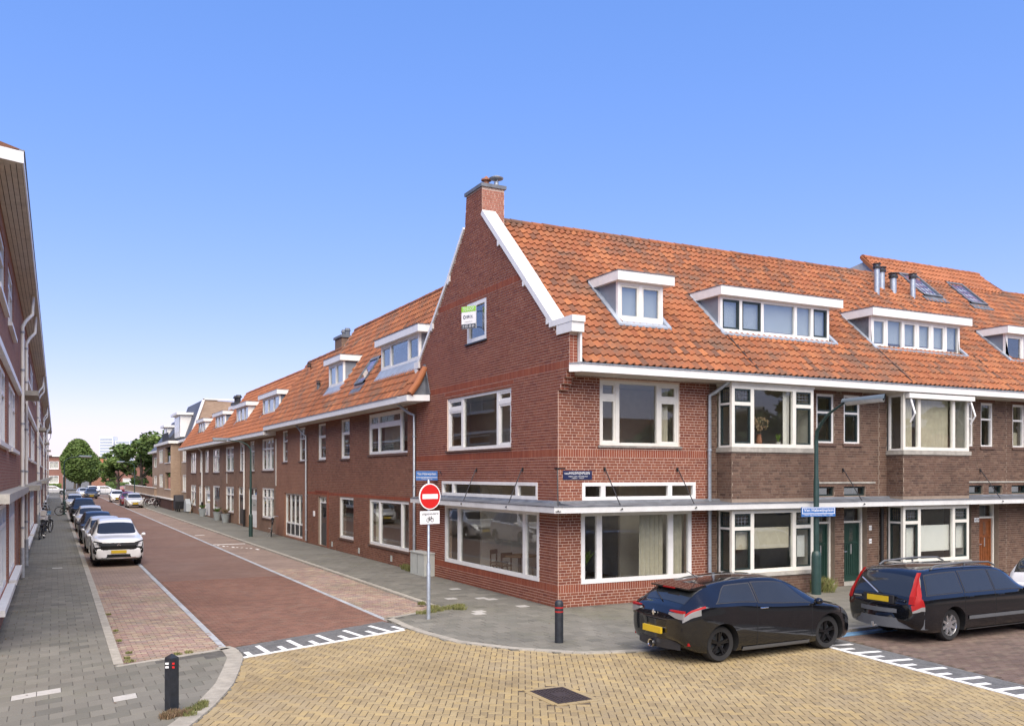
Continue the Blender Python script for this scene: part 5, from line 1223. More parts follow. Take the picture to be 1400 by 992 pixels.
m.hexa([q(0,0,0),q(9,0,0),q(9,-.3,0),q(0,-.3,0),q(0,0,9.1),q(9,0,9.1),q(9,-.3,9.1),q(0,-.3,9.1)]); part('end_wall', m, 'left_brick', LH1)
m = MB(); q2 = lambda a, b, z: (-11.64 - a*c + b*s, -.2 - a*s - b*c, z); m.hexa([q2(0,-.03,9.11),q2(9,-.03,9.11),q2(9,0,9.11),q2(0,0,9.11),q2(0,-.03,9.33),q2(9,-.03,9.33),q2(9,0,9.33),q2(0,0,9.33)]); part('end_fascia', m, WP, LH1)
m = MB(); m.poly([q2(0,0,9.13),q2(9,0,9.13),q2(9,-.6,9.13),(-12.1,0.3,9.13)]); part('end_soffit', m, 'soffit_paint', LH1)

# ================================================================== pale brick flats beyond the row
FB_ = thing('apartment_block', (0.3, 68, 0), 'pale brick apartment block with slate mansard roof, recessed balconies and white windows', 'apartment block')
f0 = Face((0.15, 0, 0), (0, 1, 0), (-1, 0, 0)); f1 = Face((-.75, 0, 0), (0, 1, 0), (-1, 0, 0))
wl = [(69.3,71.8,4.55,6.05),(69.3,71.8,1.75,3.35)]
wall(f0, rect(68.0,73.2,0,6.4), wl, .3, 'beige_brick', FB_)
wall(f0, rect(86.0,100,0,5.9), [(89.5,92,4.2,5.4),(94,98,4.2,5.4),(89.5,92,2.1,3.2),(94,98,2.1,3.2)], .3, 'beige_brick', FB_)
for a, b, z0, z1 in ((89.5,92,4.2,5.4),(94,98,4.2,5.4),(89.5,92,2.1,3.2),(94,98,2.1,3.2)): window(FB_, f0, a, b, z0, z1, mull=[(a+b)/2], fw=.12, curt=cur(a,b,z0,z1))
for a, b, z0, z1 in wl: window(FB_, f0, a, b, z0, z1, mull=[(a+b)/2], fw=.14, curt=cur(a,b,z0,z1), sill=(WP,.08,.06))
bw = [(67.9+5.4,76.2,4.35,5.95),(67.9+5.4,76.2,1.85,3.5),(79.5,82.2,4.5,5.9),(79.5,82.2,2.0,3.4)]
bw = [(73.4,78.0,4.55,6.1),(73.4,78.0,1.95,3.55),(80.0,83.4,4.55,5.95),(80.0,83.4,2.0,3.4)]
wall(f1, rect(73.2,86,0,6.35), bw, .25, 'beige_brick', FB_)
m = MB(); m.box(-.499, .14, 73.205, 73.45, 0, 6.34); m.box(-.499, .14, 85.8, 85.995, 0, 6.34); part('bay_side_wall', m, 'beige_brick', FB_, kind='stuff')
for a, b, z0, z1 in bw[2:]: window(FB_, f1, a, b, z0, z1, mull=[(a+b)/2], fw=.14, curt=cur(a,b,z0,z1))
for a, b, z0, z1 in bw[:2]:
    m = MB(); f1.box(m, a - .1, b + .1, -.1, .06, z0 - .1, z0 - .01); part('balcony_ledge', m, 'pale_render', FB_)
    m = MB(); f1.box(m, a, b, -2.0, -1.9, z0 - .3, z1 + .1); part('balcony_back', m, 'room_dark', FB_)
m = MB(); f1.box(m, 73.6, 76.2, -.2, -.15, 4.55, 5.2); part('balcony_screen', m, 'tarp_grey', FB_)
m = MB(); f1.box(m, 72.9, 86.4, -1.0, .25, 6.36, 6.62); f0.box(m, 67.9, 73.0, -.4, .25, 6.42, 6.66); part('eave', m, WP, FB_)
m = MB(); f0.box(m, 85.9, 101, -.4, .45, 5.9, 6.12); part('eave', m, WP, FB_)
m = MB(); m.prism([(.31,68.2,6.72),(1.54,68.2,10.3),(2.8,68.2,10.3),(2.8,68.2,6.5)], (0,10.5,0)); m.prism([(-.5,78.6,6.64),(1.2,78.6,9.2),(2.6,78.6,9.2),(2.6,78.6,6.5)], (0,10.5,0)); m.prism([(-.1,89,6.14),(1.5,89,7.8),(5,89,7.8),(5,89,6.1)], (0,12,0)); part('mansard_roof', m, 'slate', FB_, kind='stuff')
m = MB(); m.prism([(.45,68.0,6.0),(1.60,68.0,10.25),(4.6,68.0,10.15),(2.8,68.0,8.0),(2.6,68.0,5.5),(.45,68.0,5.5)], (0,.25,0)); part('gable_wall', m, 'beige_brick', FB_)
m = MB(); m.prism([(.24,67.9,6.6),(.42,67.9,6.6),(1.66,67.9,10.32),(1.46,67.9,10.38)], (0,.4,0)); m.box(1.46,4.7,67.9,68.3,10.28,10.40); part('verge', m, WP, FB_)
m = MB(); m.box(4.4,9.0,68,95,5,10.1); part('rear_block', m, 'beige_brick', FB_)
for a, b, z0, z1 in ((72.2, 76.6, 7.0, 9.1), (83.0, 86.0, 6.7, 8.4)):
    m = MB(); m.box(.0, 2.2, a, b, z0, z1); d = part('dormer', m, WP, FB_); m = MB(); m.box(-.35, 2.4, a - .3, b + .3, z1, z1 + .22); part('dormer_roof', m, WP, d)
    m = MB(); m.box(-.04, .0, a + .5, b - .5, z0 + .5, z1 - .2); part('dormer_window', m, 'window_glass', d)
m = MB(); m.box(-.55,-.5,77.2,82.4,6.65,7.6); part('balustrade', m, 'canvas_black', FB_); m = MB(); m.box(.6,.8,77.5,82.5,6.7,8.6); part('terrace_window', m, 'window_glass', FB_)
# low walls in front of the flats
lw = thing('garden_wall', (-.9, 86, 0), 'long low brick wall, dark below and pale above, in front of the flats', 'wall')
m = MB(); m.box(-1.0,-.7,70,128,0,.95); part('base', m, 'dark_base_brick', lw); m = MB(); m.box(-1.1,-.72,69.9,128.1,.955,1.06); part('ledge', m, 'pale_render', lw)
m = MB(); m.box(-1.0,-.75,86,128,1.06,1.85); part('parapet', m, 'beige_brick', lw); m = MB(); m.box(-1.05,-.7,85.9,128.1,1.855,1.93); part('coping', m, 'pale_render', lw)

# ================================================================== trees
def tree(x, y, h, rx, rz, trunk, n, leaf, label, kind='round', grp=None, ls=.28, zc=None, seed=1, cat='tree'):
    rng = random.Random(seed); t = thing('tree', (x, y, -.05), label, cat, grp); m = MB()
    zc = zc or h - rz; m.tube([(x,y,-.1),(x+.05,y,trunk*.6),(x,y,zc)], [rx*.07+.06, rx*.055+.05, .05], 8)
    for k in range(7):
        a = k * 2.4; e = trunk * .8 + (zc - trunk) * rng.random() * .6; m.tube([(x,y,e),(x+math.cos(a)*rx*.35,y+math.sin(a)*rx*.35,e+rz*.35),(x+math.cos(a)*rx*.75,y+math.sin(a)*rx*.75,e+rz*.7)], [rx*.035+.02, .04, .015], 6)
    part('trunk', m, 'bark', t, smooth=50)
    cl = []
    if kind == 'round':
        for _ in range(n): 
            v = Vector((rng.gauss(0,1), rng.gauss(0,1), rng.gauss(0,1))).normalized() * (rng.random() ** .22)
            k = 1.0 - .22 * max(0, v.z); cl.append((x + v.x*rx*k*(1+.04*math.sin(v.z*9)), y + v.y*rx*k, zc + v.z*rz))
    else:
        bl = []
        for _ in range(26):
            v = Vector((rng.gauss(0,1), rng.gauss(0,1), rng.gauss(0,.8))).normalized() * rng.uniform(.35, .95); bl.append((x+v.x*rx, y+v.y*rx, zc+v.z*rz, rng.uniform(.16,.34)*rx))
        for _ in range(n):
            b = rng.choice(bl); v = Vector((rng.gauss(0,1), rng.gauss(0,1), rng.gauss(0,.7))).normalized() * (b[3] * rng.random() ** .35); cl.append((b[0]+v.x, b[1]+v.y, b[2]+v.z*.75))
    m = MB()
    for p in cl:
        a, b = rng.uniform(0, 6.28), rng.uniform(-1.0, 1.0); s = ls * rng.uniform(.55, 1.25)
        u = Vector((math.cos(a), math.sin(a), .3*b)) * s; w_ = Vector((-math.sin(a)*b, math.cos(a)*b, 1 - abs(b)*.5)).normalized() * s * .55; P = Vector(p)
        m.poly([P - u, P - w_, P + u, P + w_])
    part('crown', m, leaf, t)
tree(-6.9, 147, 9.4, 2.75, 3.75, 2.0, 9000, 'leaf_tree', 'tall clipped dome-shaped tree at the end of the left pavement', ls=.22, seed=2)
tree(-4.6, 160, 7.6, 2.0, 2.8, 2.0, 3500, 'leaf_tree', 'smaller rounded tree just behind the clipped dome tree', ls=.22, seed=3)
tree(1.2, 128, 11.0, 4.6, 4.6, 2.5, 7000, 'leaf_dark', 'big loose dark tree behind the low pale wall', 'loose', ls=.3, seed=4)
tree(5.2, 118, 11.3, 4.6, 4.6, 2.5, 7000, 'leaf_tree', 'broad leafy tree beside the pale brick flats', 'loose', ls=.3, seed=5)
tree(-1.6, 134, 7.2, 2.8, 2.6, 2.0, 3500, 'leaf_tree', 'low spreading tree left of the big dark tree', 'loose', ls=.26, seed=6)
tree(9, 140, 12.0, 5, 5, 3, 4000, 'leaf_dark', 'dark tree standing behind the flats', 'loose', ls=.35, seed=7)
tree(2.6, 215, 9, 3.6, 3.4, 2, 2500, 'leaf_tree', 'distant green tree under the white towers', 'loose', ls=.35, seed=8)
tree(-5.5, 230, 9, 4, 3.6, 2, 2200, 'leaf_tree', 'distant tree right of the clipped dome tree', 'loose', ls=.35, seed=9)
tree(-.8, 172, 5.2, 1.6, 2.2, 1, 2200, 'leaf_bright', 'small bright tree in front of the red far house', 'loose', ls=.22, seed=10)
def hedge(x0, x1, y0, y1, h, label, leaf='leaf_bright', seed=1):
    rng = random.Random(seed); m = MB()
    for _ in range(int(900 * (x1-x0) * h / 6) + 900):
        P = Vector((rng.uniform(x0,x1), rng.uniform(y0,y1), rng.uniform(0,h) ** 1)); a = rng.uniform(0,6.28); s = .16; u = Vector((math.cos(a), math.sin(a), .2))*s; v = Vector((0,.3,1))*s*.6
        m.poly([P-u, P-v, P+u, P+v])
    single('hedge', m, leaf, label, 'hedge', loc=((x0+x1)/2, y0, 0))
hedge(-12.2, -9.2, 168, 169.5, 1.7, 'low bright green hedge at the far end of the left pavement'); hedge(-1.5, 2.4, 166, 168, 1.9, 'dark clipped hedge left of the white garage', 'leaf_dark', 2)

# ================================================================== far houses and towers
def far_house(x0, x1, y, h, label, wall_m, wins, roofm=None, rh=2.5, doors=(), depth=9, eave=WP, grp=None):
    T = thing('far_house', ((x0+x1)/2, y, 0), label, 'house', grp); F = Face((0, y, 0), (1, 0, 0), (0, -1, 0))
    wall(F, rect(x0, x1, 0, h), [w_[:4] for w_ in wins] + [d[:4] for d in doors], .3, wall_m, T)
    m = MB(); m.box(x0, x0+.3, y+.3, y+depth, 0, h); m.box(x1-.3, x1, y+.3, y+depth, 0, h); part('side_wall', m, wall_m, T, kind='stuff')
    for a, b, z0, z1 in wins: window(T, F, a, b, z0, z1, mull=[(a+b)/2] if b-a > 1.2 else [], fw=.14, curt=cur(a,b,z0,z1), sill=(WP,.1,.08))
    for a, b, z0, z1, mt in doors: m = MB(); F.box(m, a, b, -.15, -.08, z0, z1); part('garage_door', m, mt, T); m = MB(); F.box(m, a-.12, a, -.1, .03, z0, z1+.12); F.box(m, b, b+.12, -.1, .03, z0, z1+.12); F.box(m, a, b, -.1, .029, z1, z1+.12); part('door_frame', m, WP, T, kind='stuff')
    m = MB(); m.box(x0-.2, x1+.2, y-.35, y+depth+.3, h, h+.25); part('eave', m, eave, T)
    if roofm: m = MB(); m.prism([(x0-.1,y-.2,h+.25),(x0-.1,y+depth/2,h+.25+rh),(x0-.1,y+depth,h+.25)], (x1-x0+.2,0,0)); part('roof', m, roofm, T)
far_house(1.0, 5.6, 176, 5.2, 'brown brick house with a white garage door at the end of the street', 'far_brick', [(2.3,3.8,3.6,4.9)], doors=[(2.0,4.7,0,2.5,'blind_white')])
far_house(-3.4, .3, 190, 4.9, 'red brick house with white eaves behind the small bright tree', 'left_brick', [(-2.9,-1.6,2.9,4.2)], 'pantile_orange', 1.6)
far_house(-14.5, -8.6, 194, 7.2, 'white and red house glimpsed between the left terrace and the dome tree', 'far_brick', [(-11.2,-9.4,4.6,6.2),(-13.6,-11.8,4.6,6.2),(-11.2,-9.4,1.6,3.2),(-13.6,-11.8,1.6,3.2)], None)
far_house(-8.2, -5.0, 205, 6.4, 'dark red house hidden behind the clipped dome tree', 'far_brick', [(-7.6,-6.2,3.9,5.3),(-5.8,-4.4,3.9,5.3)], 'slate', 2.4)
far_house(6.2, 16, 182, 6.2, 'brown brick house behind the loose trees at the street end', 'far_brick', [(7,8.6,3.8,5.2),(10,11.6,3.8,5.2)], 'pantile_orange', 2.4)
def tower(x, y, wd, h, label, step=0):
    T = thing('tower_block', (x, y, 0), label, 'tower block', 'white tower blocks on the horizon'); a = R(-27); c, s = math.cos(a), math.sin(a)
    F = Face((x, y, 0), (c, s, 0), (s, -c, 0)); m = MB(); F.box(m, -wd/2, wd/2, -12, 0, 0, h); part('body', m, 'tower_white', T)
    if step: m = MB(); F.box(m, -wd/2+step, wd/2-step*.4, -10, -2, h, h+4.5); part('roof_plant', m, 'tower_white', T)
    z = 6
    while z < h - 2: m = MB(); F.box(m, -wd/2+1, wd/2-1, -.1, .15, z, z + 1.5); part('window', m, 'tower_window', T); z += 3.6
tower(50.4, 1174.6, 17, 50, 'white tower block with window bands, left of the pair on the horizon', 0); tower(67.9, 1166.6, 18, 45, 'white tower block, right of the pair on the horizon', 0)

# ================================================================== the far side of the square, behind the viewer: seen mirrored in the glass
for i, (x0, x1) in enumerate(((-20,-8),(-7.9,4),(4.1,16),(16.1,28),(28.1,42),(42.1,56),(56.1,70),(70.1,84))):
    T = thing('square_house', ((x0+x1)/2, -44, 0), 'brick house number %s from the left across the square, seen only in reflections' % ['one','two','three','four','five','six','seven','eight'][i], 'house', 'houses across the square')
    F = Face((0, -44, 0), (1, 0, 0), (0, 1, 0)); wn = [(x0+1.2, x0+4.2, 3.2, 4.6), (x0+5.6, x0+8.6, 3.2, 4.6), (x0+1.2, x0+5.2, .7, 2.4)]
    wall(F, rect(x0, x1, 0, 5), wn, .3, 'row_brick_dark', T)
    for a, b, z0, z1 in wn: window(T, F, a, b, z0, z1, mull=[(a+b)/2], fw=.1)
    m = MB(); F.box(m, x0, x1, -7, -6.8, 0, 5); part('back_wall', m, 'room_dark', T); m = MB(); F.box(m, x0, x1, 0, .5, 4.9, 5.1); part('eave', m, WP, T)
    m = MB(); m.prism([(x0,-43.4,5.1),(x0,-48,8.4),(x0,-52,5.1)], (x1-x0,0,0)); part('roof', m, 'pantile_orange', T)
for i, (x, y, h) in enumerate(((18.5,-34,8.5),(30,-32,10.5),(37,-30,12),(46,-33,11.5),(56,-30,12.5),(66,-33,12),(76,-31,12))):
    tree(x, y, h, 4.6, h*.38, 2, 1500, 'leaf_dark', '%s street tree from the left across the square, seen only as a reflection' % ['first','second','third','fourth','fifth','sixth','seventh'][i], 'loose', 'trees on the square', .55, seed=21+i)

# ================================================================== vehicles
def pchip(pts):
    pts = sorted(pts); xs = [p[0] for p in pts]; ys = [p[1] for p in pts]; n = len(xs)
    d = [(ys[i+1]-ys[i]) / (xs[i+1]-xs[i]) for i in range(n-1)]; m = [d[0]] + [0 if d[i-1]*d[i] <= 0 else 2*d[i-1]*d[i]/(d[i-1]+d[i]) for i in range(1, n-1)] + [d[-1]]
    def f(x):
        if x <= xs[0]: return ys[0]
        if x >= xs[-1]: return ys[-1]
        i = 0
        while x > xs[i+1]: i += 1
        h = xs[i+1]-xs[i]; t = (x-xs[i])/h
        return (2*t**3-3*t**2+1)*ys[i] + (t**3-2*t**2+t)*h*m[i] + (-2*t**3+3*t**2)*ys[i+1] + (t**3-t**2)*h*m[i+1]
    return f
class Shape:
    def __init__(s, top, belt, hw, rw, bot):
        s.top, s.belt, s.hw, s.rw, s.bot = map(pchip, (top, belt, hw, rw, bot)); s.x0, s.x1 = min(p[0] for p in top), max(p[0] for p in top)
    def sec(s, x):
        W, zt, zb = s.hw(x), s.top(x), s.bot(x); zl = min(s.belt(x), zt - .035); r = min(s.rw(x), W * .93); g = zt - zl
        hi = min(1, g / .35)
        return [(0,zb),(W*.80,zb),(W*.965,zb+.07),(W*1.0,zb+(zl-zb)*.52),(W*.99,zl-.07),(W*(.955),zl),(r+(W*.955-r)*.12*hi, zt-g*.20-.02),(r*.82,zt-.018-.01*hi),(0,zt)]
    def P(s, x, v, side=1):
        q = s.sec(x); i = min(7, int(v)); t = v - i; p = [q[max(0,i-1)], q[i], q[i+1], q[min(8,i+2)]]
        if i == 0: p[0] = (-q[1][0], q[1][1])
        if i == 7: p[3] = (-q[7][0], q[7][1])
        k = .42 if i in (4, 5) else .5
        def c(a):
            m0, m1 = k*(p[2][a]-p[0][a]), k*(p[3][a]-p[1][a]); return (2*t**3-3*t**2+1)*p[1][a] + (t**3-2*t**2+t)*m0 + (-2*t**3+3*t**2)*p[2][a] + (t**3-t**2)*m1
        return Vector((x, side * max(0, c(0)) if v < 8 else 0, c(1)))
    def N(s, x, v, side):
        e = .02; a = s.P(min(x+e, s.x1), v, side) - s.P(max(x-e, s.x0), v, side); b = s.P(x, min(8, v+e), side) - s.P(x, max(0, v-e), side); n = a.cross(b)
        if n.length < 1e-9: return Vector((0,0,1))
        n.normalize(); return n * (1 if n.y * side > 0 or (abs(n.y) < .05 and n.z > 0) else -1)
    def patch(s, xa, xb, va, vb, side, off=.004, nx=14, nv=8):
        """part of the skin: xa, xb can be functions of v"""
        m = MB(); rows = []
        fa = xa if callable(xa) else (lambda v: xa); fb = xb if callable(xb) else (lambda v: xb)
        for j in range(nv+1):
            v = va + (vb-va)*j/nv; a, b = fa(v), fb(v); rows.append([s.P(a+(b-a)*i/nx, v, side) + s.N(a+(b-a)*i/nx, v, side)*off for i in range(nx+1)])
        m.grid(rows); return m
    def cross(s, xa, xb, ve, off=.004, nx=10, nv=8, bow=0.0, ve2=None):
        """patch across the whole width over the top; ve = lowest v at each side"""
        m = MB(); rows = []; ve2 = ve if ve2 is None else ve2
        for j in range(-nv, nv+1):
            t = j / nv; row = []
            for i in range(nx+1):
                k = i / nx; e = ve + (ve2-ve)*k; v = 8 - abs(t)*(8-e); x = xa + (xb-xa)*k - bow*(t*t)*(1-k)*1.0; sd = 1 if t >= 0 else -1; row.append(s.P(x, v, sd) + s.N(x, v, sd)*off)
            rows.append(row)
        m.grid(rows); return m
MC = {}
def cmesh(key, mb, mat, smooth=False):
    if key not in MC: MC[key] = mesh(key.split('|')[-1], mb(), mat=mat, smooth=smooth)
    return MC[key]
def cpart(kind, i, name, fn, mat, parent, smooth=40):
    me = cmesh('%s|%s|%s' % (kind, i, name), fn, mat, smooth)
    o = bpy.data.objects.new(name, me); COL.objects.link(o); o.parent = parent
    if me.materials[0] != MATS[mat]: o.material_slots[0].link = 'OBJECT'; o.material_slots[0].material = MATS[mat]
    return o
def wheel_r(r, wd):
    def f(): m = MB(); h = wd/2; m.lathe([(r*.66,-h*.9),(r*.9,-h),(r*.985,-h*.7),(r,-h*.4),(r,h*.4),(r*.985,h*.7),(r*.9,h),(r*.66,h*.9)], n=36, axis='y', closed=True); return m
    return f
def rim(r, wd, n, twin):
    def f():
        m = MB(); h = wd/2; R1_ = r*.67; m.lathe([(R1_*1.02,-h*.9),(R1_*1.04,h*.86),(R1_*.98,h*.88),(R1_*.93,h*.7),(R1_*.92,-h*.9)], n=36, axis='y', closed=True)
        m.lathe([(.001,h*.35),(R1_*.24,h*.40),(R1_*.22,h*.66),(.001,h*.7)], n=16, axis='y')
        for k in range(n):
            a = 2*math.pi*k/n
            for da in ((-.13, .13) if twin else (0,)):
                w0, w1 = (.018, .014) if twin else (.034, .022)
                def q(rr, off, y): c, s = math.cos(a + da*(rr/R1_)), math.sin(a + da*(rr/R1_)); return (rr*c - off*s, y, rr*s + off*c)
                m.hexa([q(R1_*.16,-w0,h*.3),q(R1_*.16,w0,h*.3),q(R1_*.95,w1,h*.5),q(R1_*.95,-w1,h*.5),q(R1_*.16,-w0,h*.62),q(R1_*.16,w0,h*.62),q(R1_*.95,w1,h*.82),q(R1_*.95,-w1,h*.82)])
        return m
    return f
def car(kind, loc, rot, paintm, label, cat='car', grp=None, plate_f=True, seed=0, detail=2):
    K = KINDS[kind]; S = K['shape']; A = K['ax']; r = K['r']; ow = K['track']
    T = bpy.data.objects.new(K['name'], None); COL.objects.link(T); T.location = loc; T.rotation_euler = (0, 0, R(rot)); props(T, label, cat, grp)
    def body():
        m = MB(); xs = []; n = 64
        for i in range(n+1): t = i/n; xs.append(S.x0 + (S.x1-S.x0)*(.5-.5*math.cos(math.pi*t))*.6 + (S.x1-S.x0)*t*.4)
        vs = [i/4 for i in range(33)]; rings = []
        for x in xs: rings.append([S.P(x, v, 1) for v in vs] + [S.P(x, v, -1) for v in reversed(vs[1:-1])])
        L = len(rings[0]); i0 = 0
        def dome(ring, dx):
            out = []; cx = sum((p for p in ring), Vector()) / len(ring)
            for k, (sc, d) in enumerate(((.93, .45), (.75, .8), (.4, 1.0))): out.append([Vector((p.x + dx*d, cx.y + (p.y-cx.y)*sc, cx.z + (p.z-cx.z)*(sc if sc > .5 else sc))) for p in ring])
            return out
        allr = list(reversed(dome(rings[0], -K['dome'][0]))) + rings + dome(rings[-1], K['dome'][1])
        for rg in allr: m.v += [tuple(p) for p in rg]
        for a in range(len(allr)-1):
            for b in range(L): m.f.append((a*L+b, a*L+(b+1)%L, (a+1)*L+(b+1)%L, (a+1)*L+b))
        m.f.append(tuple(range(L-1,-1,-1))); k = (len(allr)-1)*L; m.f.append(tuple(range(k, k+L)))
        return m
    key = kind + '|body'
    if key not in MC:
        me = mesh('body', body(), mat=paintm, smooth=32); bo = bpy.data.objects.new('b', me); COL.objects.link(bo)
        import bmesh; bm = bmesh.new(); bm.from_mesh(me); bmesh.ops.recalc_face_normals(bm, faces=bm.faces); bm.to_mesh(me); bm.free()
        cuts = []
        for ax in A:
            for sd in (1, -1):
                c = MB(); y0, y1 = sd*(ow - .30), sd*(ow + .4); c.lathe([(K['arch'], min(y0,y1)), (K['arch'], max(y0,y1))], (ax, 0, r + .015), n=40, axis='y')
                cm = mesh('c', c, mat='arch_liner'); bm = bmesh.new(); bm.from_mesh(cm); bmesh.ops.recalc_face_normals(bm, faces=bm.faces); bm.to_mesh(cm); bm.free()
                co = bpy.data.objects.new('c', cm); COL.objects.link(co); cuts.append(co)
                md = bo.modifiers.new('b', 'BOOLEAN'); md.object = co; md.operation = 'DIFFERENCE'; md.solver = 'EXACT'; md.material_mode = 'TRANSFER'
        dg = bpy.context.evaluated_depsgraph_get(); me2 = bpy.data.meshes.new_from_object(bo.evaluated_get(dg)); me2.name = 'body'
        for c in cuts: bpy.data.objects.remove(c)
        bpy.data.objects.remove(bo); MC[key] = me2
    B = bpy.data.objects.new('body', MC[key]); COL.objects.link(B); B.parent = T
    B.material_slots[0].link = 'OBJECT'; B.material_slots[0].material = MATS[paintm]
    pt = lambda i, name, fn, mat, par=T, sm=40: cpart(kind, i, name, fn, mat, par, sm)
    # glass
    g = K['glass']; ws = g['screen']; rs = g['rear']
    pt(0, 'windscreen', lambda: S.cross(ws[0], ws[1], ws[2], .004, bow=ws[3], ve2=ws[4]), 'car_glass')
    pt(0, 'rear_window', lambda: S.cross(rs[0], rs[1], rs[2], .004, ve2=rs[3]), 'car_glass')
    for sd in (1, -1):
        for i, (xa, xb, va, vb, sa, sb) in enumerate(g['side']):
            f = lambda xa=xa, xb=xb, va=va, vb=vb, sa=sa, sb=sb, sd=sd: S.patch(lambda v: xa + sa*(v-va)/(vb-va), lambda v: xb + sb*(v-va)/(vb-va), va, vb, sd, .005)
            pt('%d%d' % (i, sd), 'side_window', f, 'car_glass')
            fo = lambda xa=xa, xb=xb, va=va, vb=vb, sa=sa, sb=sb, sd=sd: S.patch(lambda v: xa - .03 + sa*(v-va)/(vb-va), lambda v: xb + .03 + sb*(v-va)/(vb-va), va - .06, vb + .1, sd, .0022)
            pt('%d%d' % (i, sd), 'window_trim', fo, 'black_plastic')
        for i, (xa, xb, va, vb) in enumerate(K['doors']):
            fs = lambda xa=xa, xb=xb, va=va, vb=vb, sd=sd: S.patch(xa-.009, xb+.009, va-.03, vb, sd, .0012, 20, 12)
            s_ = pt('s%d%d' % (i, sd), 'door_seam', fs, 'arch_liner')
            fd = lambda xa=xa, xb=xb, va=va, vb=vb, sd=sd: S.patch(xa, xb, va, vb, sd, .0035, 20, 12)
            d = pt('d%d%d' % (i, sd), 'door', fd, paintm)
            hx_ = xa + .16
            def fh(hx_=hx_, sd=sd): p = S.P(hx_, 4.05, sd); m = MB(); m.tube([p + Vector((-.08,-sd*.01,0)), p + Vector((-.06,sd*.03,0)), p + Vector((.07,sd*.03,0)), p + Vector((.09,-sd*.01,0))], .013, 8); return m
            pt('h%d%d' % (i, sd), 'handle', fh, K.get('handle', paintm) if K.get('handle') != 'paint' else paintm, d)
        def fm(sd=sd): 
            p = S.P(K['mirror'], 5.0, sd); m = MB(); c = p + Vector((.02, sd*.09, .05)); m.lathe([(.005,-.075),(.055,-.06),(.08,-.02),(.085,.02),(.07,.06),(.01,.08)], (0,0,0), 12, axis='y'); m.v = [(c.x + v[0]*.9, c.y + v[1]*1.0, c.z + v[2]*.75) for v in m.v]; m.tube([p + Vector((0,-sd*.02,.0)), c], .02, 6); return m
        pt('m%d' % sd, 'mirror', fm, K.get('mirror_mat', paintm) if K.get('mirror_mat') else paintm)
        for ax in A:
            w_ = pt('w%.2f%d' % (ax, sd), 'wheel', lambda: MB().lathe([(.001,-.03),(r*.55,-.03),(r*.55,.0),(.001,.0)], n=20, axis='y'), 'lamp_dark'); w_.location = (ax, sd*(ow - .10), r); w_.rotation_euler = (0, R(17 + 30*ax), 0 if sd > 0 else math.pi)
            cpart(kind, 't', 'tyre', wheel_r(r, K['tw']), 'rubber', w_, 40); cpart(kind, 'r', 'rim', rim(r, K['tw'], K['spokes'], K['twin']), K['rim'], w_, 40)
    for i, (name, mat, xa, xb, va, vb, off) in enumerate(K['lamps']):
        for sd in (1, -1):
            f = lambda xa=xa, xb=xb, va=va, vb=vb, sd=sd, off=off: S.patch(xa, xb, va, vb, sd, off, 8, 6)
            pt('L%d%d' % (i, sd), name, f, mat)
    for i, (name, mat, fn) in enumerate(K['extra']): pt('E%d' % i, name, fn, mat if mat != 'paint' else paintm, sm=(False if name == 'spoiler' else 40))
    return T
def bx(x0, x1, y0, y1, z0, z1): return lambda: MB().box(x0, x1, y0, y1, z0, z1)
def endarc(x, W, z0, z1, bow, th=.02, n=12, dirn=1, tilt=0.0):
    """curved band across the nose or tail"""
    def f():
        m = MB(); rows = [[], []]
        for i in range(n+1): t = -1 + 2*i/n; X = x - dirn*bow*t*t; rows[0].append((X, t*W, z0)); rows[1].append((X - dirn*tilt, t*W, z1))
        back = [[(p[0]-dirn*th,p[1],p[2]) for p in r_] for r_ in rows]; m.grid([back[0], rows[0], rows[1], back[1]]); return m
    return f
def bx2(x0, x1, yc, wy, z0, z1):
    def f():
        m = MB()
        for s in (1, -1): a, b = sorted((s*(yc-wy/2), s*(yc+wy/2))); m.box(x0, x1, a, b, z0, z1)
        return m
    return f
KINDS = {}
def tlamp(x, ya, yb, z0, z1):
    def f():
        m = MB()
        for s in (1, -1):
            X = lambda y: x + .16*(y/.73)**2*.55
            for k in range(4):
                a, b = ya + (yb-ya)*k/4, ya + (yb-ya)*(k+1)/4; h = lambda y: .35 + .65*min(1, (y-ya)/(yb-ya)*1.6)
                m.hexa([(X(a),s*a,z1-(z1-z0)*h(a)),(X(b),s*b,z1-(z1-z0)*h(b)),(X(b)+.06,s*b,z1-(z1-z0)*h(b)),(X(a)+.06,s*a,z1-(z1-z0)*h(a)),(X(a)+.01,s*a,z1),(X(b)+.01,s*b,z1),(X(b)+.06,s*b,z1),(X(a)+.06,s*a,z1)])
        return m
    return f
def stretch(K, ax, k):
    g = lambda x: ax + (x-ax)*k if x < ax else x
    return {n: [(g(a), b) for a, b in v] for n, v in K.items()}
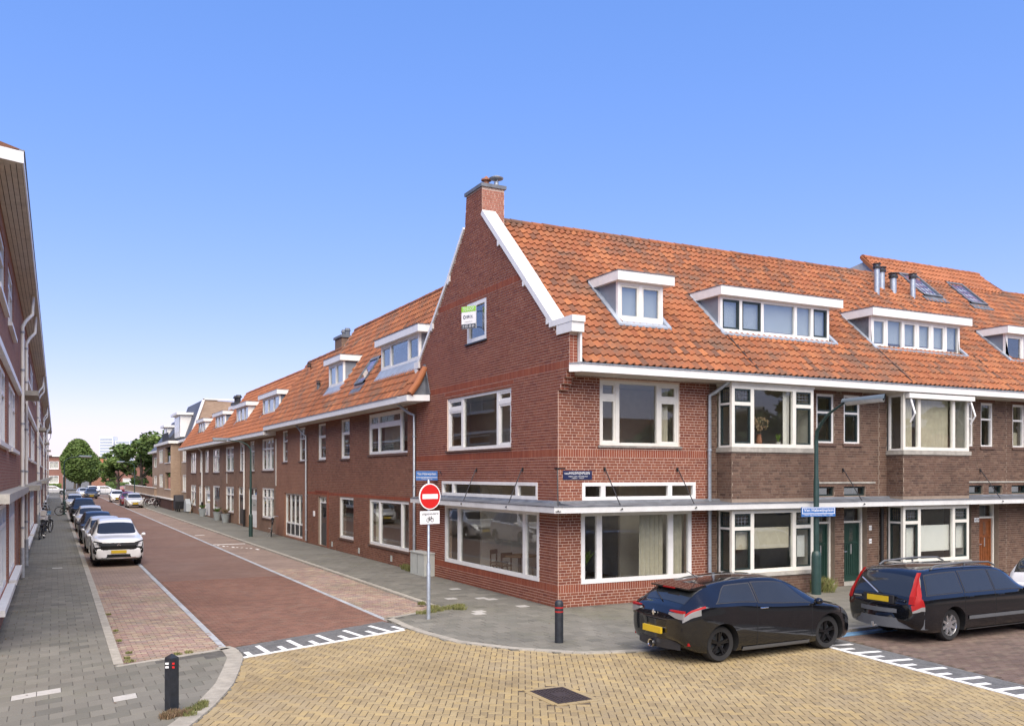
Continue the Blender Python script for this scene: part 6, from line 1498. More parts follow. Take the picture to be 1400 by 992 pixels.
# three-door coupe hatch
KINDS['coupe'] = dict(name='hatchback', ax=(-1.32, 1.32), r=.325, track=.80, tw=.23, arch=.365, dome=(.05, .05), spokes=5, twin=True, rim='alloy_black', mirror=.95, handle='chrome',
    shape=Shape(top=[(-2.10,.91),(-2.07,.975),(-2.01,1.02),(-1.95,1.065),(-1.68,1.265),(-1.45,1.355),(-.9,1.43),(-.3,1.455),(.1,1.44),(.45,1.365),(.85,1.17),(1.15,1.01),(1.3,.95),(1.8,.83),(2.1,.66),(2.17,.50)],
        belt=[(-2.10,.84),(-1.95,.955),(-1.6,1.03),(-1.0,1.02),(0,.95),(1.0,.90),(1.6,.80),(2.17,.44)],
        hw=[(-2.10,.72),(-2.0,.80),(-1.75,.885),(-1.32,.925),(-.9,.89),(0,.875),(.9,.885),(1.32,.92),(1.7,.87),(1.98,.74),(2.17,.5)],
        rw=[(-2.10,.60),(-1.7,.60),(-1.25,.54),(-.3,.58),(.45,.57),(1.15,.66),(1.6,.70),(2.17,.42)],
        bot=[(-2.10,.40),(-2.0,.30),(-1.7,.19),(0,.165),(1.7,.17),(2.05,.20),(2.17,.28)]),
    glass=dict(screen=(1.14,.42,6.3,.22,6.35), rear=(-1.95,-1.66,6.25,6.35), side=[(-.42,.82,5.12,6.02,.0,-.42),(-1.42,-.50,5.16,5.96,.36,-.0)]),
    doors=[(-.50,.86,1.95,5.0)], lamps=[('tail_lamp','lamp_clear',-2.095,-1.80,3.75,4.5,.007),('tail_lamp_top','lamp_red',-2.09,-1.70,4.5,5.0,.007),('headlamp','lamp_dark',1.62,2.02,3.8,5.0,.006),('sill_trim','bumper_grey',-.85,.8,1.55,2.05,.018)],
    extra=[('rear_bumper','paint',endarc(-2.16,.80,.36,.74,.22,.06,14,-1,-.03)),('diffuser','black_plastic',endarc(-2.165,.60,.24,.40,.12,.05,12,-1)),('number_plate','plate_yellow',bx(-2.225,-2.18,-.26,.26,.50,.61)),
        ('tail_lamp_rear','lamp_clear',tlamp(-2.20,.42,.74,.80,.905)),('tail_lamp_rear_top','lamp_red',tlamp(-2.195,.44,.74,.905,.945)),('bumper_crease','bumper_grey',endarc(-2.185,.70,.60,.615,.16,.02,14,-1)),('spoiler','paint',lambda: MB().prism([(-1.82,.55,1.295),(-1.44,.55,1.352),(-1.40,.55,1.30),(-1.62,.55,1.26),(-1.81,.55,1.268)],(0,-1.10,0))),('brake_light','lamp_red',bx(-1.835,-1.812,-.16,.16,1.270,1.292)),
        ('exhaust_tip','chrome',lambda: MB().lathe([(.055,-2.24),(.075,-2.25),(.08,-2.20),(.06,-2.17)],(0,0.0,.30),16,axis='x',closed=True)),('exhaust_hole','arch_liner',lambda: MB().lathe([(.0,-2.22),(.06,-2.22),(.06,-2.21)],(0,0,.30),16,axis='x')),
        ('reflector','lamp_red',bx2(-2.02,-1.955,.70,.16,.34,.39)),('aerial','black_plastic',lambda: MB().tube([(-1.1,0,1.36),(-1.22,0,1.44),(-1.42,0,1.56)],.006,6)),('badge','chrome',lambda: MB().prism([(-2.165,0,.91),(-2.165,.04,.85),(-2.165,0,.79),(-2.165,-.04,.85)],(-.02,0,0))),
        ('wiper','black_plastic',lambda: MB().tube([(-1.99,0,1.07),(-1.86,.3,1.16)],.012,6)),('front_grille','arch_liner',bx(2.13,2.225,-.45,.45,.26,.42))])
# estate
KINDS['estate'] = dict(name='estate_car', ax=(-1.38, 1.38), r=.325, track=.80, tw=.21, arch=.375, dome=(.04, .05), spokes=8, twin=False, rim='alloy', mirror=.92, handle='paint',
    shape=Shape(**stretch(dict(top=[(-2.36,.84),(-2.33,.95),(-2.16,1.30),(-2.05,1.42),(-1.9,1.465),(-1.2,1.495),(-.3,1.49),(.15,1.465),(.5,1.38),(1.05,1.02),(1.15,.98),(1.9,.86),(2.2,.72),(2.30,.55)],
        belt=[(-2.36,.78),(-2.2,.93),(-1,.94),(1.0,.93),(1.7,.84),(2.3,.48)],
        hw=[(-2.36,.76),(-2.25,.85),(-1.9,.90),(-1,.905),(1,.905),(1.7,.88),(2.1,.76),(2.3,.55)],
        rw=[(-2.36,.70),(-2.1,.66),(-1.2,.64),(.2,.63),(1.05,.70),(1.7,.72),(2.3,.45)],
        bot=[(-2.36,.42),(-2.25,.30),(-1.9,.20),(1.9,.19),(2.2,.22),(2.30,.30)]), -1.38, 1.12)),
    glass=dict(screen=(1.02,.50,6.3,.16,6.35), rear=(-2.44,-2.22,6.2,6.25), side=[(-.02,.80,5.12,6.0,.0,-.42),(-.98,-.10,5.12,6.02,.0,-.0),(-2.12,-1.08,5.14,5.98,.10,-.0)]),
    doors=[(-.06,.98,1.95,5.0),(-1.04,-.08,1.95,5.0)], lamps=[('tail_lamp','lamp_red',lambda v: -2.465+.235*max(0,v-4.8)/1.25,lambda v: -2.30+.13*max(0,v-4.8)/1.25,4.7,6.1,.014),('tail_lamp_lower','lamp_red',-2.475,lambda v: -2.24-.05*(v-3.5),3.5,4.7,.014),('reversing_lamp','lamp_clear',-2.47,-2.24,3.2,3.5,.014),('headlamp','lamp_clear',1.85,2.2,3.9,5.0,.006),('side_trim','bumper_grey',-.95,.95,2.55,2.75,.022),('sill_trim','bumper_grey',-.95,.95,1.2,1.75,.012)],
    extra=[('rear_bumper','bumper_grey',endarc(-2.60,.875,.30,.50,.36,.10,14,-1)),('bumper_top','paint',endarc(-2.59,.875,.50,.70,.36,.10,14,-1,.04)),('bumper_strip','bumper_grey',endarc(-2.605,.875,.60,.68,.36,.02,14,-1)),('tow_bar','steel',lambda: MB().tube([(-2.48,0,.32),(-2.68,0,.30),(-2.69,0,.38)],.025,8)),
        ('number_plate','plate_yellow',bx(-2.545,-2.51,-.26,.26,.80,.91)),('plate_panel','black_plastic',bx(-2.535,-2.485,-.36,.36,.77,.94)),('lettering','chrome',bx2(-2.515,-2.49,.52,.20,.845,.87)),('wiper','steel',lambda: MB().tube([(-2.53,.0,.97),(-2.47,.25,1.10),(-2.40,.50,1.22)],.014,6)),
        ('tail_lamp_rear','lamp_red',lambda: _estlamp(1)),('tail_lamp_rear','lamp_red',lambda: _estlamp(-1)),('roof_rail','bumper_grey',lambda: _rails(1)),('roof_rail','bumper_grey',lambda: _rails(-1)),('front_grille','arch_liner',bx(2.27,2.36,-.3,.3,.48,.66))])
def _estlamp(s):
    m = MB(); q = [(.80,-2.495,.80,.10),(.95,-2.46,.775,.08),(1.13,-2.36,.735,.05),(1.30,-2.265,.70,.035),(1.40,-2.18,.675,.03)]
    if True:
        for (z0,x0,y0,w0),(z1,x1,y1,w1) in zip(q, q[1:]):
            m.hexa([(x0,s*(y0-w0),z0),(x0+.03,s*y0,z0),(x0+.09,s*y0,z0),(x0+.07,s*(y0-w0),z0),(x1,s*(y1-w1),z1),(x1+.03,s*y1,z1),(x1+.09,s*y1,z1),(x1+.07,s*(y1-w1),z1)])
    return m
def _rails(s):
    m = MB()
    if True: m.tube([(-1.75,s*.62,1.44),(-1.6,s*.62,1.51),(-.7,s*.62,1.545),(.1,s*.61,1.52),(.3,s*.61,1.44)], .02, 8); m.tube([(-.7,s*.62,1.46),(-.7,s*.62,1.54)], .022, 6)
    return m
# sport utility, seen from the front
KINDS['suv'] = dict(name='parked_suv', ax=(-1.335, 1.335), r=.345, track=.80, tw=.23, arch=.40, dome=(.05, .05), spokes=5, twin=True, rim='alloy', mirror=.92, handle='paint',
    shape=Shape(top=[(-2.15,.85),(-2.08,1.05),(-1.85,1.42),(-1.6,1.58),(-.9,1.67),(-.2,1.685),(.25,1.64),(.55,1.52),(1.1,1.14),(1.25,1.10),(1.9,1.02),(2.1,.90),(2.18,.72)],
        belt=[(-2.15,.80),(-1.8,1.12),(-1,1.10),(1.0,1.04),(1.8,.93),(2.18,.62)],
        hw=[(-2.15,.70),(-1.95,.84),(-1.4,.90),(0,.885),(1.35,.90),(1.8,.88),(2.05,.83),(2.18,.74)],
        rw=[(-2.15,.6),(-1.7,.58),(-.3,.60),(.3,.60),(1.1,.70),(1.6,.74),(2.18,.62)],
        bot=[(-2.15,.45),(-2.0,.30),(-1.6,.22),(1.6,.22),(2.0,.24),(2.18,.30)]),
    glass=dict(screen=(1.08,.50,6.15,.16,6.3), rear=(-2.0,-1.66,6.3,6.4), side=[(-.02,.80,5.12,6.0,.0,-.40),(-.95,-.10,5.12,6.02,.0,-.0),(-1.7,-1.03,5.2,5.95,.10,-.0)]),
    doors=[(-.06,.98,1.95,5.0),(-1.0,-.08,1.95,5.0)], lamps=[('headlamp','lamp_dark',1.88,2.165,4.55,5.02,.008),('fog_lamp_recess','arch_liner',2.02,2.178,3.0,4.1,.008),('chrome_strip','chrome',1.98,2.178,4.45,4.56,.014),('sill_trim','black_plastic',-.95,.95,1.2,1.9,.015),('wheel_cladding','black_plastic',1.72,2.1,.9,1.7,.01)],
    extra=[('grille','arch_liner',endarc(2.255,.60,.62,.84,.05,.05,12,1)),('grille_bar','lamp_dark',endarc(2.26,.66,.77,.88,.06,.05,12,1)),('bonnet_lip','paint',endarc(2.22,.72,.86,.93,.09,.06,12,1,.03)),('bumper','paint',endarc(2.265,.78,.46,.63,.13,.06,14,1)),
        ('number_plate','plate_yellow',bx(2.275,2.305,-.26,.26,.50,.61)),('lower_intake','arch_liner',endarc(2.262,.80,.26,.46,.15,.05,14,1)),('skid_plate','chrome',endarc(2.285,.66,.30,.35,.10,.03,12,1)),('fog_lamp','lamp_clear',lambda: _fplate(1,[(.62,.56),(.62,.66),(.74,.66),(.74,.56)])),('fog_lamp','lamp_clear',lambda: _fplate(-1,[(.62,.56),(.62,.66),(.74,.66),(.74,.56)])),
        ('fog_recess','arch_liner',lambda: _fplate(1,[(.50,.60),(.56,.74),(.80,.72),(.80,.50),(.66,.44)])),('fog_recess','arch_liner',lambda: _fplate(-1,[(.50,.60),(.56,.74),(.80,.72),(.80,.50),(.66,.44)])),
        ('headlamp_slit','lamp_dark',lambda: _fplate(1,[(.50,.84),(.56,.90),(.84,.965),(.84,.91)])),('headlamp_slit','lamp_dark',lambda: _fplate(-1,[(.50,.84),(.56,.90),(.84,.965),(.84,.91)])),
        ('emblem','chrome',lambda: _emblem())])
def _fplate(s, pts):
    return MB().prism([(2.285 - .15*(y/.78)**2, s*y, z) for y, z in pts], (-.05, 0, 0))
def _emblem():
    m = MB()
    for a in (90, 210, 330):
        c, s = math.cos(R(a)), math.sin(R(a)); d = .042
        ps = [(0,0),(c*d-s*d*.55,s*d+c*d*.55),(c*d*2,s*d*2),(c*d+s*d*.55,s*d-c*d*.55)]; m.prism([(2.29, y, .815+z) for y, z in ps], (-.02,0,0))
    return m
# plain five-door hatchback used for the parked cars down the street
KINDS['hatch'] = dict(name='parked_car', ax=(-1.27, 1.27), r=.31, track=.77, tw=.20, arch=.35, dome=(.04, .05), spokes=5, twin=False, rim='alloy', mirror=.88, handle='paint',
    shape=Shape(top=[(-1.98,.80),(-1.93,.98),(-1.75,1.28),(-1.5,1.42),(-.8,1.50),(-.1,1.51),(.3,1.46),(.6,1.34),(1.12,1.0),(1.25,.96),(1.8,.86),(2.0,.74),(2.06,.58)],
        belt=[(-1.98,.74),(-1.7,.96),(0,.94),(1.1,.90),(1.7,.80),(2.06,.5)], hw=[(-1.98,.66),(-1.8,.80),(-1.3,.865),(0,.86),(1.3,.86),(1.75,.80),(1.95,.70),(2.06,.55)],
        rw=[(-1.98,.58),(-1.5,.56),(-.1,.58),(.4,.57),(1.1,.66),(1.6,.68),(2.06,.45)], bot=[(-1.98,.42),(-1.85,.28),(-1.5,.19),(1.6,.18),(1.95,.2),(2.06,.28)]),
    glass=dict(screen=(1.08,.52,6.3,.16,6.35), rear=(-1.9,-1.58,6.3,6.4), side=[(-.02,.80,5.12,6.0,.0,-.42),(-.95,-.10,5.12,6.0,.05,-.0)]),
    doors=[(-.06,.95,1.95,5.0),(-1.0,-.08,1.95,5.0)], lamps=[('headlamp','lamp_clear',1.66,2.0,3.9,4.95,.008),('tail_lamp','lamp_red',-1.95,-1.74,3.6,5.3,.008)],
    extra=[('grille','arch_liner',endarc(2.125,.46,.52,.62,.05,.04,12,1)),('lower_intake','arch_liner',endarc(2.13,.58,.24,.38,.09,.04,12,1)),('number_plate','plate_yellow',bx(2.12,2.15,-.26,.26,.40,.51)),('rear_plate','plate_yellow',bx(-2.06,-2.02,-.26,.26,.55,.66)),('grille_bar','chrome',endarc(2.135,.40,.56,.58,.04,.03,12,1))])
ZR = ROADZ
car('coupe', (.67, -5.98, -.02), 1.0, 'paint_black', 'glossy black three-door hatchback parked at the corner, black wheels and roof spoiler')
car('estate', (6.34, -6.38, ZR), 0.6, 'paint_black', 'black estate car with tall red tail lamps and silver wheels at right')
car('hatch', (11.4, -6.1, ZR), 0, 'paint_white', 'white car mostly cut off by the right edge, in front of the estate')
car('suv', (-8.95, 18.75, ZR), -90, 'paint_white', 'white sport utility car facing the viewer, nearest in the left row')
G_ = 'cars parked along the left kerb'
car('hatch', (-9.0, 25.1, ZR), -90, 'paint_silver', 'silver car hidden close behind the white sport utility car', grp=G_)
car('hatch', (-9.05, 31.0, ZR), -90, 'paint_dark', 'black car third in the left row', grp=G_)
car('hatch', (-9.0, 41.0, ZR), -90, 'paint_silver', 'silver car fourth in the left row', grp=G_)
car('suv', (-9.0, 53.2, ZR), -90, 'paint_navy', 'dark sport utility car beyond the lamp post in the left row', grp=G_)
car('hatch', (-9.0, 79, ZR), -90, 'paint_silver', 'pale car farthest along the left row before the trees', grp=G_)
car('hatch', (-5.9, 122, ZR), -90, 'paint_blue', 'dark blue car in the road beside the dome tree', grp=None)
car('hatch', (-3.4, 81.6, ZR), -90, 'paint_silver', 'silver hatchback parked first in the right row by the low wall', grp='cars parked on the right')
car('hatch', (-3.5, 88.0, ZR), -90, 'paint_red', 'dark red car tucked behind the silver hatchback on the right', grp='cars parked on the right')
car('hatch', (-3.7, 103.0, ZR), -90, 'paint_white', 'white hatchback farthest in the right row', grp='cars parked on the right')
car('hatch', (1.0, 150, ZR), 12, 'paint_red', 'red car crossing in front of the white garage')
car('hatch', (-2.6, 152, ZR), 8, 'paint_white', 'white car crossing left of the red car')
car('suv', (-5.2, 138, ZR), -80, 'paint_white', 'white van-like car standing right of the dome tree trunk')
car('hatch', (-10.6, 158, ZR), 4, 'paint_silver', 'silver car seen side on left of the dome tree trunks')
car('hatch', (-6.6, 131, ZR), -85, 'paint_silver', 'pale car waiting behind the dark blue car')

# ================================================================== bicycles
def bike_parts(T, frame='black_iron', crate=None, kid=None):
    def P(n, mb, mat): return part(n, mb, mat, T, smooth=50)
    for x in (-.53, .53):
        w_ = MB(); w_.lathe([(.31,-.025),(.35,-.02),(.36,0),(.35,.02),(.31,.025)], (x,0,.355), 28, axis='y', closed=True); o = P('wheel', w_, 'rubber')
        r_ = MB(); r_.lathe([(.31,-.012),(.325,-.012),(.325,.012),(.31,.012)], (x,0,.355), 28, axis='y', closed=True)
        for k in range(14): a = 2*math.pi*k/14; r_.tube([(x,0,.355),(x+.315*math.cos(a),0,.355+.315*math.sin(a))], .0022, 3, False)
        part('spokes', r_, 'steel', o); f = MB(); rows = [[(x+.385*math.cos(R(a)),y,.355+.385*math.sin(R(a))) for a in range(20 if x < 0 else 40, 190 if x < 0 else 150, 12)] for y in (-.03,.03)]; f.grid(rows); part('mudguard', f, frame, o)
    fr = MB(); hd = (.36,0,.92); bb = (-.06,0,.30); st = (-.22,0,.78)
    for a, b in (((.38,0,.80),bb),(hd,(.53,0,.355)),(bb,st),(st,(.37,0,.86)),(bb,(-.53,0,.355)),((-.20,0,.70),(-.53,0,.355))): fr.tube([a,b], .022, 8)
    P('frame', fr, frame); P('handlebar', MB().tube([(.15,-.30,1.06),(.32,-.24,1.09),(.36,0,1.03),(.32,.24,1.09),(.15,.30,1.06)], .013, 8), 'steel'); P('stem', MB().tube([hd,(.34,0,1.04)], .014, 8), 'steel')
    P('saddle', MB().tube([(-.38,0,.94),(-.26,0,.955),(-.10,0,.94)], [.09,.07,.025], 10), 'black_plastic'); P('seat_post', MB().tube([st,(-.25,0,.93)], .013, 8), 'steel')
    P('carrier', MB().box(-.78,-.32,-.06,.06,.74,.76), frame); P('chain_case', MB().box(-.50,.02,-.045,-.02,.25,.36), frame); P('pedals', MB().tube([(-.06,-.16,.18),(-.06,-.06,.18),(-.06,.06,.42),(-.06,.16,.42)], .014, 6), 'steel'); P('kickstand', MB().tube([(-.45,.02,.33),(-.36,.20,.01)], .01, 6), 'steel')
    if crate: P('front_crate', MB().box(.42,.80,-.2,.2,.80,1.02), crate)
    if kid: P('child_seat', MB().box(-.72,-.40,-.15,.15,.78,1.02).box(-.76,-.68,-.15,.15,1.02,1.32), kid)
def bicycle(x, y, rot, label, frame='black_iron', crate=None, kid=None, lean=-6, grp='bicycles left on the pavements'):
    T = bpy.data.objects.new('bicycle', None); COL.objects.link(T); props(T, label, 'bicycle', grp); bike_parts(T, frame, crate, kid); T.location = (x, y, 0); T.rotation_euler = (R(lean), 0, R(rot)); return T
bicycle(-.55, 29.9, 78, 'black bicycle leaning on the wall by the glazed entrance', kid=None, lean=5)
bicycle(-11.55, 33.2, 80, 'nearest black bicycle against the left terrace', lean=6); bicycle(-11.35, 38.6, 70, 'bicycle with a pale child seat against the left terrace', kid='pale_render', lean=5)
bicycle(-11.45, 44.2, 85, 'bicycle with a blue front crate against the left terrace', crate='line_bright_blue', lean=5); bicycle(-11.4, 51.5, 75, 'bicycle beyond the crate bicycle on the left pavement'); bicycle(-11.35, 58.0, 84, 'brown bicycle farther along the left pavement', 'wood_dark')
bicycle(-11.3, 66.0, 80, 'farthest bicycle against the left terrace', 'zinc'); bicycle(-9.95, 62.9, 12, 'bicycle chained to the foot of the left street lamp')
bicycle(-1.3, 84.5, 25, 'white bicycle standing before the dark garden wall', 'reflect_white', lean=0); bicycle(-1.25, 79.5, 60, 'dark bicycle beside the white one at the garden wall', lean=4)
T = thing('cargo_bike', (-.75, 67.5, 0), 'black cargo bicycle with covered box by the end of the brown row', 'cargo bike')
part('box', MB().prism([(-1.2,65.9,.25),(-1.2,67.1,.25),(-1.2,67.3,.95),(-1.2,65.7,.95)], (.75,0,0)), 'canvas_black', T); part('cover', MB().prism([(-1.2,65.8,.96),(-1.2,67.2,.96),(-1.2,67.0,1.5),(-1.2,66.3,1.5)], (.75,0,0)), 'canvas_black', T)
for y in (65.9, 67.4, 68.7): part('wheel', MB().lathe([(.25,-.03),(.30,-.03),(.30,.03),(.25,.03)], (-.85,y,.3), 20, axis='x', closed=True), 'rubber', T)
part('frame', MB().tube([(-.85,67.2,.5),(-.85,68.0,.4),(-.85,68.7,.3)], .03, 8).tube([(-.85,68.0,.4),(-.85,67.9,1.0)], .02, 8).tube([(-1.1,67.7,1.05),(-.6,67.7,1.05)], .016, 6), 'black_iron', T)
single('covered_bicycle', MB().prism([(-.55,63.6,.1),(-.55,65.4,.1),(-.55,65.1,1.0),(-.55,64.4,1.2),(-.55,63.8,.8)], (.4,0,0)), 'tarp_grey', 'bicycle under a pale grey cover beside the black cargo bicycle', 'covered bike', loc=(-.4,64.5,0))
single('wooden_plank', MB().prism([(-.45,62.3,0),(-.45,62.42,0),(-.02,62.42,1.3),(-.02,62.3,1.3)], (.03,0,0)), 'wood_light', 'wooden plank leaning on the wall of the last brown row house', 'plank', loc=(-.2,62.3,0))
for x, y, lf, lab in ((-.32,56.0,'leaf_dark','grey planter with dark shrub beside the white door'),(-.35,48.6,'leaf_bright','grey planter with small green plant, middle of the three along the row'),(-.35,45.2,'weed_dry','grey planter with yellowed plant, nearest of the three along the row')):
    plant(x, y, 0, .5, 30, lab, 'planter_grey', lf, .06, .3, .8, 'planter', 'planters along the row', .6)

# ================================================================== street furniture
def lamp(x, y, h, dx, dy, label, head=True, r=.07, hz=.0, name='street_lamp', hl=.9):
    T = thing(name, (x, y, 0), label, 'street lamp', 'street lamps'); L = math.hypot(dx, dy); ux, uy = dx/L, dy/L
    part('base', MB().lathe([(r*1.75,-.02),(r*1.75,1.05),(r*1.6,1.15),(r*1.02,1.2)], (x,y,0), 16), 'lamp_green', T, smooth=40)
    mid = h * .68
    m = MB(); m.lathe([(r,1.15),(r,mid),(r*.8,mid+.1),(r*.72,h-.35)], (x,y,0), 14); part('pole', m, 'lamp_green', T, smooth=40)
    m = MB(); m.tube([(x,y,h-.4),(x+ux*.03,y+uy*.03,h-.12),(x+ux*.2,y+uy*.2,h+.08),(x+ux*.5,y+uy*.5,h+.22+hz*.4),(x+ux*L,y+uy*L,h+.30+hz)], [r*.7,r*.68,r*.6,r*.5,r*.4], 10); part('arm', m, 'lamp_green', T, smooth=50)
    def q(s, w_, z): return (x+ux*(L+s)-uy*w_, y+uy*(L+s)+ux*w_, h+.30+hz+z)
    m = MB(); m.grid([[q(s, ww*wd, zz) for s, wd in ((-.08,.05),(.05,.10),(hl*.5,.16),(hl*.9,.12),(hl,.03))] for ww, zz in ((-1,.0),(-.75,.07),(0,.11),(.75,.07),(1,.0))]); m.poly([q(-.08,-.05,0),q(-.08,.05,0),q(-.08,0,.11)]); hd = part('lamp_head', m, 'lamp_head', T, smooth=50)
    m = MB(); m.grid([[q(s, ww*wd, zz) for s, wd in ((.08,.07),(hl*.5,.15),(hl*.9,.11),(hl*.97,.04))] for ww, zz in ((-1,.0),(-.6,-.06),(0,-.09),(.6,-.06),(1,.0))]); part('diffuser', m, 'lamp_glass', hd, smooth=50)
    return T
lamp(7.68, -1.0, 4.62, -.12, -1.1, 'dark green street lamp with curved arm in front of the two green doors', r=.075, hz=.30, hl=1.45)
lamp(-1.58, 30.1, 4.85, -1.2, -.1, 'dark green street lamp on the right pavement before the row houses', r=.06, hl=.8); lamp(-10.1, 64.6, 4.55, 1.2, .1, 'street lamp on the left pavement with a bicycle at its foot', r=.07, hl=.9)
lamp(-1.9, 100, 4.6, -1.2, 0, 'farthest street lamp near the low pale wall', r=.06, hl=.8)
s2 = thing('street_name_sign', (7.65, -1.1, 2.25), 'blue street name sign on the green lamp post before the doors', 'street sign', 'street name signs')
FP = Face((7.62, -1.12, 0), Vector((.97, -.24, 0)), Vector((-.24, -.97, 0)))
part('plate', FP.box(MB(), -.52, .52, 0, .03, 2.16, 2.42), 'sign_blue', s2)
m = MB(); FP.box(m, -.50, .50, .03, .034, 2.395, 2.41); FP.box(m, -.50, .50, .03, .034, 2.235, 2.25); FP.box(m, -.50, -.485, .03, .034, 2.25, 2.395); FP.box(m, .485, .50, .03, .034, 2.25, 2.395); part('border', m, 'reflect_white', s2)
text(s2, 'lettering', 'Van Halewijnplein', 'reflect_white', FP.p(0, .033, 2.325), FP.ud, (0,0,1), .105, .90); text(s2, 'lettering', 'Heer van Voorburg 1300 - 1350', 'reflect_white', FP.p(0, .033, 2.198), FP.ud, (0,0,1), .035, .86)
s3 = thing('street_name_sign', (-.35, 7.8, 3.3), 'blue street name sign projecting from the brick gable above the no-entry disc', 'street sign', 'street name signs')
FQ = Face((-.36, 7.8, 0), Vector((.95, -.3, 0)).normalized(), Vector((-.3, -.95, 0)).normalized())
part('plate', FQ.box(MB(), -.36, .34, 0, .03, 3.13, 3.43), 'sign_blue', s3); m = MB(); FQ.box(m, -.35, .33, .03, .034, 3.215, 3.23); part('border', m, 'reflect_white', s3)
text(s3, 'lettering', 'Van Halewijnlaan', 'reflect_white', FQ.p(-.01, .033, 3.33), FQ.ud, (0,0,1), .10, .60); text(s3, 'lettering', 'Voorburg', 'reflect_white', FQ.p(-.01, .033, 3.175), FQ.ud, (0,0,1), .035, .36)
part('bracket', MB().tube([(-.05,7.75,3.28),(.0,7.8,3.28)], .02, 6).tube([(-.03,7.55,3.44),(0,7.4,3.3)],.012,6), 'black_iron', s3)
# no-entry post
X0, Y0 = -3.48, -.08; ns_ = thing('no_entry_sign', (X0, Y0, 0), 'round red no-entry sign with white bicycle plate on a galvanised post', 'traffic sign')
part('post', MB().lathe([(.045,-.02),(.045,1.25),(.03,1.3),(.03,3.16),(.005,3.2)], (X0,Y0,0), 12), 'galvanised', ns_, smooth=40)
a = R(14); ud = Vector((math.cos(a), math.sin(a), 0)); nd = Vector((math.sin(a), -math.cos(a), 0)); FD = Face((X0, Y0, 0) + Vector((0,0,0)) if False else Vector((X0, Y0, 0)) + nd*.04, ud, nd)
def disc(r, w0, w1, zc, n=40): m = MB(); c = [FD.p(r*math.cos(2*math.pi*k/n), w0, zc + r*math.sin(2*math.pi*k/n)) for k in range(n)]; m.prism(c, nd*(w1-w0)); return m
D_ = part('disc', disc(.30, 0, .02, 2.81), 'reflect_white', ns_); part('red_field', disc(.275, .02, .024, 2.81), 'sign_red', ns_); part('white_bar', FD.box(MB(), -.215, .215, .024, .028, 2.755, 2.865), 'reflect_white', ns_)
part('plate', FD.box(MB(), -.27, .27, .0, .02, 2.18, 2.48), 'reflect_white', ns_)
text(ns_, 'lettering', 'uitgezonderd', 'sign_text_black', FD.p(0, .022, 2.41), ud, (0,0,1), .075, .46)
m = MB(); bz = 2.275
for cx in (-.06, .06): q = [FD.p(cx + .042*math.cos(2*math.pi*k/20), .026, bz + .042*math.sin(2*math.pi*k/20)) for k in range(21)]; m.tube(q, .005, 4, False)
for a_, b_ in (((-.06,0),(-.03,.055)),((-.03,.055),(.035,.055)),((.035,.055),(0,0)),((0,0),(-.03,.055)),((-.06,0),(0,0)),((.03,.075),(.06,0)),((-.045,.075),(-.02,.075)),((.015,.08),(.045,.08)),((-.03,.055),(-.033,.075))): m.tube([FD.p(a_[0],.026,bz+a_[1]), FD.p(b_[0],.026,bz+b_[1])], .0045, 4, False)
part('bicycle_symbol', m, 'sign_text_black', ns_)
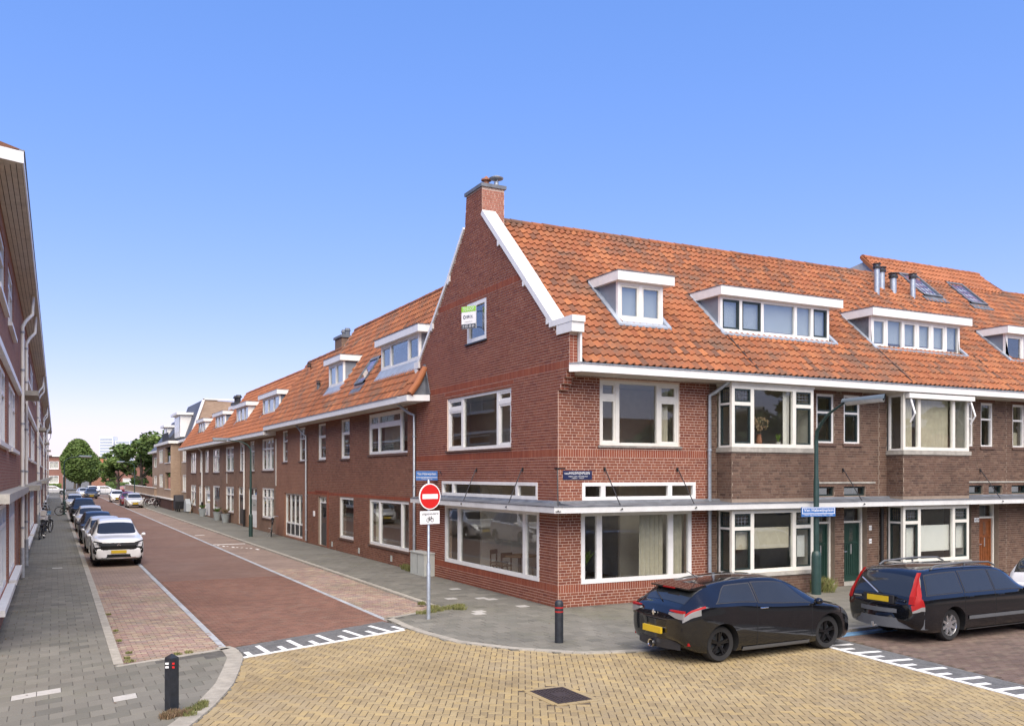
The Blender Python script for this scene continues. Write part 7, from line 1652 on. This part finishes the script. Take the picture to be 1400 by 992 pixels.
def bollard(x, y, h, label, bands):
    T = thing('bollard', (x, y, 0), label, 'bollard', 'black bollards')
    def ring(s, z): return [(x + s*math.cos(R(a)), y + s*math.sin(R(a)), z) for a in (27-45, 27+45, 27+135, 27+225)]
    s = .095
    m = MB(); m.grid([r_ + r_[:1] for r_ in (ring(s,-.02), ring(s,h-.07), ring(s*.97,h-.05), ring(.01,h))]); part('post', m, 'bollard_black', T)
    ux, uy = math.cos(R(-27.2)), math.sin(R(-27.2)); o = s * .7072
    for z in bands:
        for a_, b_, mt in ((-o*.96, -o*.05, 'reflect_white'), (-o*.03, o*.96, 'reflect_red')):
            m = MB(); nx, ny = uy, -ux; m.hexa([(x+ux*u+nx*(w_), y+uy*u+ny*(w_), zz) for zz in (z, z+.028) for u, w_ in ((a_,o-.002),(b_,o-.002),(b_,o+.004),(a_,o+.004))]); part('reflector_band', m, mt, T)
        # side reflector
    return T
bollard(-9.69, -5.91, .80, 'black bollard with white and red bands at the left kerb corner', (.66, .61)); 
T = thing('bollard', (-2.28, -3.96, 0), 'black bollard with worn red bands in front of the shop corner', 'bollard', 'black bollards'); 
part('post', MB().lathe([(.085,-.02),(.085,.74),(.08,.80),(.05,.83),(.005,.84)], (-2.28,-3.96,0), 16), 'bollard_black', T, smooth=40)
for z in (.60, .68): part('reflector_band', MB().lathe([(.087,z),(.087,z+.03)], (-2.28,-3.96,0), 16), 'caliper_red', T, smooth=40)
T = thing('utility_cabinet', (-.2, 8.6, 0), 'pale grey utility cabinet against the foot of the brick wall', 'cabinet')
part('body', MB().box(-.38,-.01,8.0,9.25,0,.72), 'cabinet_grey', T); part('lid', MB().box(-.41,-.005,7.97,9.28,.722,.76), 'cabinet_grey', T); part('door_seam', MB().box(-.386,-.38,8.6,8.615,.05,.7), 'sign_grey', T)
# things on the window sills
def vase(x, y, z, label):
    T = thing('flower_vase', (x, y, z), label, 'vase'); part('vase', MB().lathe([(.05,0),(.09,.12),(.06,.3),(.07,.34)], (x,y,z), 12), 'terracotta', T); m = MB(); rng = random.Random(4)
    for _ in range(90):
        a, r_ = rng.uniform(0,6.28), rng.uniform(.02,.34); P = Vector((x+r_*math.cos(a), y+.3*r_*math.sin(a), z+.45+rng.uniform(0,.35))); s = rng.uniform(.02,.05); m.poly([P+Vector((-s,0,0)),P+Vector((0,0,s)),P+Vector((s,0,0)),P+Vector((0,0,-s))])
    for k in range(9): m.tube([(x,y,z+.3),(x+.3*math.sin(k*2.1),y,z+.75)], .004, 3, False)
    part('flowers', m, 'weed_dry', T)
vase(6.2, -.35, 4.08, 'vase of dried flowers in the first bay window'); plant(6.95, -.3, 4.08, .35, 18, 'small spiky green plant beside the dried flowers in the bay window', 'pale_render', 'leaf_bright', .03, .07, .3, ph=.12)
